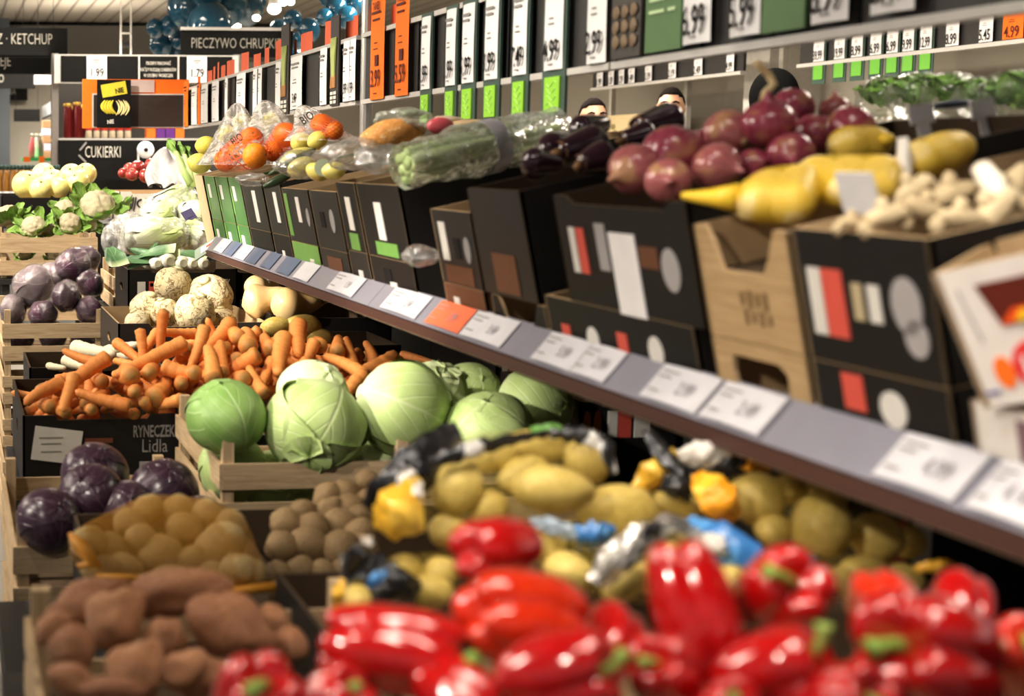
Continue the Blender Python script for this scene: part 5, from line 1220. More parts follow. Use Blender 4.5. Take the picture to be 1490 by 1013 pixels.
cab(586, 594, 70, 2.96, (.75, -.3, .5), 'large fresh green cabbage with ribs running to its right end', CABL, 3.1, 10, flare=.04)
cab(632, 572, 46, 3.14, (.2, .75, .4), 'pale cabbage with a pointed leaf tip, behind the large ones', CABP, 4.4, 90, flare=.22)
cab(686, 575, 48, 3.16, (.1, .5, .7), 'smooth pale green cabbage at the back, right of the pointed leaf', CABL, 5.0, 0, flare=.03)
cab(712, 628, 62, 2.90, (-.2, .7, .5), 'cabbage just above the net bag of yellow potatoes', CABL, 5.8, 40, flare=.03)
cab(778, 592, 56, 3.04, (.6, .1, .7), 'rightmost cabbage, yellow-green, under the price rail', CABL, 6.6, 120, flare=.04)
cab(338, 682, 50, 3.0, (0, .7, .5), 'cabbage low in the left crate, behind its corner post', CABL, 7.1, 0, flare=.05)
cab(408, 708, 54, 3.02, (.2, .4, .8), 'cabbage low in the left crate, seen through the slat gap', CABL, 8.2, 50, flare=.08)
cab(540, 692, 52, 3.0, (-.4, .5, .6), 'pale cabbage low in the left crate, at its right end', CABP, 9.0, 130, flare=.08)

# ---- carrots in three black boxes
for x0, x1, lab in ((.168, .568, 'black printed carrot box with a white sticker and lettering'), (.578, .978, 'black box of carrots hidden behind the cabbages, middle of three'), (.988, 1.388, 'black box of carrots behind the cabbages, right of three, under the shelf')):
    e = carton(x0, x1, 3.36, 3.94, .592, .20, lab)
    l = .58
    if x0 < .5:
        MB().box((-.115, -l/2-.002, .125), (.12, .002, .085), Matrix.Rotation(R(8), 3, 'Y')).build('white_sticker', plain('pale_sticker', (.5, .5, .5), .6), e)
        mb = MB()
        for a, b, w in ((-.13, .145, .06), (-.13, .130, .05), (-.08, .10, .03), (-.13, .11, .05)): mb.box((a, -l/2-.0035, b), (w, .001, .003))
        mb.build('sticker_print', GINK, e)
        text(e, 'RYNECZEK', .042, (.128, -l/2-.001, .155), FACE_CAM, GINK, .50, bold=.02); text(e, 'Lidla', .048, (.130, -l/2-.001, .118), FACE_CAM, GINK, .75)
        front_mark(e, l, .105, .06, .026, .04, plain('dim_white_print', (.32, .31, .30), .6), 'white_print'); front_mark(e, l, .155, .06, .045, .04, plain('dim_red_print', (.22, .06, .05), .6), 'red_print'); front_mark(e, l, -.01, .135, .07, .012, plain('dim_orange_print', (.16, .05, .02), .6), 'orange_print')
cl = ['orange carrot partly buried in the heap above the box with the white sticker', 'orange carrot partly buried in the heap behind the white cabbages']
cw = {(203, 520): 'upright carrot with cut tip at the upper left of the heap', (231, 507): 'tallest carrot, sticking straight up in front of the celeriac', (161, 545): 'long carrot lying across the top of the heap, rising to the right', (110, 565): 'long thin carrot sloping down right along the front of the heap', (294, 473): 'carrot standing upright left of the heap\'s peak', (308, 547): 'short thick upright carrot just above the dark green cabbage', (405, 545): 'thick upright carrot behind the pale torn cabbage leaf',
      (575, 519): 'carrot at the right of the heap pointing up to the price rail', (620, 525): 'rightmost carrot, lying flat at the end of the heap', (90, 600): 'carrot leaning upright at the left corner of the black box', (36, 592): 'carrot lying over the left edge of the black box'}
prom = [(36, 592, 98, 558, 24, 3.46, 3.50), (90, 600, 112, 542, 24, 3.42, 3.50), (110, 565, 192, 590, 22, 3.42, 3.40), (75, 570, 164, 522, 26, 3.52, 3.56), (109, 514, 150, 527, 17, 3.70, 3.66), (161, 545, 276, 500, 25, 3.52, 3.58), (203, 520, 203, 478, 17, 3.70, 3.72), (231, 507, 242, 450, 18, 3.72, 3.70), (240, 486, 288, 480, 18, 3.76, 3.80), (293, 543, 235, 527, 26, 3.46, 3.50),
        (279, 527, 294, 473, 21, 3.58, 3.62), (297, 505, 331, 471, 27, 3.66, 3.76), (297, 508, 308, 548, 27, 3.54, 3.42), (318, 503, 328, 539, 23, 3.58, 3.46), (340, 533, 380, 515, 28, 3.54, 3.52), (405, 545, 420, 484, 30, 3.46, 3.62), (428, 522, 442, 474, 28, 3.56, 3.68), (440, 530, 456, 494, 22, 3.54, 3.60), (471, 518, 530, 554, 22, 3.60, 3.46), (520, 546, 573, 515, 23, 3.52, 3.60), (505, 502, 516, 530, 20, 3.70, 3.60), (528, 497, 545, 526, 18, 3.72, 3.62), (620, 525, 580, 517, 14, 3.66, 3.74), (505, 572, 535, 550, 25, 3.42, 3.46), (385, 566, 396, 518, 20, 3.46, 3.56), (372, 548, 388, 572, 20, 3.46, 3.40),
        (214, 528, 214, 541, 23, 3.70, 3.46), (180, 540, 196, 556, 28, 3.66, 3.44), (240, 548, 222, 572, 30, 3.56, 3.42), (257, 545, 258, 560, 21, 3.66, 3.44), (198, 556, 202, 575, 20, 3.62, 3.40), (232, 585, 268, 580, 19, 3.46, 3.40), (150, 598, 170, 590, 21, 3.52, 3.40), (118, 602, 130, 596, 18, 3.54, 3.40), (230, 600, 212, 588, 18, 3.52, 3.40), (350, 488, 365, 499, 28, 3.80, 3.56), (384, 490, 392, 502, 26, 3.80, 3.58), (460, 500, 472, 508, 22, 3.80, 3.60), (486, 497, 494, 507, 24, 3.80, 3.60), (578, 520, 566, 545, 20, 3.62, 3.52), (340, 560, 352, 545, 24, 3.56, 3.44), (275, 562, 282, 548, 22, 3.58, 3.44), (330, 480, 345, 500, 24, 3.84, 3.64), (310, 520, 330, 512, 22, 3.70, 3.62), (255, 515, 268, 512, 22, 3.72, 3.62), (170, 560, 178, 552, 22, 3.62, 3.50), (130, 545, 150, 552, 22, 3.64, 3.52), (62, 580, 80, 588, 22, 3.54, 3.44), (70, 600, 96, 604, 20, 3.52, 3.42), (290, 570, 300, 585, 22, 3.50, 3.42), (425, 500, 450, 510, 24, 3.84, 3.70), (545, 540, 560, 550, 22, 3.66, 3.54), (590, 520, 600, 532, 18, 3.84, 3.66), (150, 575, 128, 585, 20, 3.54, 3.44), (178, 597, 200, 600, 18, 3.48, 3.42), (188, 515, 170, 500, 18, 3.74, 3.80), (258, 492, 275, 505, 20, 3.84, 3.70), (216, 500, 226, 480, 17, 3.80, 3.84), (360, 540, 350, 520, 22, 3.66, 3.54), (415, 510, 405, 495, 24, 3.8, 3.74), (455, 545, 475, 535, 22, 3.56, 3.5)]
def cls(c):
    dx, dy = c[2]-c[0], c[1]-c[3]; ln = math.hypot(dx, dy); a = math.degrees(math.atan2(dy, dx)) % 180; side = (c[0]+c[2])/2 > 335
    return (side, 'seen end-on' if ln < 26 else 'standing upright' if 62 < a < 118 else 'rising to the right' if 15 <= a <= 62 else 'sloping down to the right' if 118 <= a <= 165 else 'lying level')
crk = ranks(prom, cls, lambda c: c[0]+c[2]+.01*c[1])
for q_, (x0, y0, x1, y1, w, d0, d1) in enumerate(prom):
    p0, p1 = D(x0, y0, d0), D(x1, y1, d1)
    if (p1-p0).length < .11: p0 = p1+(p0-p1).normalized()*.13
    carrot(p0, p1, w*d0/F, cw.get((x0, y0)) or f'orange carrot {crk[q_][0][1]}, {ORD[crk[q_][1]]} such from the left, '+['over the stickered box', 'behind the white cabbages'][crk[q_][0][0]], ['carrots over the stickered box', 'carrots behind the cabbages'][crk[q_][0][0]])
def surf_y(px):  # image height of the top of the heap
    return np.interp(px, [40, 90, 150, 220, 270, 330, 420, 520, 600, 640], [592, 548, 518, 488, 474, 474, 482, 508, 525, 540])
rs = np.random.RandomState(21); n_ = 0
for i in range(95):
    px = rs.uniform(50, 600); top = surf_y(px)+12; bot = 606 if px < 290 else 575
    py = rs.uniform(top, bot); t = (py-top)/(bot-top+1e-6); d = 3.80-.36*t+rs.uniform(-.03, .03)+.05
    v = RT*rs.uniform(-1, 1)+UP*rs.uniform(-.45, .45)-FW*rs.uniform(-.2, 1.0); v = v.normalized()*rs.uniform(.12, .19)
    p = D(px, py, d+.06); carrot(p-v*.5, p+v*.5, rs.uniform(.032, .044), cl[px > 335], ['carrots over the stickered box', 'carrots behind the cabbages'][px > 335])

# ---- parsley roots behind the carrots
PAR = organic('parsley_root_skin', (.62, .55, .38), (.78, .72, .54), 12, .6, .3, 0, 60, .35, .003, stretch=(1, 1, 6))
par_me = car_meshes[1].copy(); par_me.materials.clear(); par_me.materials.append(PAR)
carton(.22, .62, 4.00, 4.34, .60, .215, 'low black box of pale roots behind the carrots')
table(.18, .66, 3.99, 4.35, .598, 'narrow black display table behind the carrots')
for x0, y0, x1, y1, w, d0, d1, lab in ((172, 521, 104, 500, 25, 4.0, 4.12, 'thickest pale parsley root, lying behind the carrots at the left'), (130, 538, 92, 520, 20, 4.0, 4.1, 'pale parsley root at the left end behind the carrots'), (205, 505, 150, 508, 20, 4.1, 4.2, 'pale parsley root half covered by carrots'), (98, 538, 68, 530, 12, 3.98, 4.06, 'thin pale parsley root over the rim of its box'), (195, 522, 140, 522, 22, 4.02, 4.05, 'pale parsley root in front of the thickest one')):
    p0, p1 = D(x0, y0, d0), D(x1, y1, d1); o = place('parsley_root', par_me, None, p0, aim(p1-p0), (w*d0/F/.21, w*d0/F/.21, (p1-p0).length)); tag(o, lab, 'parsley root', 'parsley roots')

# ---- celeriac, squashes
WCRT = [plain('dark_crate_card', (.05, .04, .032), .5), TAN]
carton(.535, 1.03, 4.43, 4.97, .697, .195, 'dark box with a pale rim holding the celeriac roots', mats=WCRT)
for px, py, rp, d, lab, s in ((252, 415, 28, 4.88, 'topmost round celeriac root', 1), (305, 432, 34, 4.86, 'large celeriac root at the right, in front of the lettering', 2), (216, 450, 27, 4.68, 'celeriac root at the left of the box', 3), (240, 455, 22, 4.60, 'small celeriac root in the middle, behind the tallest carrot', 4), (283, 456, 31, 4.58, 'celeriac root in front, right of the tallest carrot', 5), (200, 470, 20, 4.6, 'celeriac root low at the left rim', 6), (322, 468, 22, 4.66, 'celeriac root low at the right rim', 7)):
    celeriac(D(px, py, d), rp*d/F, lab, s, (RS.uniform(-.5, .5), RS.uniform(-.4, .4), RS.uniform(0, 6)))
carton(1.05, 1.46, 4.46, 4.97, .697, .215, 'black box holding the butternut squashes', hole=False)
squash(D(352, 445, 4.70), D(425, 428, 4.66), 27*4.7/F, 'plump pale butternut squash at the left of the box', 'butternut squashes'); squash(D(394, 447, 4.56), D(470, 437, 4.60), 26*4.6/F, 'butternut squash in front with its stem pointing right', 'butternut squashes'); squash(D(358, 420, 4.86), D(405, 415, 4.95), 18*4.9/F, 'butternut squash at the back, below the leek box', 'butternut squashes'); squash(D(440, 432, 4.78), D(490, 428, 4.84), 20*4.8/F, 'butternut squash half hidden at the right under the rail', 'butternut squashes')
carton(.84, 1.34, 4.00, 4.34, .60, .27, 'low black box of pale potatoes between carrots and squashes', hole=False); table(.80, 1.38, 3.99, 4.35, .598, 'narrow black display table before the squashes')
for px, py, w, h, lab in ((402, 476, 44, 24, 'pale potato at the left in the row below the squashes'), (440, 474, 50, 26, 'largest pale potato in the row below the squashes'), (425, 490, 36, 20, 'pale potato in front, below the squashes'), (465, 492, 40, 22, 'pale potato at the right in the row below the squashes'), (384, 488, 24, 18, 'small whitish potato at the left end below the squashes')):
    potato('yellow_potato', px, py, w*1.1, h*1.2, RS.uniform(-15, 15), 4.15, lab)

# ---- leeks and Chinese cabbages
e = carton(.642, 1.052, 5.02, 5.42, .817, .205, 'black leek box with red and white stickers and white lettering')
l = .40
front_mark(e, l, -.155, .135, .03, .05, WST, 'white_sticker'); front_mark(e, l, -.10, .135, .055, .052, STK, 'red_sticker'); front_mark(e, l, -.10, .148, .045, .012, plain('pale_red_print', (.75, .5, .45), .6), 'sticker_print')
text(e, 'RYNECZEK', .045, (.13, -l/2-.001, .150), FACE_CAM, WINK, .42, bold=.02)
e = carton(1.065, 1.46, 5.02, 5.42, .817, .19, 'black box with stickers beside the leek box, under the rail end', hole=False)
front_mark(e, l, -.16, .12, .03, .05, WST, 'white_sticker'); front_mark(e, l, -.10, .135, .06, .04, STK, 'red_sticker'); front_mark(e, l, -.10, .137, .05, .008, plain('pale_red_print', (.75, .5, .45), .6), 'sticker_print')
table(1.13, 1.50, 5.01, 5.50, .815, 'short black display table at the end of the shelf')
LKW = organic('leek_shaft', (.80, .78, .62), (.92, .90, .78), 10, .4, .4, 0, 40, .15, stretch=(8, 8, 1)); LKG = leafmat('leek_blade', (.06, .14, .06), (.13, .24, .11), (.25, .36, .2), 1, .4, .03, base=((.62, .68, .42), .0, .30))
lkd = plain('leek_cut_end', (.72, .68, .50), .6)
leeks_ = []
lab_l = ['leek at the left of the row of white cut ends', 'thick leek lying on top, second white end from the left', 'third leek from the left, white end to the front', 'fourth leek, partly under another', 'rightmost leek at the steel rail bracket']
for i, (px, py, r) in enumerate(((229, 384, 9), (246, 380, 11), (266, 383, 10.5), (281, 384, 8.5), (297, 384, 9))):
    p = D(px, py, 5.18); rr = r*5.18/F; v = Vector((-.10-.05*i, 1, -.04)).normalized() if i != 1 else Vector((-.30, 1, .05)).normalized()
    e = empty('leek', lab_l[i], 'leek', p, aim(v), 'leeks in the black box')
    sh_ = MB().tube([(0, 0, -.008), (0, 0, 0), (0, 0, .08), (0, 0, .15)], [rr*.9, rr, rr*.95, rr*1.1], 16).build('shaft', LKW, e, True); MB().lathe([(.001, -.009), (rr*.55, -.0095), (rr*.57, -.0085)], 12).build('cut_end', lkd, sh_)
    leeks_.append(e)
    for k in range(3):
        P = leaf(.14, .024, -.5-.3*k, .5, .05, i+k, prof=lambda t: 1-.75*t**3)
        M = np.array(basis((0, 0, 1), (1, 0, 0), (0, 1, 0))); MB().surf(P @ M.T).build('blade', LKG, e, True, weld=False, loc=(0, 0, .12), rot=(0, R(-8+9*k), R(110*k)))
for i, (x0, y0, x1, y1, lab) in enumerate(((172, 388, 160, 360, 'short leek blade bent up at the left rim of the box'), (258, 384, 180, 372, 'dark leek blade lying flat to the left across the box'), (262, 372, 190, 382, 'broad dark leek blade at the front left of the box'), (300, 376, 262, 366, 'dark leek blade lying right, behind the white ends'), (255, 364, 205, 368, 'dark leek blade at the back, under the wrapped cabbage'))):
    p0, p1 = D(x0, y0, 5.2), D(x1, y1, 5.24); L = (p1-p0).length; x = (p1-p0).normalized(); zz = Vector((.1, -.55, .8)); y = zz.cross(x).normalized(); zz = x.cross(y)
    o = MB().surf(leaf(L*1.1, .036 if i else .05, -.25, .3, .06, i, prof=lambda t: .9-.6*t**3)).build('blade', LKG, leeks_[i], True, weld=False)
    pm = Matrix.Translation(leeks_[i].location) @ leeks_[i].rotation_euler.to_matrix().to_4x4(); o.matrix_local = pm.inverted() @ (Matrix.Translation(p0) @ basis(x, y, zz).to_4x4())
crate(.645, 1.06, 5.44, 5.92, .817, .19, 'wooden crate of film-wrapped Chinese cabbages')
NAP = leafmat('chinese_cabbage_leaf', (.50, .64, .22), (.68, .78, .40), (.88, .91, .70), 9, .4, .10, base=((.88, .90, .74), .15, .62))
def napa(p0, p1, r, lab, seed, wrapf=True):
    v = p1-p0; L = v.length; e = empty('chinese_cabbage', lab, 'Chinese cabbage', p0, aim(v), 'Chinese cabbages in clear film')
    t = np.linspace(0, 1, 26); A = np.linspace(0, 2*PI, 36, endpoint=False); T, AA = np.meshgrid(t, A, indexing='ij')
    rad = r*(np.sqrt(np.clip(T/.10, 0, 1))*.86*(1+.16*np.sin(T*PI))*np.sqrt(np.clip((1-T)/.14, .02, 1)))*(1+.03*np.sin(5*AA+seed+3*T)); P = np.stack([rad*np.cos(AA), rad*np.sin(AA), T*L], -1); P += (.012*nz3(P, 30, seed)*T)[..., None]
    MB().surf(P, True).build('heart', NAP, e, True)
    for i in range(5):
        a0 = i*2*PI/5+seed; n1, n2 = 24, 11; Q = np.zeros((n1, n2, 3))
        for j in range(n1):
            tt = j/(n1-1)
            for k in range(n2):
                u = k/(n2-1)*2-1; rr = np.interp(tt, t, rad[:, 0])*1.05+.004*i*.3+ (.016*tt*tt)*math.sin(11*tt+5*u+i)*abs(u)+.004; a = a0+u*(.62+.25*tt)*math.sin(PI*(.15+.7*tt))**.5
                Q[j, k] = (rr*math.cos(a), rr*math.sin(a), tt*L*(.92+.05*math.cos(u*2)))
        MB().surf(Q).build('outer_leaf', NAP, e, True, weld=False)
    if wrapf:
        W = np.stack([rad*1.12*np.cos(AA), rad*1.12*np.sin(AA), T*L*1.1-.05*L], -1); W += (.016*nz3(W, 24, seed+3))[..., None]*np.array([1, 1, .3])
        MB().surf(W, True).build('film_wrap', FILMS, e, True)
napa(D(176, 345, 5.58), D(274, 340, 5.66), 24*5.6/F, 'large film-wrapped Chinese cabbage lying in front, white end to the left', 1)
napa(D(222, 312, 5.86), D(282, 285, 5.98), 22*5.9/F, 'film-wrapped Chinese cabbage behind the front one, leaning up right', 2.3); napa(D(262, 318, 5.80), D(318, 312, 5.88), 22*5.8/F, 'film-wrapped Chinese cabbage at the right with a dark printed sticker', 3.7); napa(D(205, 318, 5.80), D(255, 312, 5.84), 18*5.8/F, 'film-wrapped Chinese cabbage half hidden in the middle', 4.6); napa(D(300, 352, 5.66), D(262, 335, 5.70), 20*5.7/F, 'film-wrapped Chinese cabbage low at the right, beside the green boxes', 5.2)
p = D(275, 313, 5.66); o = MB().box((0, 0, 0), (.05, .05, .003), aim(-FW+UP*.5, .5).to_matrix()).box((.0, 0, .003), (.03, .03, .003), aim(-FW+UP*.5, .5).to_matrix()).build('film_sticker', plain('dark_blue_sticker', (.08, .07, .14), .4), None, loc=p); tag(o, 'dark printed sticker on the film of the Chinese cabbage at the right', 'sticker')
def crumple(name, label, p, r, sc, mat, seed, nu=36, nv=24, amp=.3):
    P, th, ph = sph(nu, nv); P = P*(1+amp*nz3(P, 1.7, seed)+.12*nz3(P, 5, seed))[..., None]*np.array(sc)*r
    o = MB().surf(P, True).build(name, mat, None, True, loc=p); return tag(o, label, 'plastic film')
crumple('plastic_film', 'crumpled clear film hanging over the left edge of the Chinese cabbage crate', D(166, 352, 5.5), .06, (.8, .7, 1.5), FILMS, 3); crumple('plastic_film', 'crumpled clear film end lying above the leeks at the left', D(190, 328, 5.7), .06, (1.4, .7, .8), FILMS, 5)

# ---- film-wrapped purple cabbages at the left, crates below
PUR = leafmat('wrapped_purple_leaf', (.055, .02, .042), (.12, .055, .085), (.26, .17, .22), 5, .3, .08, sheen=.5); PUW = leafmat('whitish_purple_leaf', (.19, .13, .16), (.34, .28, .28), (.48, .43, .41), 4, .3, .10)
PFILM = film('tight_clear_film', (1, .97, 1), .035, .16, 46, .07)
def wrapped(px, py, rx, ry, d, lab, seed, mat=PUR):
    k = d/F; e = empty('wrapped_red_cabbage', lab, 'red cabbage', D(px, py, d), aim(RT*math.sin(seed)+UP*.7-FW*.5), 'film-wrapped purple cabbages')
    r = math.sqrt(rx*ry)*k; P, th, ph = sph(32, 22); P = P*(1+.16*nz3(P, 1.3, seed)+.05*nz3(P, 3.5, seed))[..., None]*r; P[..., 2] *= 1.12; P[..., 0] *= .92
    MB().surf(P, True).build('head', mat, e, True); MB().surf(cab_patch(seed, 1.1, r*1.0, seed, flare=.03)).build('outer_leaf', mat, e, True, weld=False)
    W = P*1.05*(1+.05*np.abs(nz3(P, 6/r*.06, seed+2)))[..., None]; MB().surf(W, True).build('film_wrap', PFILM, e, True)
for px, py, rx, ry, d, lab, s, m in ((46, 418, 28, 30, 5.36, 'whitish purple wrapped cabbage, largest at the left', .6, PUW), (106, 387, 27, 23, 5.46, 'topmost purple wrapped cabbage', 1.5, PUR), (76, 405, 22, 26, 5.50, 'pale purple wrapped cabbage behind the whitish one', 2.2, PUW), (96, 431, 21, 21, 5.26, 'dark purple wrapped cabbage with many glints, in the middle', 3.4, PUR), (131, 412, 19, 20, 5.44, 'purple wrapped cabbage at the right, below the topmost', 4.1, PUR), (130, 452, 20, 18, 5.26, 'purple wrapped cabbage at the right, low behind the slat', 5.2, PUR),
    (18, 452, 24, 18, 5.30, 'pale wrapped cabbage low at the left edge', 6.1, PUW), (62, 458, 26, 16, 5.26, 'dark wrapped cabbage low in the middle, behind the slat', 7.3, PUR), (125, 378, 20, 18, 5.56, 'purple wrapped cabbage at the back, right of the topmost', 8.4, PUR)): wrapped(px, py, rx, ry, d, lab, s, m)
zt = .655
labs = ['wooden crate of wrapped purple cabbages, topmost of the left stack', 'wooden crate second from the top in the left stack', 'wooden crate third from the top in the left stack', 'wooden crate lowest but one in the left stack', 'wooden crate at the floor in the left stack']
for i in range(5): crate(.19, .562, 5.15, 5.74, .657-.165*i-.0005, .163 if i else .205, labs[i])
# ---- cauliflowers
crate(.21, .632, 6.07, 6.66, .905, .20, 'wooden crate full of leafy cauliflowers', drop=0)
table(.2, .64, 6.05, 6.68, .903, 'black display table under the cauliflower crates')
for px, py, rp, d, ax, lab, s, nl in ((142, 300, 24, 6.30, (.1, .7, .6), 'largest cauliflower with leaves all round, at the top right', 1, 10), (49, 330, 17, 6.22, (-.1, .7, .6), 'small cauliflower low at the left, near the slat', 2, 9), (102, 326, 16, 6.22, (.2, .5, .8), 'cauliflower low in the middle with a leaf at its right', 3, 9), (95, 304, 15, 6.44, (0, .8, .4), 'cauliflower half hidden behind the middle one', 4, 8), (12, 316, 20, 6.34, (-.2, .9, .1), 'leafy cauliflower at the left edge, mostly green', 5, 12), (128, 326, 13, 6.28, (.4, .7, .4), 'cauliflower behind the right corner post, mostly leaves', 6, 10), (70, 335, 12, 6.30, (0, .7, .5), 'small leafy cauliflower between the two low ones', 7, 9)):
    cauliflower(D(px, py, d), rp*d/F, RT*ax[0]+UP*ax[1]-FW*ax[2], lab, s, nl, 1.45)
cauliflower(D(172, 300, 6.5), 12*6.5/F, UP, 'leafy green cauliflower top at the right of the heap', 8, 11, 2.0)
# ---- melons, apples
carton(.26, .70, 7.42, 7.96, 1.092, .145, 'black tray box holding the yellow melons', hole=False, mats=[BLK, BLK])
for px, py, rp, d, lab in ((38, 269, 21, 7.62, 'yellow melon at the left front of the tray'), (64, 256, 19, 7.76, 'yellow melon on top, left of the middle'), (77, 263, 17, 7.66, 'yellow melon in the middle, in front of the top left one'), (60, 275, 18, 7.56, 'yellow melon low in front, second from the left'), (86, 273, 16, 7.58, 'yellow melon low in front, third from the left'), (104, 256, 18, 7.74, 'yellow melon on top, right of the middle'), (113, 265, 18, 7.60, 'large yellow melon at the right front'), (125, 253, 16, 7.80, 'yellow melon at the back right')):
    fruit('melon', 'yellow_melon', D(px, py, d), rp*d/F, lab, 'melon', 'yellow melons in the black tray', (RS.uniform(-.6, .6), RS.uniform(-.9, 0), .7))
WBX = [plain('white_fruit_box', (.68, .64, .56), .6), TAN]
e = carton(.90, 1.22, 7.42, 7.90, 1.092, .165, 'white printed fruit box of red apples', hole=False, mats=WBX)
mb = MB(); P = np.array([[(-.04+.028*k*math.cos(a)/1.0, -.242, .10+.028*k*math.sin(a)) for a in np.linspace(0, 2*PI, 18, endpoint=False)] for k in (.6, .9)]); mb.surf(P, True).build('round_emblem', INK, e)
mb = MB()
for k in range(5): mb.tube([(-.13+.012*k, -.242, .06+.01*(k % 2)), (-.12+.012*k, -.242, .11), (-.125+.014*k, -.242, .135)], .003, 5)
mb.build('script_print', INK, e)
for px, py, rp, d, lab in ((180, 252, 8, 7.62, 'red apple at the left end of the white box'), (192, 254, 9, 7.56, 'red apple in the front row, second from the left'), (200, 243, 10, 7.66, 'red apple on top of the pile in the white box'), (212, 256, 10, 7.56, 'red apple in the front row, right of the middle'), (221, 240, 10, 7.72, 'red apple at the back beside the white bag'), (236, 252, 9, 7.60, 'red apple showing below the white bag'), (188, 245, 8, 7.72, 'red apple behind the left end of the row'), (246, 258, 8, 7.56, 'red apple at the right end, under the white bag')):
    fruit('apple', 'red_apple', D(px, py, d), rp*d/F*1.1, lab, 'apple', 'red apples in the white box', (RS.uniform(-.5, .5), RS.uniform(-.6, .2), .8))
# white carrier bag and green stalks in front of it
bagmat = crinkle('white_plastic_bag', (.58, .56, .56), None, 14, .4)
def drape(base, top, rx, ry, seed, tail=0.):
    c = D(*base); t = D(*top)-c; P = np.zeros((24, 48, 3))
    for j in range(24):
        f = j/23; s = (1-f)**.6*(1+.25*math.sin(f*PI))+.10*f
        for k in range(48):
            a = 2*PI*k/48; wv = 1+.34*math.sin(4*a+seed+3*f)*(.5+f)+.14*math.sin(9*a+seed*2+3*f)
            P[j, k] = RT*(rx*s*wv*math.cos(a)*(1+tail*(math.cos(a) > 0)*(1-f)**2))+Vector((0, 1, 0))*(ry*s*wv*math.sin(a))+t*f+UP*(.012*math.sin(7*a+5*f+seed)*(1-f))
    return P, c
P1, c1 = drape((252, 270, 6.55), (243, 214, 6.6), .10, .07, 1, .8); P2, c2 = drape((266, 266, 6.6), (272, 224, 6.62), .06, .05, 2.5)
o = MB().surf(P1, True, False, True).surf(P2+np.array(c2-c1), True, False, True).build('plastic_bag', bagmat, None, True, loc=c1); tag(o, 'crumpled white plastic bag beside the red apples', 'bag')
for px, py, rp, ax_, lab, s in ((35, 369, 11, (0, .6, .6), 'leafy cauliflower seen in the slat gap of the crate, at the left', 11), (78, 370, 11, (.2, .5, .7), 'leafy cauliflower seen in the slat gap of the crate, in the middle', 12), (118, 369, 11, (-.2, .6, .6), 'leafy cauliflower seen in the slat gap of the crate, at the right', 13)):
    cauliflower(D(px, py, 6.33), rp*6.33/F, RT*ax_[0]+UP*ax_[1]-FW*ax_[2], lab, s, 9, 1.3)
for px, rx, lab, s, m in ((28, 24, 'dark wrapped cabbage seen through the slat gap of its crate, at the left', 11.1, PUR), (76, 26, 'dark wrapped cabbage seen through the slat gap of its crate, in the middle', 12.3, PUR), (122, 22, 'dark wrapped cabbage seen through the slat gap of its crate, at the right', 13.4, PUR)): wrapped(px, 490, rx, 17, 5.30, lab, s, m)
carton(.93, 1.12, 6.28, 6.75, 1.0, .24, 'pale box under the white bag', hole=False, mats=WBX); table(.88, 1.2, 6.25, 6.8, .998, 'tall black display table under the white bag')
STK_G = organic('celery_stalk', (.36, .52, .16), (.60, .70, .34), 9, .42, .4, 0, 40, .2, stretch=(7, 7, 1))
for i, (x0, y0, x1, y1, lab) in enumerate(((278, 268, 256, 222, 'upright pale green stalk leaning left beside the white bag'), (283, 270, 268, 226, 'upright green stalk just right of the leaning one'), (290, 262, 279, 232, 'short upright green stalk nearest the citrus bags'))):
    p0, p1 = D(x0, y0, 5.9), D(x1, y1, 5.96); v = p1-p0; e = empty('green_stalk', lab, 'celery stalk', p0, aim(v), 'green stalks beside the white bag'); L = v.length
    MB().tube([(0, 0, 0), (.004, 0, L*.5), (0, .003, L)], [.020, .017, .010], 10).build('stalk', STK_G, e, True)
    MB().surf(leaf(.09, .035, .9, .3, .2, i, tilt0=1.0)).build('leaf', CLF, e, True, weld=False, loc=(0, 0, L*.9)); MB().surf(leaf(.08, .03, .9, .3, .2, i+4, tilt0=1.1)).build('leaf', CLF, e, True, weld=False, loc=(0, 0, L*.9), rot=(0, 0, 2.4))
# boxes seen under the shelf
e = carton(1.372, 1.60, 2.88, 3.33, .647, .245, 'black box with red sticker and printed carrots under the shelf, right of the cabbages', hole=False)
for a, m, nm, w in ((-.040, WST, 'white_sticker', .022), (-.012, STK, 'red_sticker', .030), (.028, WST, 'pale_emblem', .036)): front_mark(e, .45, a, .195, w, .06, m, nm)
for a in (-.098, -.074): MB().panel(oval(a, .19, .009, .036), None, .0015, lambda x, z, t: (x, -.2265+t, z)).build('carrot_print', plain('carrot_print_ink', (.55, .15, .03), .5), e)
e = carton(1.40, 1.62, 3.42, 3.92, .592, .325, 'black box with small stickers far under the shelf, behind the rightmost cabbage', hole=False)
for a, m, nm, w in ((-.088, WST, 'white_sticker', .014), (-.066, STK, 'red_sticker', .020), (-.036, WST, 'pale_emblem', .024)): front_mark(e, .50, a, .285, w, .05, m, nm)
e = carton(1.15, 1.45, 1.61, 1.79, .737, .262, 'black box with pale stickers at the right, under the price rail', hole=False)
for a, m, nm, w in ((-.135, WST, 'white_sticker', .014), (-.110, STK, 'red_sticker', .022), (-.078, WST, 'pale_emblem', .024)): front_mark(e, .18, a, .20, w, .06, m, nm)
table(1.41, 1.62, 2.86, 3.35, .645, 'narrow black display table deep under the shelf'); table(1.43, 1.63, 3.40, 3.95, .59, 'narrow black display table deep under the far half of the shelf')
table(1.31, 1.56, 1.18, 1.80, .735, 'short black display table at the right under the rail'); table(1.08, 1.52, 1.86, 2.5, .575, 'short black display table under the shelf beside the cabbages') if False else None
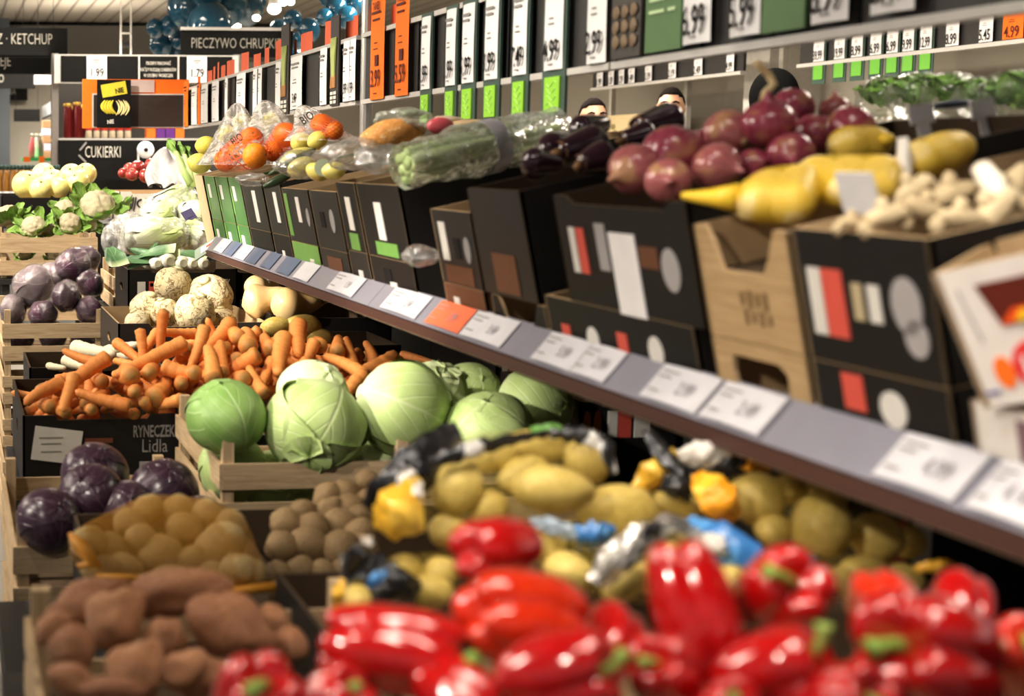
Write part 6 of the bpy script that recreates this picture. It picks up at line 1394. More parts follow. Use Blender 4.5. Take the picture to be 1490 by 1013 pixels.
# ------------------------------------------------------------------ boxes on the sloping shelf
KRAFT = wood('planked_print', (.36, .24, .12), (.50, .36, .20), (10, 1, 16), .65); GRB = plain('green_box_print', (.06, .17, .05), .35, .5); GRL = plain('light_green_print', (.16, .34, .08), .4); GBR = plain('brown_grad_card', (.14, .055, .025), .5); WHC = plain('white_carton', (.74, .70, .66), .55)
DARKB = plain('dark_grey_card', (.020, .018, .017), .45, .4)
def yx(px, py): return atX(px, py, .925).y
def sbox(pxa, pxb, py, h, z0, label, depth=.56, mats=None, group=None, top='flat', hole=None, name='cardboard_box', cat='box', x0=.004, marks=()):
    """pxa (far edge) to pxb (near edge) of the front top edge as seen; local x runs back up the slope, y away, z up"""
    ya, yb = yx(pxa, py), yx(pxb, py); w = ya-yb-.003; mats = mats or [BLK, TAN]; th = .006
    e = empty(name, label, cat, shelf_pt(x0, yb, z0), ROTS, group)
    o = rect(0, 0, w, h)
    if top == 'notch': o = [(0, 0), (w, 0), (w, h), (w*.86, h), (w*.80, h-.02), (w*.74, h-.055), (w*.30, h-.055), (w*.22, h-.03), (w*.14, h), (0, h)]
    if top == 'dip': o = [(0, 0), (w, 0), (w, h), (w*.9, h), (w*.84, h-.012), (w*.16, h-.012), (w*.1, h), (0, h)]
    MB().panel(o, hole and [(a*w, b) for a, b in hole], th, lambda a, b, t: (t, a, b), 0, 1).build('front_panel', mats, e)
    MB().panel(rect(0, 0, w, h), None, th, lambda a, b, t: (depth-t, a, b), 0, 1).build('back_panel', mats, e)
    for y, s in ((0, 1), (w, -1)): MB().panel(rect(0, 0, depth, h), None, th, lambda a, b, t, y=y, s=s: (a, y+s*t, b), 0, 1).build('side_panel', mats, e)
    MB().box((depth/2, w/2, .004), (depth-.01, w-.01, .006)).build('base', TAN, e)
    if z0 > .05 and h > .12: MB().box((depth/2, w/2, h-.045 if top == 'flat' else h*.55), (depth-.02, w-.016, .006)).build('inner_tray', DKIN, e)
    for nm, fa, fb, ww, hh, m in marks:          # fa: 0 = far edge, 1 = near edge
        MB().panel(rect(-ww/2, -hh/2, ww/2, hh/2) if nm != 'emblem' else oval(0, 0, ww/2, hh/2), None, .0015, lambda a, b, t: (-.0015+t, w*(1-fa)+a, h*fb+b)).build(nm, m, e)
    e['w'] = w; e['h'] = h
    return e
GHOLE = [(.30, .05), (.70, .05), (.74, .065), (.70, .08), (.30, .08), (.26, .065)]
ST2 = 'black boxes stacked at the far half of the shelf'
# near end
def whitebox():
    e = sbox(1356, 1560, 385, .130, 0, 'white printed fruit carton with a red window picture at the right edge', mats=[WHC, TAN], depth=.12)
    w, h = e['w'], e['h']; e1 = Vector((.42, -.86, .30)).normalized(); upv = Vector((-.25, 0, .97)); inn = upv.cross(-e1) * -1
    inn = (-e1).cross(upv).normalized(); upv = inn.cross(-e1).normalized(); rot = basis(inn, -e1, upv)
    e.rotation_euler = rot.to_euler(); e.location = atY(1354, 400, 1.18)-rot @ Vector((0, w, h))
    def mk(nm, pts, m, x=-.0015): return MB().panel([(w*(1-a), b) for a, b in pts], None, .0014, lambda a, b, t: (x+t, a, b)).build(nm, m, e)
    mk('window_picture', [(.20, .112), (1.0, .112), (1.0, .072), (.26, .072)], plain('dark_red_print', (.13, .018, .008), .5))
    mk('fruit_picture', [(.26, .073), (1.0, .073), (1.0, .088), (.34, .086)], plain('red_orange_print', (.75, .10, .01), .5), -.003); mk('fruit_highlight', [(.34, .074), (.95, .074), (.95, .084), (.38, .084)], plain('yellow_print', (.85, .55, .03), .5), -.0045)
    MB().panel(oval(w*(1-.36), .032, w*.13, .024), None, .0014, lambda a, b, t: (-.0015+t, a, b)).build('red_emblem', plain('bright_red_print', (.72, .05, .05), .5), e)
    text(e, 'Ho', .028, (-.0024, w*(1-.37), .032), FACE_AISLE, PAPER, .8, bold=.02); MB().panel(oval(w*(1-.18), .030, .008, .015), None, .0014, lambda a, b, t: (-.0015+t, a, b)).build('orange_drop', ORANGE, e)
    mk('blue_line', [(.04, .012), (.12, .012), (.12, .015), (.04, .015)], plain('blue_print', (.15, .16, .35), .5)); mk('grey_hook', [(.10, .112), (.106, .112), (.135, .060), (.128, .060)], plain('grey_print', (.38, .36, .36), .5))
whitebox()
sbox(1376, 1560, 385, .085, 0, 'white carton below the printed white one, mostly hidden by the rail', mats=[WHC, TAN], depth=.5, marks=(('dark_print', .5, .6, .03, .05, plain('plum_print', (.2, .12, .14), .5)),))
sbox(1150, 1354, 352, .147, .092, 'black box of ginger roots with stickers and a pale emblem', marks=(('white_sticker', .14, .46, .022, .075, WST), ('red_sticker', .28, .46, .034, .075, STK), ('small_print', .46, .50, .016, .04, plain('tan_print', (.46, .38, .24), .6)), ('pale_print', .58, .50, .018, .04, WST), ('emblem', .80, .52, .044, .06, plain('grey_print', (.38, .36, .36), .5)), ('emblem', .84, .30, .034, .04, plain('grey_print', (.38, .36, .36), .5))))
sbox(1150, 1354, 352, .09, 0, 'black box below the ginger box, behind the price rail', marks=(('red_sticker', .32, .70, .034, .04, STK), ('emblem', .6, .6, .04, .04, WST)))
e = sbox(1008, 1148, 328, .142, .092, 'planked-look brown box of yellow net bags, cut out at the top', mats=[KRAFT, TAN], top='notch')
text(e, 'SMACZNE', .020, (-.001, e['w']*.45, .045), FACE_AISLE, plain('brown_print2', (.22, .13, .06), .6), .6, bold=.01) if False else None
mb = MB()
for k in range(4): mb.box((-.001, e['w']*(.56-.08*k), .055), (.001, .007, .016+.006*(k % 2)))
for k in range(4): mb.box((-.001, e['w']*(.54-.08*k), .033), (.001, .006, .012+.006*((k+1) % 2)))
mb.build('burnt_print', plain('brown_print', (.18, .11, .05), .6), e)
sbox(1008, 1148, 328, .09, 0, 'planked-look brown box with a hand hole, below the yellow net bags', mats=[KRAFT, TAN], hole=[(.22, .030), (.78, .030), (.80, .050), (.78, .072), (.30, .072), (.22, .062)])
sbox(809, 1005, 298, .165, .096, 'black box of red onions with red sticker and large white label', top='dip', mats=[BLK, DKIN], marks=(('white_sticker', .12, .50, .02, .07, WST), ('red_sticker', .19, .50, .026, .07, STK), ('pale_print', .36, .56, .03, .07, plain('grey_print', (.38, .36, .36), .5)), ('white_label', .52, .34, .075, .12, plain('white_label_paper', (.78, .76, .76), .6)), ('emblem', .84, .44, .045, .06, plain('grey_print', (.38, .36, .36), .5)), ('dark_slot', .70, .52, .05, .03, GBR)))
sbox(770, 985, 330, .094, 0, 'black box below the onion box, with stickers just above the rail', marks=(('red_sticker', .14, .35, .03, .04, STK), ('emblem', .34, .4, .04, .045, WST), ('red_sticker', .55, .45, .03, .04, STK), ('emblem', .76, .5, .04, .045, WST)))
sbox(684, 762, 290, .190, .075, 'dark box with an orange-brown band at its foot, holding the aubergines', mats=[DARKB, DKIN], marks=(('brown_print', .5, .22, .10, .07, GBR),))
sbox(690, 768, 345, .073, 0, 'low open black box under the aubergine box', mats=[BLK, TAN], top='notch')
sbox(624, 682, 300, .145, .075, 'small brown and black box with a white label left of the aubergine box', mats=[DARKB, TAN], marks=(('white_label', .24, .58, .035, .075, WST), ('hand_hole', .55, .5, .03, .04, INK), ('emblem', .80, .5, .03, .05, GINK), ('brown_print', .5, .14, .14, .035, GBR)))
sbox(624, 682, 300, .073, 0, 'low brown box at the rail, under the small labelled box', mats=[GBR, TAN], marks=(('white_label', .3, .4, .03, .04, WST),))
lst = [(522, 584, 246, .165, .098, 'tall black box under the wrapped celery, with a white label', [BLK, TAN], (('white_label', .45, .50, .05, .085, WST), ('green_print', .5, .12, .15, .03, GRL))),
       (522, 584, 246, .096, 0, 'black box at the rail under the celery box', [BLK, TAN], (('hand_hole', .4, .6, .05, .03, INK), ('white_label', .5, .25, .045, .04, WST))),
       (492, 520, 248, .165, .098, 'narrow black and green box with white label, left of the celery box', [BLK, TAN], (('white_label', .5, .55, .04, .08, WST), ('green_print', .5, .14, .07, .04, GRL))),
       (492, 520, 248, .096, 0, 'narrow dark box at the rail under the black and green one', [DARKB, TAN], (('white_label', .5, .3, .035, .045, WST),)),
       (450, 490, 272, .150, .088, 'dark box with a pale emblem, open at the top, third from the green boxes', [DARKB, TAN], (('emblem', .7, .5, .04, .06, GINK), ('hand_hole', .35, .5, .04, .04, INK))),
       (450, 490, 272, .086, 0, 'brown-printed box at the rail under the emblem box', [DARKB, TAN], (('brown_print', .5, .5, .13, .05, GBR),)),
       (410, 448, 274, .150, .088, 'black box with green print and a white label, second from the green boxes', [DARKB, TAN], (('white_label', .55, .62, .035, .07, WST), ('green_print', .12, .5, .035, .12, GRL), ('emblem', .86, .5, .03, .05, GINK))),
       (410, 448, 274, .086, 0, 'green and black box at the rail, second from the green boxes', [GRL, TAN], (('white_label', .7, .3, .04, .04, WST),)),
       (384, 409, 256, .155, .098, 'dark box with a tall white label, right of a similar one', [DARKB, TAN], (('white_label', .6, .52, .04, .09, WST),)),
       (384, 409, 256, .096, 0, 'dark box of film-wrapped goods at the rail, right of a similar one', [BLK, TAN], (('white_label', .5, .3, .03, .04, WST),)),
       (352, 382, 256, .155, .098, 'dark box with a tall white label, just right of the green boxes', [DARKB, TAN], (('white_label', .55, .48, .05, .10, WST),)),
       (352, 382, 256, .096, 0, 'dark box of film-wrapped goods at the rail, just right of the green boxes', [BLK, TAN], ())]
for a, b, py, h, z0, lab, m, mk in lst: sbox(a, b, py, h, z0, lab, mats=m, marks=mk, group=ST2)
gl = ['left green box of the upper three at the far end of the shelf', 'middle green box of the upper three at the far end of the shelf', 'right green box of the upper three at the far end of the shelf', 'left green box of the lower three, at the rail end', 'middle green box of the lower three, at the rail end', 'right green box of the lower three, at the rail end']
for i, (a, b) in enumerate(((299, 314), (315, 333), (334, 351))):
    for r in (0, 1): sbox(a, b, 252, .160 if r == 0 else .098, .10 if r == 0 else 0, gl[i+3*r], mats=[GRB, TAN], group='green boxes', marks=(('white_label', .35, .66 if r == 0 else .4, .045, .05, WST), ('light_edge', .08, .5, .02, .09, GRL)))
e = sbox(284, 297, 250, .26, 0, 'pale wooden box at the very end of the shelf, left of the green boxes', mats=[plain('pale_wood', (.66, .52, .32), .6), TAN])

# ------------------------------------------------------------------ goods in the shelf boxes
# ginger / garlic
GIN = organic('ginger_skin', (.46, .36, .22), (.68, .57, .38), 14, .7, .25, 0, 50, .4, rnd=.2)
def ginger(px, py, s, d, a, lab, seed):
    k = s*d/F; M = frame_px(a, 10); m = MB()
    m.surf(lump(seed, .2, 1.6, (1, .42, .40), 18, 14)*k*.5, True)
    for j in range(3):
        x = (-.5+.45*j)*k; q = lump(seed+j+20, .2, 1.5, (.34, .22, .22), 14, 10)*k*.6; c_, s_ = math.cos(1.1+.3*j), math.sin(1.1+.3*j)*(1 if j % 2 else -1)
        q2 = q.copy(); q2[..., 0] = q[..., 0]*c_-q[..., 1]*s_+x; q2[..., 1] = q[..., 0]*s_+q[..., 1]*c_+.2*k*(1 if j % 2 else -1); m.surf(q2, True)
    o = m.build('ginger_root', GIN, None, True, loc=D(px, py, d), rot=M); tag(o, lab, 'ginger root', 'ginger roots in the black box')
for i, (px, py, s, d, a, lab) in enumerate(((1290, 308, 75, 1.40, 10, 'ginger root at the front left of its box'), (1345, 300, 80, 1.42, -20, 'branched ginger root left of the middle of the box'), (1330, 268, 70, 1.50, 30, 'ginger root at the back, against the brown wall'), (1390, 275, 85, 1.48, 15, 'knobbly ginger root in the middle of the box'), (1400, 312, 80, 1.38, -5, 'ginger root at the front right of the box'), (1450, 298, 90, 1.40, 40, 'ginger root at the right, below the white stem'), (1478, 262, 80, 1.46, 60, 'ginger root cut by the right edge'), (1240, 318, 50, 1.42, 0, 'small ginger root beside the white flap'))): ginger(px, py+7, s, d, a, lab, i+1)
WSTEM = organic('white_stem_skin', (.80, .72, .56), (.92, .86, .72), 8, .55, .3, 0, 40, .2)
o = MB().tube([D(1428, 245, 1.44)-D(1445, 268, 1.42), Vector((0, 0, 0)), D(1462, 298, 1.40)-D(1445, 268, 1.42)], [.010, .012, .010], 12).build('white_root', WSTEM, None, True, loc=D(1445, 268, 1.42)); tag(o, 'smooth white root standing up among the ginger', 'root')
pa, pb = D(1232, 300, 1.43), D(1265, 262, 1.45)
o = MB().box((0, 0, 0), (.004, .05, .045), basis((.9, .1, .3), (-.1, 1, 0), (-.3, 0, .95))).build('price_flap', plain('pale_grey_card', (.60, .59, .60), .6), None, loc=(pa+pb)/2); tag(o, 'pale grey card flap standing between ginger and yellow net bags', 'card')
for px, py, lab in ((1340, 166, 'small white card standing up behind the yellow net bags, left of two'), (1430, 158, 'small white card standing up behind the yellow net bags, right of two')):
    o = MB().box((0, 0, 0), (.036, .003, .028)).box((0, 0, -.03), (.02, .002, .04)).build('white_card', PAPER, None, loc=D(px, py, 1.95), rot=(R(-10), R(-8), 0)); tag(o, lab, 'card')
# yellow net bags
NETB = netmat('bright_yellow_net', (.86, .62, .05), 60, 40, .30, .45, .12); LEMF = organic('netted_onion_skin', (.80, .60, .20), (.92, .78, .40), 6, .5, .3, 0, 50, .2)
nb_me = MB().surf(sph(22, 14)[0]*np.array((1, 1, .92)), True).mesh('netted_onion', LEMF)
def ynet(balls, tail, lab, blab, extra=()):
    objs = []; rk = ranks(balls, lambda b: 0, lambda b: b[0])
    for j, (px, py, s, d) in enumerate(balls): objs.append(put('netted_onion', nb_me, D(px, py, d), s/2*d/F, (RS.uniform(0, 3), RS.uniform(0, 3), 0), blab+f', {ORD[rk[j][1]]} from the left', 'onion', blab))
    c, P = hull_bag(items_of(objs, 'ball'), 1.02, axis=RT, extra=[D(*x) for x in extra])
    e = empty('yellow_net_bag', lab, 'net bag', c); MB().surf(P, True).build('net', NETB, e, True)
    if tail:
        pts = [D(*t[:3])-c for t in tail]; MB().tube(pts, [t[3]*t[2]/F for t in tail], 10).build('gathered_tail', plain('gathered_yellow_net', (.84, .58, .05), .4), e, True)
    return e
ynet([(1100, 292, 66, 1.68), (1150, 296, 66, 1.66), (1165, 268, 60, 1.72), (1120, 272, 56, 1.74)], [(1072, 288, 1.68, 22), (1035, 287, 1.70, 13), (1010, 286, 1.72, 9), (992, 284, 1.73, 5)], 'yellow net bag in front with a long gathered tail to the left', 'pale yellow onion in the front yellow net bag', [(1185, 310, 1.64)])
ynet([(1190, 258, 64, 1.74), (1235, 258, 64, 1.72), (1282, 256, 62, 1.70), (1230, 278, 52, 1.66), (1280, 275, 50, 1.66)], None, 'long yellow net bag lying across the middle of the planked box', 'pale yellow onion in the middle yellow net bag')
ynet([(1235, 212, 58, 1.88), (1270, 210, 52, 1.88)], [(1285, 205, 1.86, 12), (1300, 200, 1.85, 6)], 'yellow net bag at the back, beside the red onions', 'pale yellow onion in the back yellow net bag')
ynet([(1335, 235, 60, 1.70), (1372, 222, 60, 1.72), (1392, 215, 50, 1.74)], [(1318, 246, 1.69, 14), (1306, 250, 1.68, 6)], 'yellow net bag at the right with a dark tie, against the box wall', 'pale yellow onion in the right yellow net bag')
o = MB().tube([D(1313, 200, 1.68)-D(1316, 235, 1.68), Vector((0, 0, 0)), D(1322, 262, 1.67)-D(1316, 235, 1.68)], [.006, .009, .005], 8).build('net_tie', WHF, None, True, loc=D(1316, 235, 1.68)); tag(o, 'white plastic tie strip between the middle and right yellow net bags', 'tie')
# red onions
for px, py, s, d, ax, pale, lab, sz in ((1060, 196, 74, 1.98, (-.2, .3, -.7), 1, 'pale red onion with brown papery skin, left of the one with the stalk', 1), (1153, 158, 60, 2.04, (.4, .5, -.5), 0, 'bright purple-red onion behind the one with the stalk', 1), (1186, 196, 62, 1.97, (.5, .6, .3), 0, 'dark red onion right of the stalked one', 1), (1237, 188, 68, 1.92, (-.5, -.1, .8), 0, 'shiny red onion at the right end of the onions', .92), (1150, 226, 68, 1.90, (-.3, -.3, .85), 0, 'shiny dark red onion in the middle, lower row', .95), (1042, 243, 74, 1.90, (.4, -.2, .8), 1, 'light red onion in the middle of the front, papery', 1), (1096, 241, 50, 1.92, (.2, .2, .9), 0, 'small dark red onion wedged in the middle', 1), (978, 222, 84, 1.96, (-.6, -.4, .4), 0, 'long crimson onion at the left of the heap', 1.1), (925, 246, 76, 1.96, (-.8, -.3, .3), 1, 'pale pinkish onion at the left front rim', 1.1), (972, 263, 66, 1.88, (-.3, -.1, .9), 1, 'golden red onion at the front rim', .95), (1108, 268, 44, 1.88, (0, .4, .8), 0, 'small red onion at the front, above the yellow net tail', 1), (1012, 216, 46, 2.0, (0, .6, .5), 0, 'small red onion between the crimson and the pale one', 1), (1215, 160, 44, 2.04, (0, .8, 0), 1, 'small onion at the back right with a dry tip', 1)):
    onion(px, py, s, d, ax, lab, pale, None, sz)
onion(1118, 182, 78, 1.94, (-.15, .9, .3), 'red onion on top with a long dry stalk standing up', 0, [(1112, 152), (1114, 135), (1126, 122), (1118, 108), (1106, 97), (1100, 90)])
# aubergines
AUB = organic('aubergine_skin', (.022, .008, .016), (.045, .012, .026), 4, .14, .5, .6, 10, .05); CLX = organic('aubergine_calyx', (.22, .12, .06), (.40, .24, .12), 20, .6, .3)
def auberg(x0, y0, x1, y1, s, d0, d1, lab):
    p0, p1 = D(x0, y0, d0), D(x1, y1, d1); v = p1-p0; L = v.length; e = empty('aubergine', lab, 'aubergine', p0, aim(v), 'dark aubergines'); r = s/2*d0/F; prof = []
    for i in range(22):
        t = i/21; prof.append((max(.002, r*(math.sqrt(min(1, t/.22+.001))*(1-.42*max(0, t-.3)/.7))*math.sqrt(min(1, (1-t)/.05+.02))), t*L))
    MB().lathe(prof, 24).build('aubergine_body', AUB, e, True); mb = MB()
    for k in range(5):
        a = k*2*PI/5; mb.surf(np.array([[((r*.55*(1+.12*t))*math.cos(a+u*.5*(1-t)), (r*.55*(1+.22*t))*math.sin(a+u*.5*(1-t)), L*(1.0-.24*t)) for u in (-1, 0, 1)] for t in np.linspace(0, 1, 5)]))
    mb.tube([(0, 0, L*.97), (.004, 0, L*1.08), (.012, 0, L*1.2)], [r*.3, r*.2, r*.24], 8); mb.build('calyx_and_stem', CLX, e, True, weld=False)
for i, a in enumerate(((880, 205, 812, 222, 56, 2.30, 2.26, 'shiny dark aubergine in the middle, right end nearest the onions'), (790, 218, 842, 206, 46, 2.26, 2.36, 'aubergine with bright glints at the left front'), (760, 232, 815, 240, 40, 2.22, 2.24, 'aubergine low at the left rim with a brown calyx'), (988, 172, 926, 186, 54, 2.40, 2.36, 'dark aubergine at the back, before the second man'), (835, 192, 880, 180, 44, 2.42, 2.46, 'dark aubergine at the back, before the first man'), (890, 225, 842, 240, 50, 2.20, 2.18, 'aubergine low in front, beside the pale onion'), (955, 195, 905, 205, 46, 2.30, 2.30, 'dark aubergine just left of the crimson onion'), (770, 250, 800, 228, 40, 2.24, 2.30, 'aubergine end poking over the box corner at the left'))): auberg(*a)
# wrapped celery bundle
p0, p1 = D(592, 240, 2.74), D(790, 196, 2.86); v = p1-p0; L = v.length; e = empty('celery_bundle', 'pale green celery bundle in a clear sleeve with a grey band', 'celery', p0, aim(v))
GST = organic('green_celery', (.36, .48, .19), (.54, .64, .34), 9, .4, .4, 0, 40, .25, stretch=(9, 9, 1))
rs = np.random.RandomState(4)
for k in range(11):
    a = k*2.4; rr = .009*math.sqrt(k)*1.05
    x, y = rr*math.cos(a), rr*math.sin(a); MB().tube([(x, y, 0), (x*1.25, y*1.25, L*.35), (x*1.3, y*1.3, L*.7), (x*1.5+rs.uniform(-.01, .01), y*1.5, L*(.9+.1*rs.rand()))], [.013, .012, .010, .007], 10).build('stalk', GST, e, True)
T, A = np.meshgrid(np.linspace(0, 1, 26), np.linspace(0, 2*PI, 32, endpoint=False), indexing='ij'); rad = .044*(1+.25*np.sin(T*PI*.9))*(1-.0*T); W = np.stack([rad*np.cos(A), rad*np.sin(A), T*L*1.16-.04*L], -1); W += (.010*nz3(W, 26, 2))[..., None]*np.array([1, 1, .3])
MB().surf(W, True).build('clear_sleeve', FILMC, e, True); MB().lathe([(.055, L*.53), (.0565, L*.55), (.0565, L*.62), (.055, L*.64)], 28, False).build('grey_band', plain('grey_band_plastic', (.32, .31, .34), .3), e, True)
# odd shapes between celery and citrus
MESH = organic('sesame_crust', (.55, .24, .06), (.80, .42, .14), 40, .6, .3, 0, 90, .6, .004, spots=((.85, .62, .35), 90, .6))
o = MB().surf(lump(4, .12, 1.2, (.075, .035, .030), 30, 20, bend=-.25), True).build('netted_orange_root', MESH, None, True, loc=D(572, 196, 3.05), rot=frame_px(14)); tag(o, 'curved orange-brown rough-skinned loaf shape in the wrapped goods left of the celery', 'vegetable')
crumple('plastic_film', 'crumpled clear bag on top of the orange-brown loaf, with a green corner', D(590, 178, 3.08), .055, (1.3, .9, .55), FILMC, 8); crumple('plastic_film', 'crumpled clear film in front of the orange-brown loaf', D(520, 225, 3.05), .06, (1.3, .9, .6), FILMS, 9); crumple('plastic_film', 'crumpled clear film lying in front left of the celery bundle', D(560, 232, 2.95), .055, (1.2, .9, .55), FILMS, 10); crumple('plastic_film', 'crumpled clear bag sticking up from the low brown box by the rail', D(612, 372, 2.62), .028, (1.2, .9, .7), FILMS, 12)
o = MB().surf(lump(6, .1, 1.5, (.03, .018, .014), 16, 10), True).build('red_clip', plain('red_plastic', (.72, .05, .03), .3), None, True, loc=D(641, 183, 2.98), rot=frame_px(0)); tag(o, 'small bright red piece lying on the wrapped goods under the green panels', 'package')
for px, py, w, h, d, a, c, lab in ((680, 182, 60, 16, 3.05, 4, (.60, .44, .26), 'flat tan package at the back, right of the red piece'), (600, 165, 36, 12, 3.25, 0, (.16, .30, .12), 'green leafy bit on top of the wrapped goods'), (655, 176, 50, 14, 3.1, -6, (.62, .50, .36), 'beige package behind the celery bundle')):
    o = MB().surf(lump(int(px) % 9, .15, 2, (w/2*d/F, h/2*d/F, .03), 18, 12), True).build('package', organic('package_'+str(px), tuple(v*.8 for v in c), c, 20, .5), None, True, loc=D(px, py, d), rot=frame_px(a)); tag(o, lab, 'package')
# yellow peppers / courgettes in film
YV = organic('yellow_vegetable', (.76, .66, .14), (.88, .80, .30), 6, .35, .45, .2, 20, .1)
for px, py, w, h, d, a, lab in ((440, 244, 44, 30, 3.66, 20, 'pale yellow fruit above the emblem box, in clear film'), (462, 250, 36, 26, 3.5, -20, 'pale yellow fruit to the right of another, beside the round sticker'), (430, 228, 50, 22, 3.75, 25, 'yellow fruit lying higher, behind the pale ones'), (486, 248, 36, 26, 3.3, 0, 'pale yellow fruit half covered by film at the right')):
    o = MB().surf(lump(int(py) % 7, .12, 1.1, (w/2*d/F, h/2*d/F, h/2*d/F), 22, 14), True).build('yellow_fruit', YV, None, True, loc=D(px, py, d), rot=frame_px(a)); tag(o, lab, 'fruit')
o = MB().lathe([(.001, 0), (.022, .001), (.022, .003), (.001, .004)], 20).build('round_sticker', plain('pale_green_sticker', (.50, .56, .42), .5), None, loc=D(470, 244, 3.42), rot=aim(-FW)); tag(o, 'round pale sticker on the film beside the yellow fruits', 'sticker')
for px, py, w, h, d, a, lab in ((425, 236, 80, 14, 3.70, 28, 'dark green courgette lying diagonally right of the oranges'), (405, 262, 50, 14, 3.78, 25, 'dark courgette at the rim of the black-green box')):
    o = MB().surf(lump(3, .06, 1.1, (w/2*d/F, h/2*d/F, h/2*d/F), 22, 14), True).build('courgette', organic('courgette_skin_'+str(px), (.02, .035, .02), (.05, .08, .03), 8, .3), None, True, loc=D(px, py, d), rot=frame_px(a)); tag(o, lab, 'courgette')
crumple('plastic_film', 'crumpled clear film over the pale yellow fruits', D(450, 240, 3.58), .065, (1.4, .9, .6), FILM, 14); crumple('plastic_film', 'crumpled film in the dark box right of the green boxes', D(368, 262, 4.1), .04, (1.2, 1, .5), FILMS, 15)
# citrus
for px, py, rp, d, lab in ((371, 227, 19, 4.20, 'netted orange in front, above the right green boxes'), (415, 197, 18, 4.25, 'netted orange under the sharp film peak, upper right'), (366, 201, 16, 4.42, 'netted orange above the front one'), (327, 234, 16, 4.50, 'netted orange at the left front, above the left green boxes'), (467, 181, 15, 4.05, 'orange inside the right film bag'), (487, 190, 13, 3.95, 'small netted orange at the right end of the citrus'), (398, 220, 15, 4.30, 'orange half hidden between the two netted ones'), (345, 222, 15, 4.5, 'orange half hidden behind the left front one'), (440, 200, 14, 4.2, 'orange behind the yellow-green lemon')):
    fruit('orange', 'netted_orange', D(px, py, d), rp*d/F, lab, 'orange', 'oranges at the far end of the shelf', (RS.uniform(-1, 1), RS.uniform(-1, 0), RS.uniform(-.3, .8)))
onet = netmat('fine_orange_net', (.72, .12, .03), 26, 20, .22)
for i, (bx, lab) in enumerate((([(371, 227, 20.5, 4.20), (327, 234, 17.5, 4.50), (345, 222, 16.5, 4.5), (366, 201, 17.5, 4.42)], 'fine orange net holding the left group of oranges'), ([(415, 197, 19.5, 4.25), (398, 220, 16.5, 4.30), (440, 200, 15, 4.2)], 'fine orange net holding the middle group of oranges'), ([(467, 181, 16.5, 4.05), (487, 190, 14.5, 3.95)], 'fine orange net holding the right group of oranges'))):
    its = [(Matrix.Translation(D(a, b, d)) @ Matrix.Scale(r*d/F, 4), (1, 1, 1)) for a, b, r, d in bx]
    c, P = hull_bag(its, 1.02, 44, 28); e = empty('orange_net_bag', lab, 'net bag', c); MB().surf(P, True).build('net', onet, e, True)
for px, py, rp, d, lab in ((290, 238, 15, 4.75, 'pale lemon at the left end of the citrus'), (300, 212, 14, 4.85, 'pale lemon behind the left end, under the film'), (352, 178, 13, 4.7, 'pale lemon high under the film peak'), (395, 178, 14, 4.6, 'pale lemon under the sharp film peak'), (330, 196, 14, 4.75, 'pale lemon inside the left film bag'), (438, 207, 14, 4.05, 'bright yellow-green lemon in the middle of the citrus'), (462, 204, 13, 3.98, 'yellow-green lemon right of the bright one')):
    fruit('lemon', 'lemon', D(px, py, d), rp*d/F, lab, 'lemon', 'lemons at the far end of the shelf', (RS.uniform(-1, 1), RS.uniform(-.8, 0), RS.uniform(-.2, .3)), False)
def peak(base, rx, ry, top, lab, txt, seed, tp=None):
    c = D(*base); t = D(*top)-c; n1, n2 = 22, 34; P = np.zeros((n1, n2, 3))
    for j in range(n1):
        f = j/(n1-1); s = (1-f)**.75*(1-.15*math.sin(f*PI))+.06*f
        for k in range(n2):
            a = 2*PI*k/n2; wv = 1+.20*math.sin(5*a+seed)*f+.14*math.sin(9*a+seed*2+4*f)
            P[j, k] = RT*(rx*s*wv*math.cos(a))+Vector((0, 1, 0))*(ry*s*wv*math.sin(a))+t*f
    e = empty('citrus_film_bag', lab, 'plastic bag', c); MB().surf(P, True).build('film', film('bag_film_'+str(seed), (1, .96, .90), .30, .20, 26, .14), e, True, weld=False)
    if txt: text(e, 'BIO', .036, D(*tp)-c, basis((RT*math.cos(R(tp[3] if False else 35))+UP*math.sin(R(35))), (UP*math.cos(R(35))-RT*math.sin(R(35))), -FW), plain('film_ink', (.10, .09, .08), .5), .7, bold=.01)
peak((345, 240, 4.55), .12, .13, (345, 150, 4.65), 'clear film bag peaked over the left oranges, printed BIO', True, 1, (345, 203, 4.36)); peak((400, 225, 4.4), .13, .12, (386, 146, 4.6), 'tall clear film bag with the highest peak, in the middle of the citrus', False, 2); peak((470, 205, 4.05), .10, .10, (441, 153, 4.2), 'clear film bag leaning left over the right oranges, printed BIO', True, 3, (447, 172, 3.94))
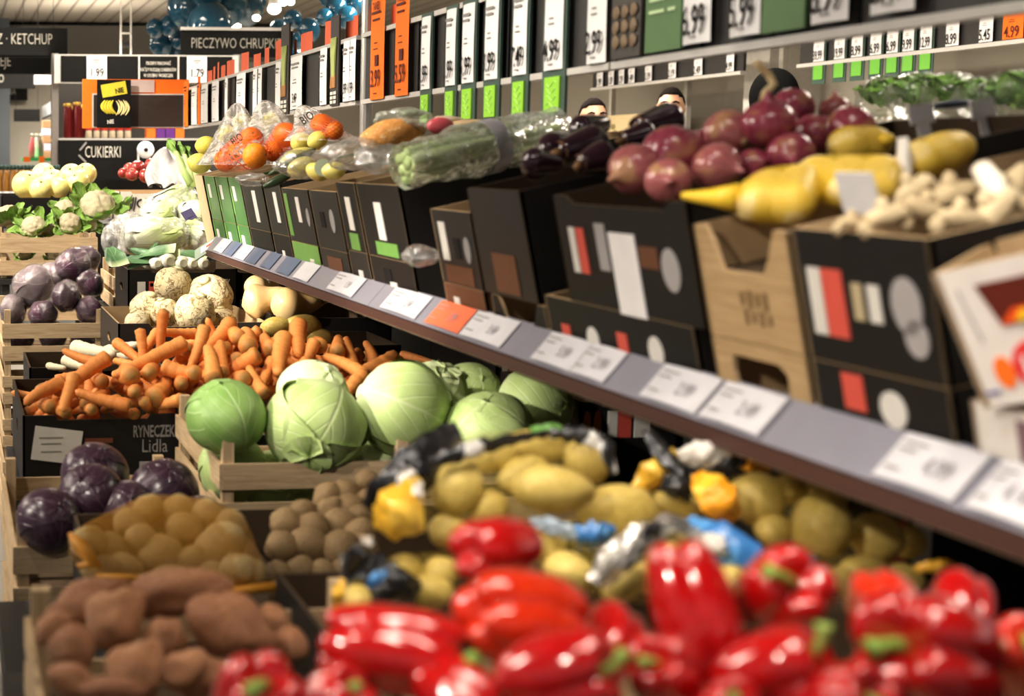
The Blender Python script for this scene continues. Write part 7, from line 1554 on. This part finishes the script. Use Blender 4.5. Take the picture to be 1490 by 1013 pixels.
# lettuces on the far side of the gondola
LET = leafmat('lettuce_leaf', (.16, .38, .05), (.34, .56, .13), (.52, .68, .28), 6, .4, .07, base=((.6, .7, .35), -.1, .2))
rd = empty('rear_display', 'dark display behind the gondola carrying the wrapped lettuces', 'display base', (2.05, 2.6, 0)); MB().box((.05, .1, .68), (.62, 1.9, 1.36)).build('cabinet', plain('dark_plinth', (.03, .03, .03), .5), rd); MB().box((.05, .1, 1.38), (.66, 1.94, .03)).build('top_board', plain('pale_shelf', (.45, .42, .37), .6), rd)
FILMTH = film('very_thin_film', (.9, 1, .85), .06, .05, 18, .25)
def lettuce(px, py, rp, d, lab, seed):
    r = rp*d/F; e = empty('lettuce', lab, 'lettuce', D(px, py, d), (R(-12), R(-8), seed), 'film-wrapped lettuces behind the gondola')
    for i in range(16):
        ring = i//6; a = i*2.4; MB().surf(leaf(r*(1.45-.2*ring), r*(.70-.08*ring), .9+.25*ring, .45, .35, seed+i, 11, 12, tilt0=.25+.4*ring)).build('leaf', LET, e, True, weld=False, rot=(0, 0, a), loc=(0, 0, -.3*r))
    P, th, ph = sph(28, 18); P = P*(1.15+.14*nz3(P, 3, seed))[..., None]*r; P[..., 2] *= .85; MB().surf(P, True).build('film_wrap', FILMTH, e, True)
for i, (px, py, rp, d, lab) in enumerate(((1285, 142, 32, 2.75, 'green lettuce at the left end, behind the onions'), (1335, 140, 36, 2.65, 'film-wrapped green lettuce, second from the left'), (1385, 140, 36, 2.55, 'film-wrapped green lettuce in the middle of the row'), (1430, 145, 34, 2.45, 'film-wrapped green lettuce, second from the right'), (1480, 142, 42, 2.35, 'large bright green lettuce at the right edge'))): lettuce(px, py, rp, d, lab, i+1.3)
for px, py, w, h, c, lab in ((1390, 152, 50, 12, (.05, .06, .09), 'dark flat package in front of the lettuces'), (1340, 118, 60, 10, (.45, .40, .34), 'pale netted package behind the lettuces'), (1290, 122, 34, 9, (.42, .16, .10), 'small reddish package behind the left lettuce')):
    o = MB().surf(lump(int(px) % 7, .12, 2, (w/2*2.5/F, h/2*2.5/F, .03), 18, 12), True).build('package', plain('package_'+str(px), c, .4), None, True, loc=D(px, py, 2.3 if py > 130 else 3.0), rot=frame_px(2)); tag(o, lab, 'package')

# ------------------------------------------------------------------ light
def area(x, y, z, sx, sy, e, col=(1, .90, .77), tgt=None, spread=150):
    l = bpy.data.lights.new('area_light', 'AREA'); l.shape = 'RECTANGLE'; l.size = sx; l.size_y = sy; l.energy = e; l.color = col; z = min(z, 3.08); l.spread = R(spread)
    o = bpy.data.objects.new('area_light', l); COL.objects.link(o); o.location = (x, y, z)
    v = (Vector(tgt) if tgt else Vector((x, y, 0)))-Vector((x, y, z)); o.rotation_euler = v.to_track_quat('-Z', 'Y').to_euler(); return o
def spot(x, y, z, tgt, e, ang=60, col=(1, .91, .79), rad=.06, blend=.7):
    l = bpy.data.lights.new('aimed_spot', 'SPOT'); l.energy = e; l.color = col; z = min(z, 3.06); l.spot_size = R(ang); l.spot_blend = blend; l.shadow_soft_size = rad
    o = bpy.data.objects.new('aimed_spot', l); COL.objects.link(o); o.location = (x, y, z); o.rotation_euler = (Vector(tgt)-Vector((x, y, z))).to_track_quat('-Z', 'Y').to_euler()
for y, e in ((2.6, 55), (5.0, 70), (7.8, 70), (11, 60), (16, 90)): area(-2.3, y, 3.6, .35, 1.8, e, tgt=(.8, y+.3, .9))
for y, e in ((9.5, 60), (15, 110)): area(1.2, y, 3.7, .5, 2.0, e)
for y, e in ((3.0, 60), (6.5, 180), (9.5, 190), (13, 80)): area(3.6, y, 3.7, .4, 1.8, e)
spot(-.6, .45, 3.3, (.80, 1.0, 1.0), 28, 36); spot(.0, .7, 3.3, (.90, 1.55, .9), 30, 30, (1, .95, .9)); spot(-.9, 2.4, 3.3, (.9, 2.95, .9), 92, 50); spot(-.8, 4.0, 3.3, (.75, 4.7, .95), 190, 55); spot(-.7, 5.2, 3.4, (.6, 6.0, 1.1), 300, 52); spot(-.6, 6.6, 3.4, (.7, 7.6, 1.25), 340, 45)
spot(-.5, .9, 3.2, (1.15, 1.75, 1.3), 20, 44, (1, .94, .90)); spot(-.5, 3.0, 3.2, (1.2, 3.6, 1.4), 90, 55); spot(.2, .0, 3.4, (.85, .95, 1.05), 22, 40)
area(.45, .75, 3.4, .2, 1.0, 3.0, tgt=(.75, 1.0, 1.0), spread=70); area(.95, .6, 3.3, .15, .8, 2.2, tgt=(.8, 1.0, 1.0), spread=70)  # added area lamps close over the peppers, for more highlights
spot(-2.4, 1.4, 2.35, (1.36, 3.04, .87), 430, 11); spot(-1.8, -.2, 2.6, (1.05, 1.52, .98), 170, 20); spot(-2.2, 3.2, 2.3, (1.28, 4.70, .93), 750, 9); spot(.6, 1.6, 3.0, (1.9, 2.6, 1.5), 70, 40); spot(-1.3, .3, 2.9, (.75, 2.85, .80), 150, 20)  # added fill spots: goods under the shelf, lettuces, cabbage fronts; no fixtures there
area(.2, 13.5, 3.08, .4, 1.5, 110); area(2.5, 13.5, 3.08, .4, 1.5, 110)  # added area lamps that brighten the back wall
for x, y, e in ((.3, 11.0, 60), (-2.5, 12.5, 60), (1.5, 15.0, 80), (4, 12, 50)):  # added unseen uplights that brighten the ceiling, not store fixtures
    area(x, y, 2.3, 1.0, 1.0, e*.28, tgt=(x, y+.01, 4))
w = bpy.data.worlds.new('store_ambient'); scene.world = w; w.use_nodes = True; w.node_tree.nodes['Background'].inputs[0].default_value = (.95, .90, .85, 1); w.node_tree.nodes['Background'].inputs[1].default_value = .24
scene.view_settings.view_transform = 'Standard'; scene.view_settings.look = 'None'; scene.view_settings.exposure = .56; scene.view_settings.gamma = .88
scene.cycles.max_bounces = 8; scene.cycles.transparent_max_bounces = 24; scene.cycles.caustics_reflective = False; scene.cycles.caustics_refractive = False; scene.cycles.sample_clamp_indirect = 4
try:
    scene.cycles.use_denoising = True
except Exception: pass
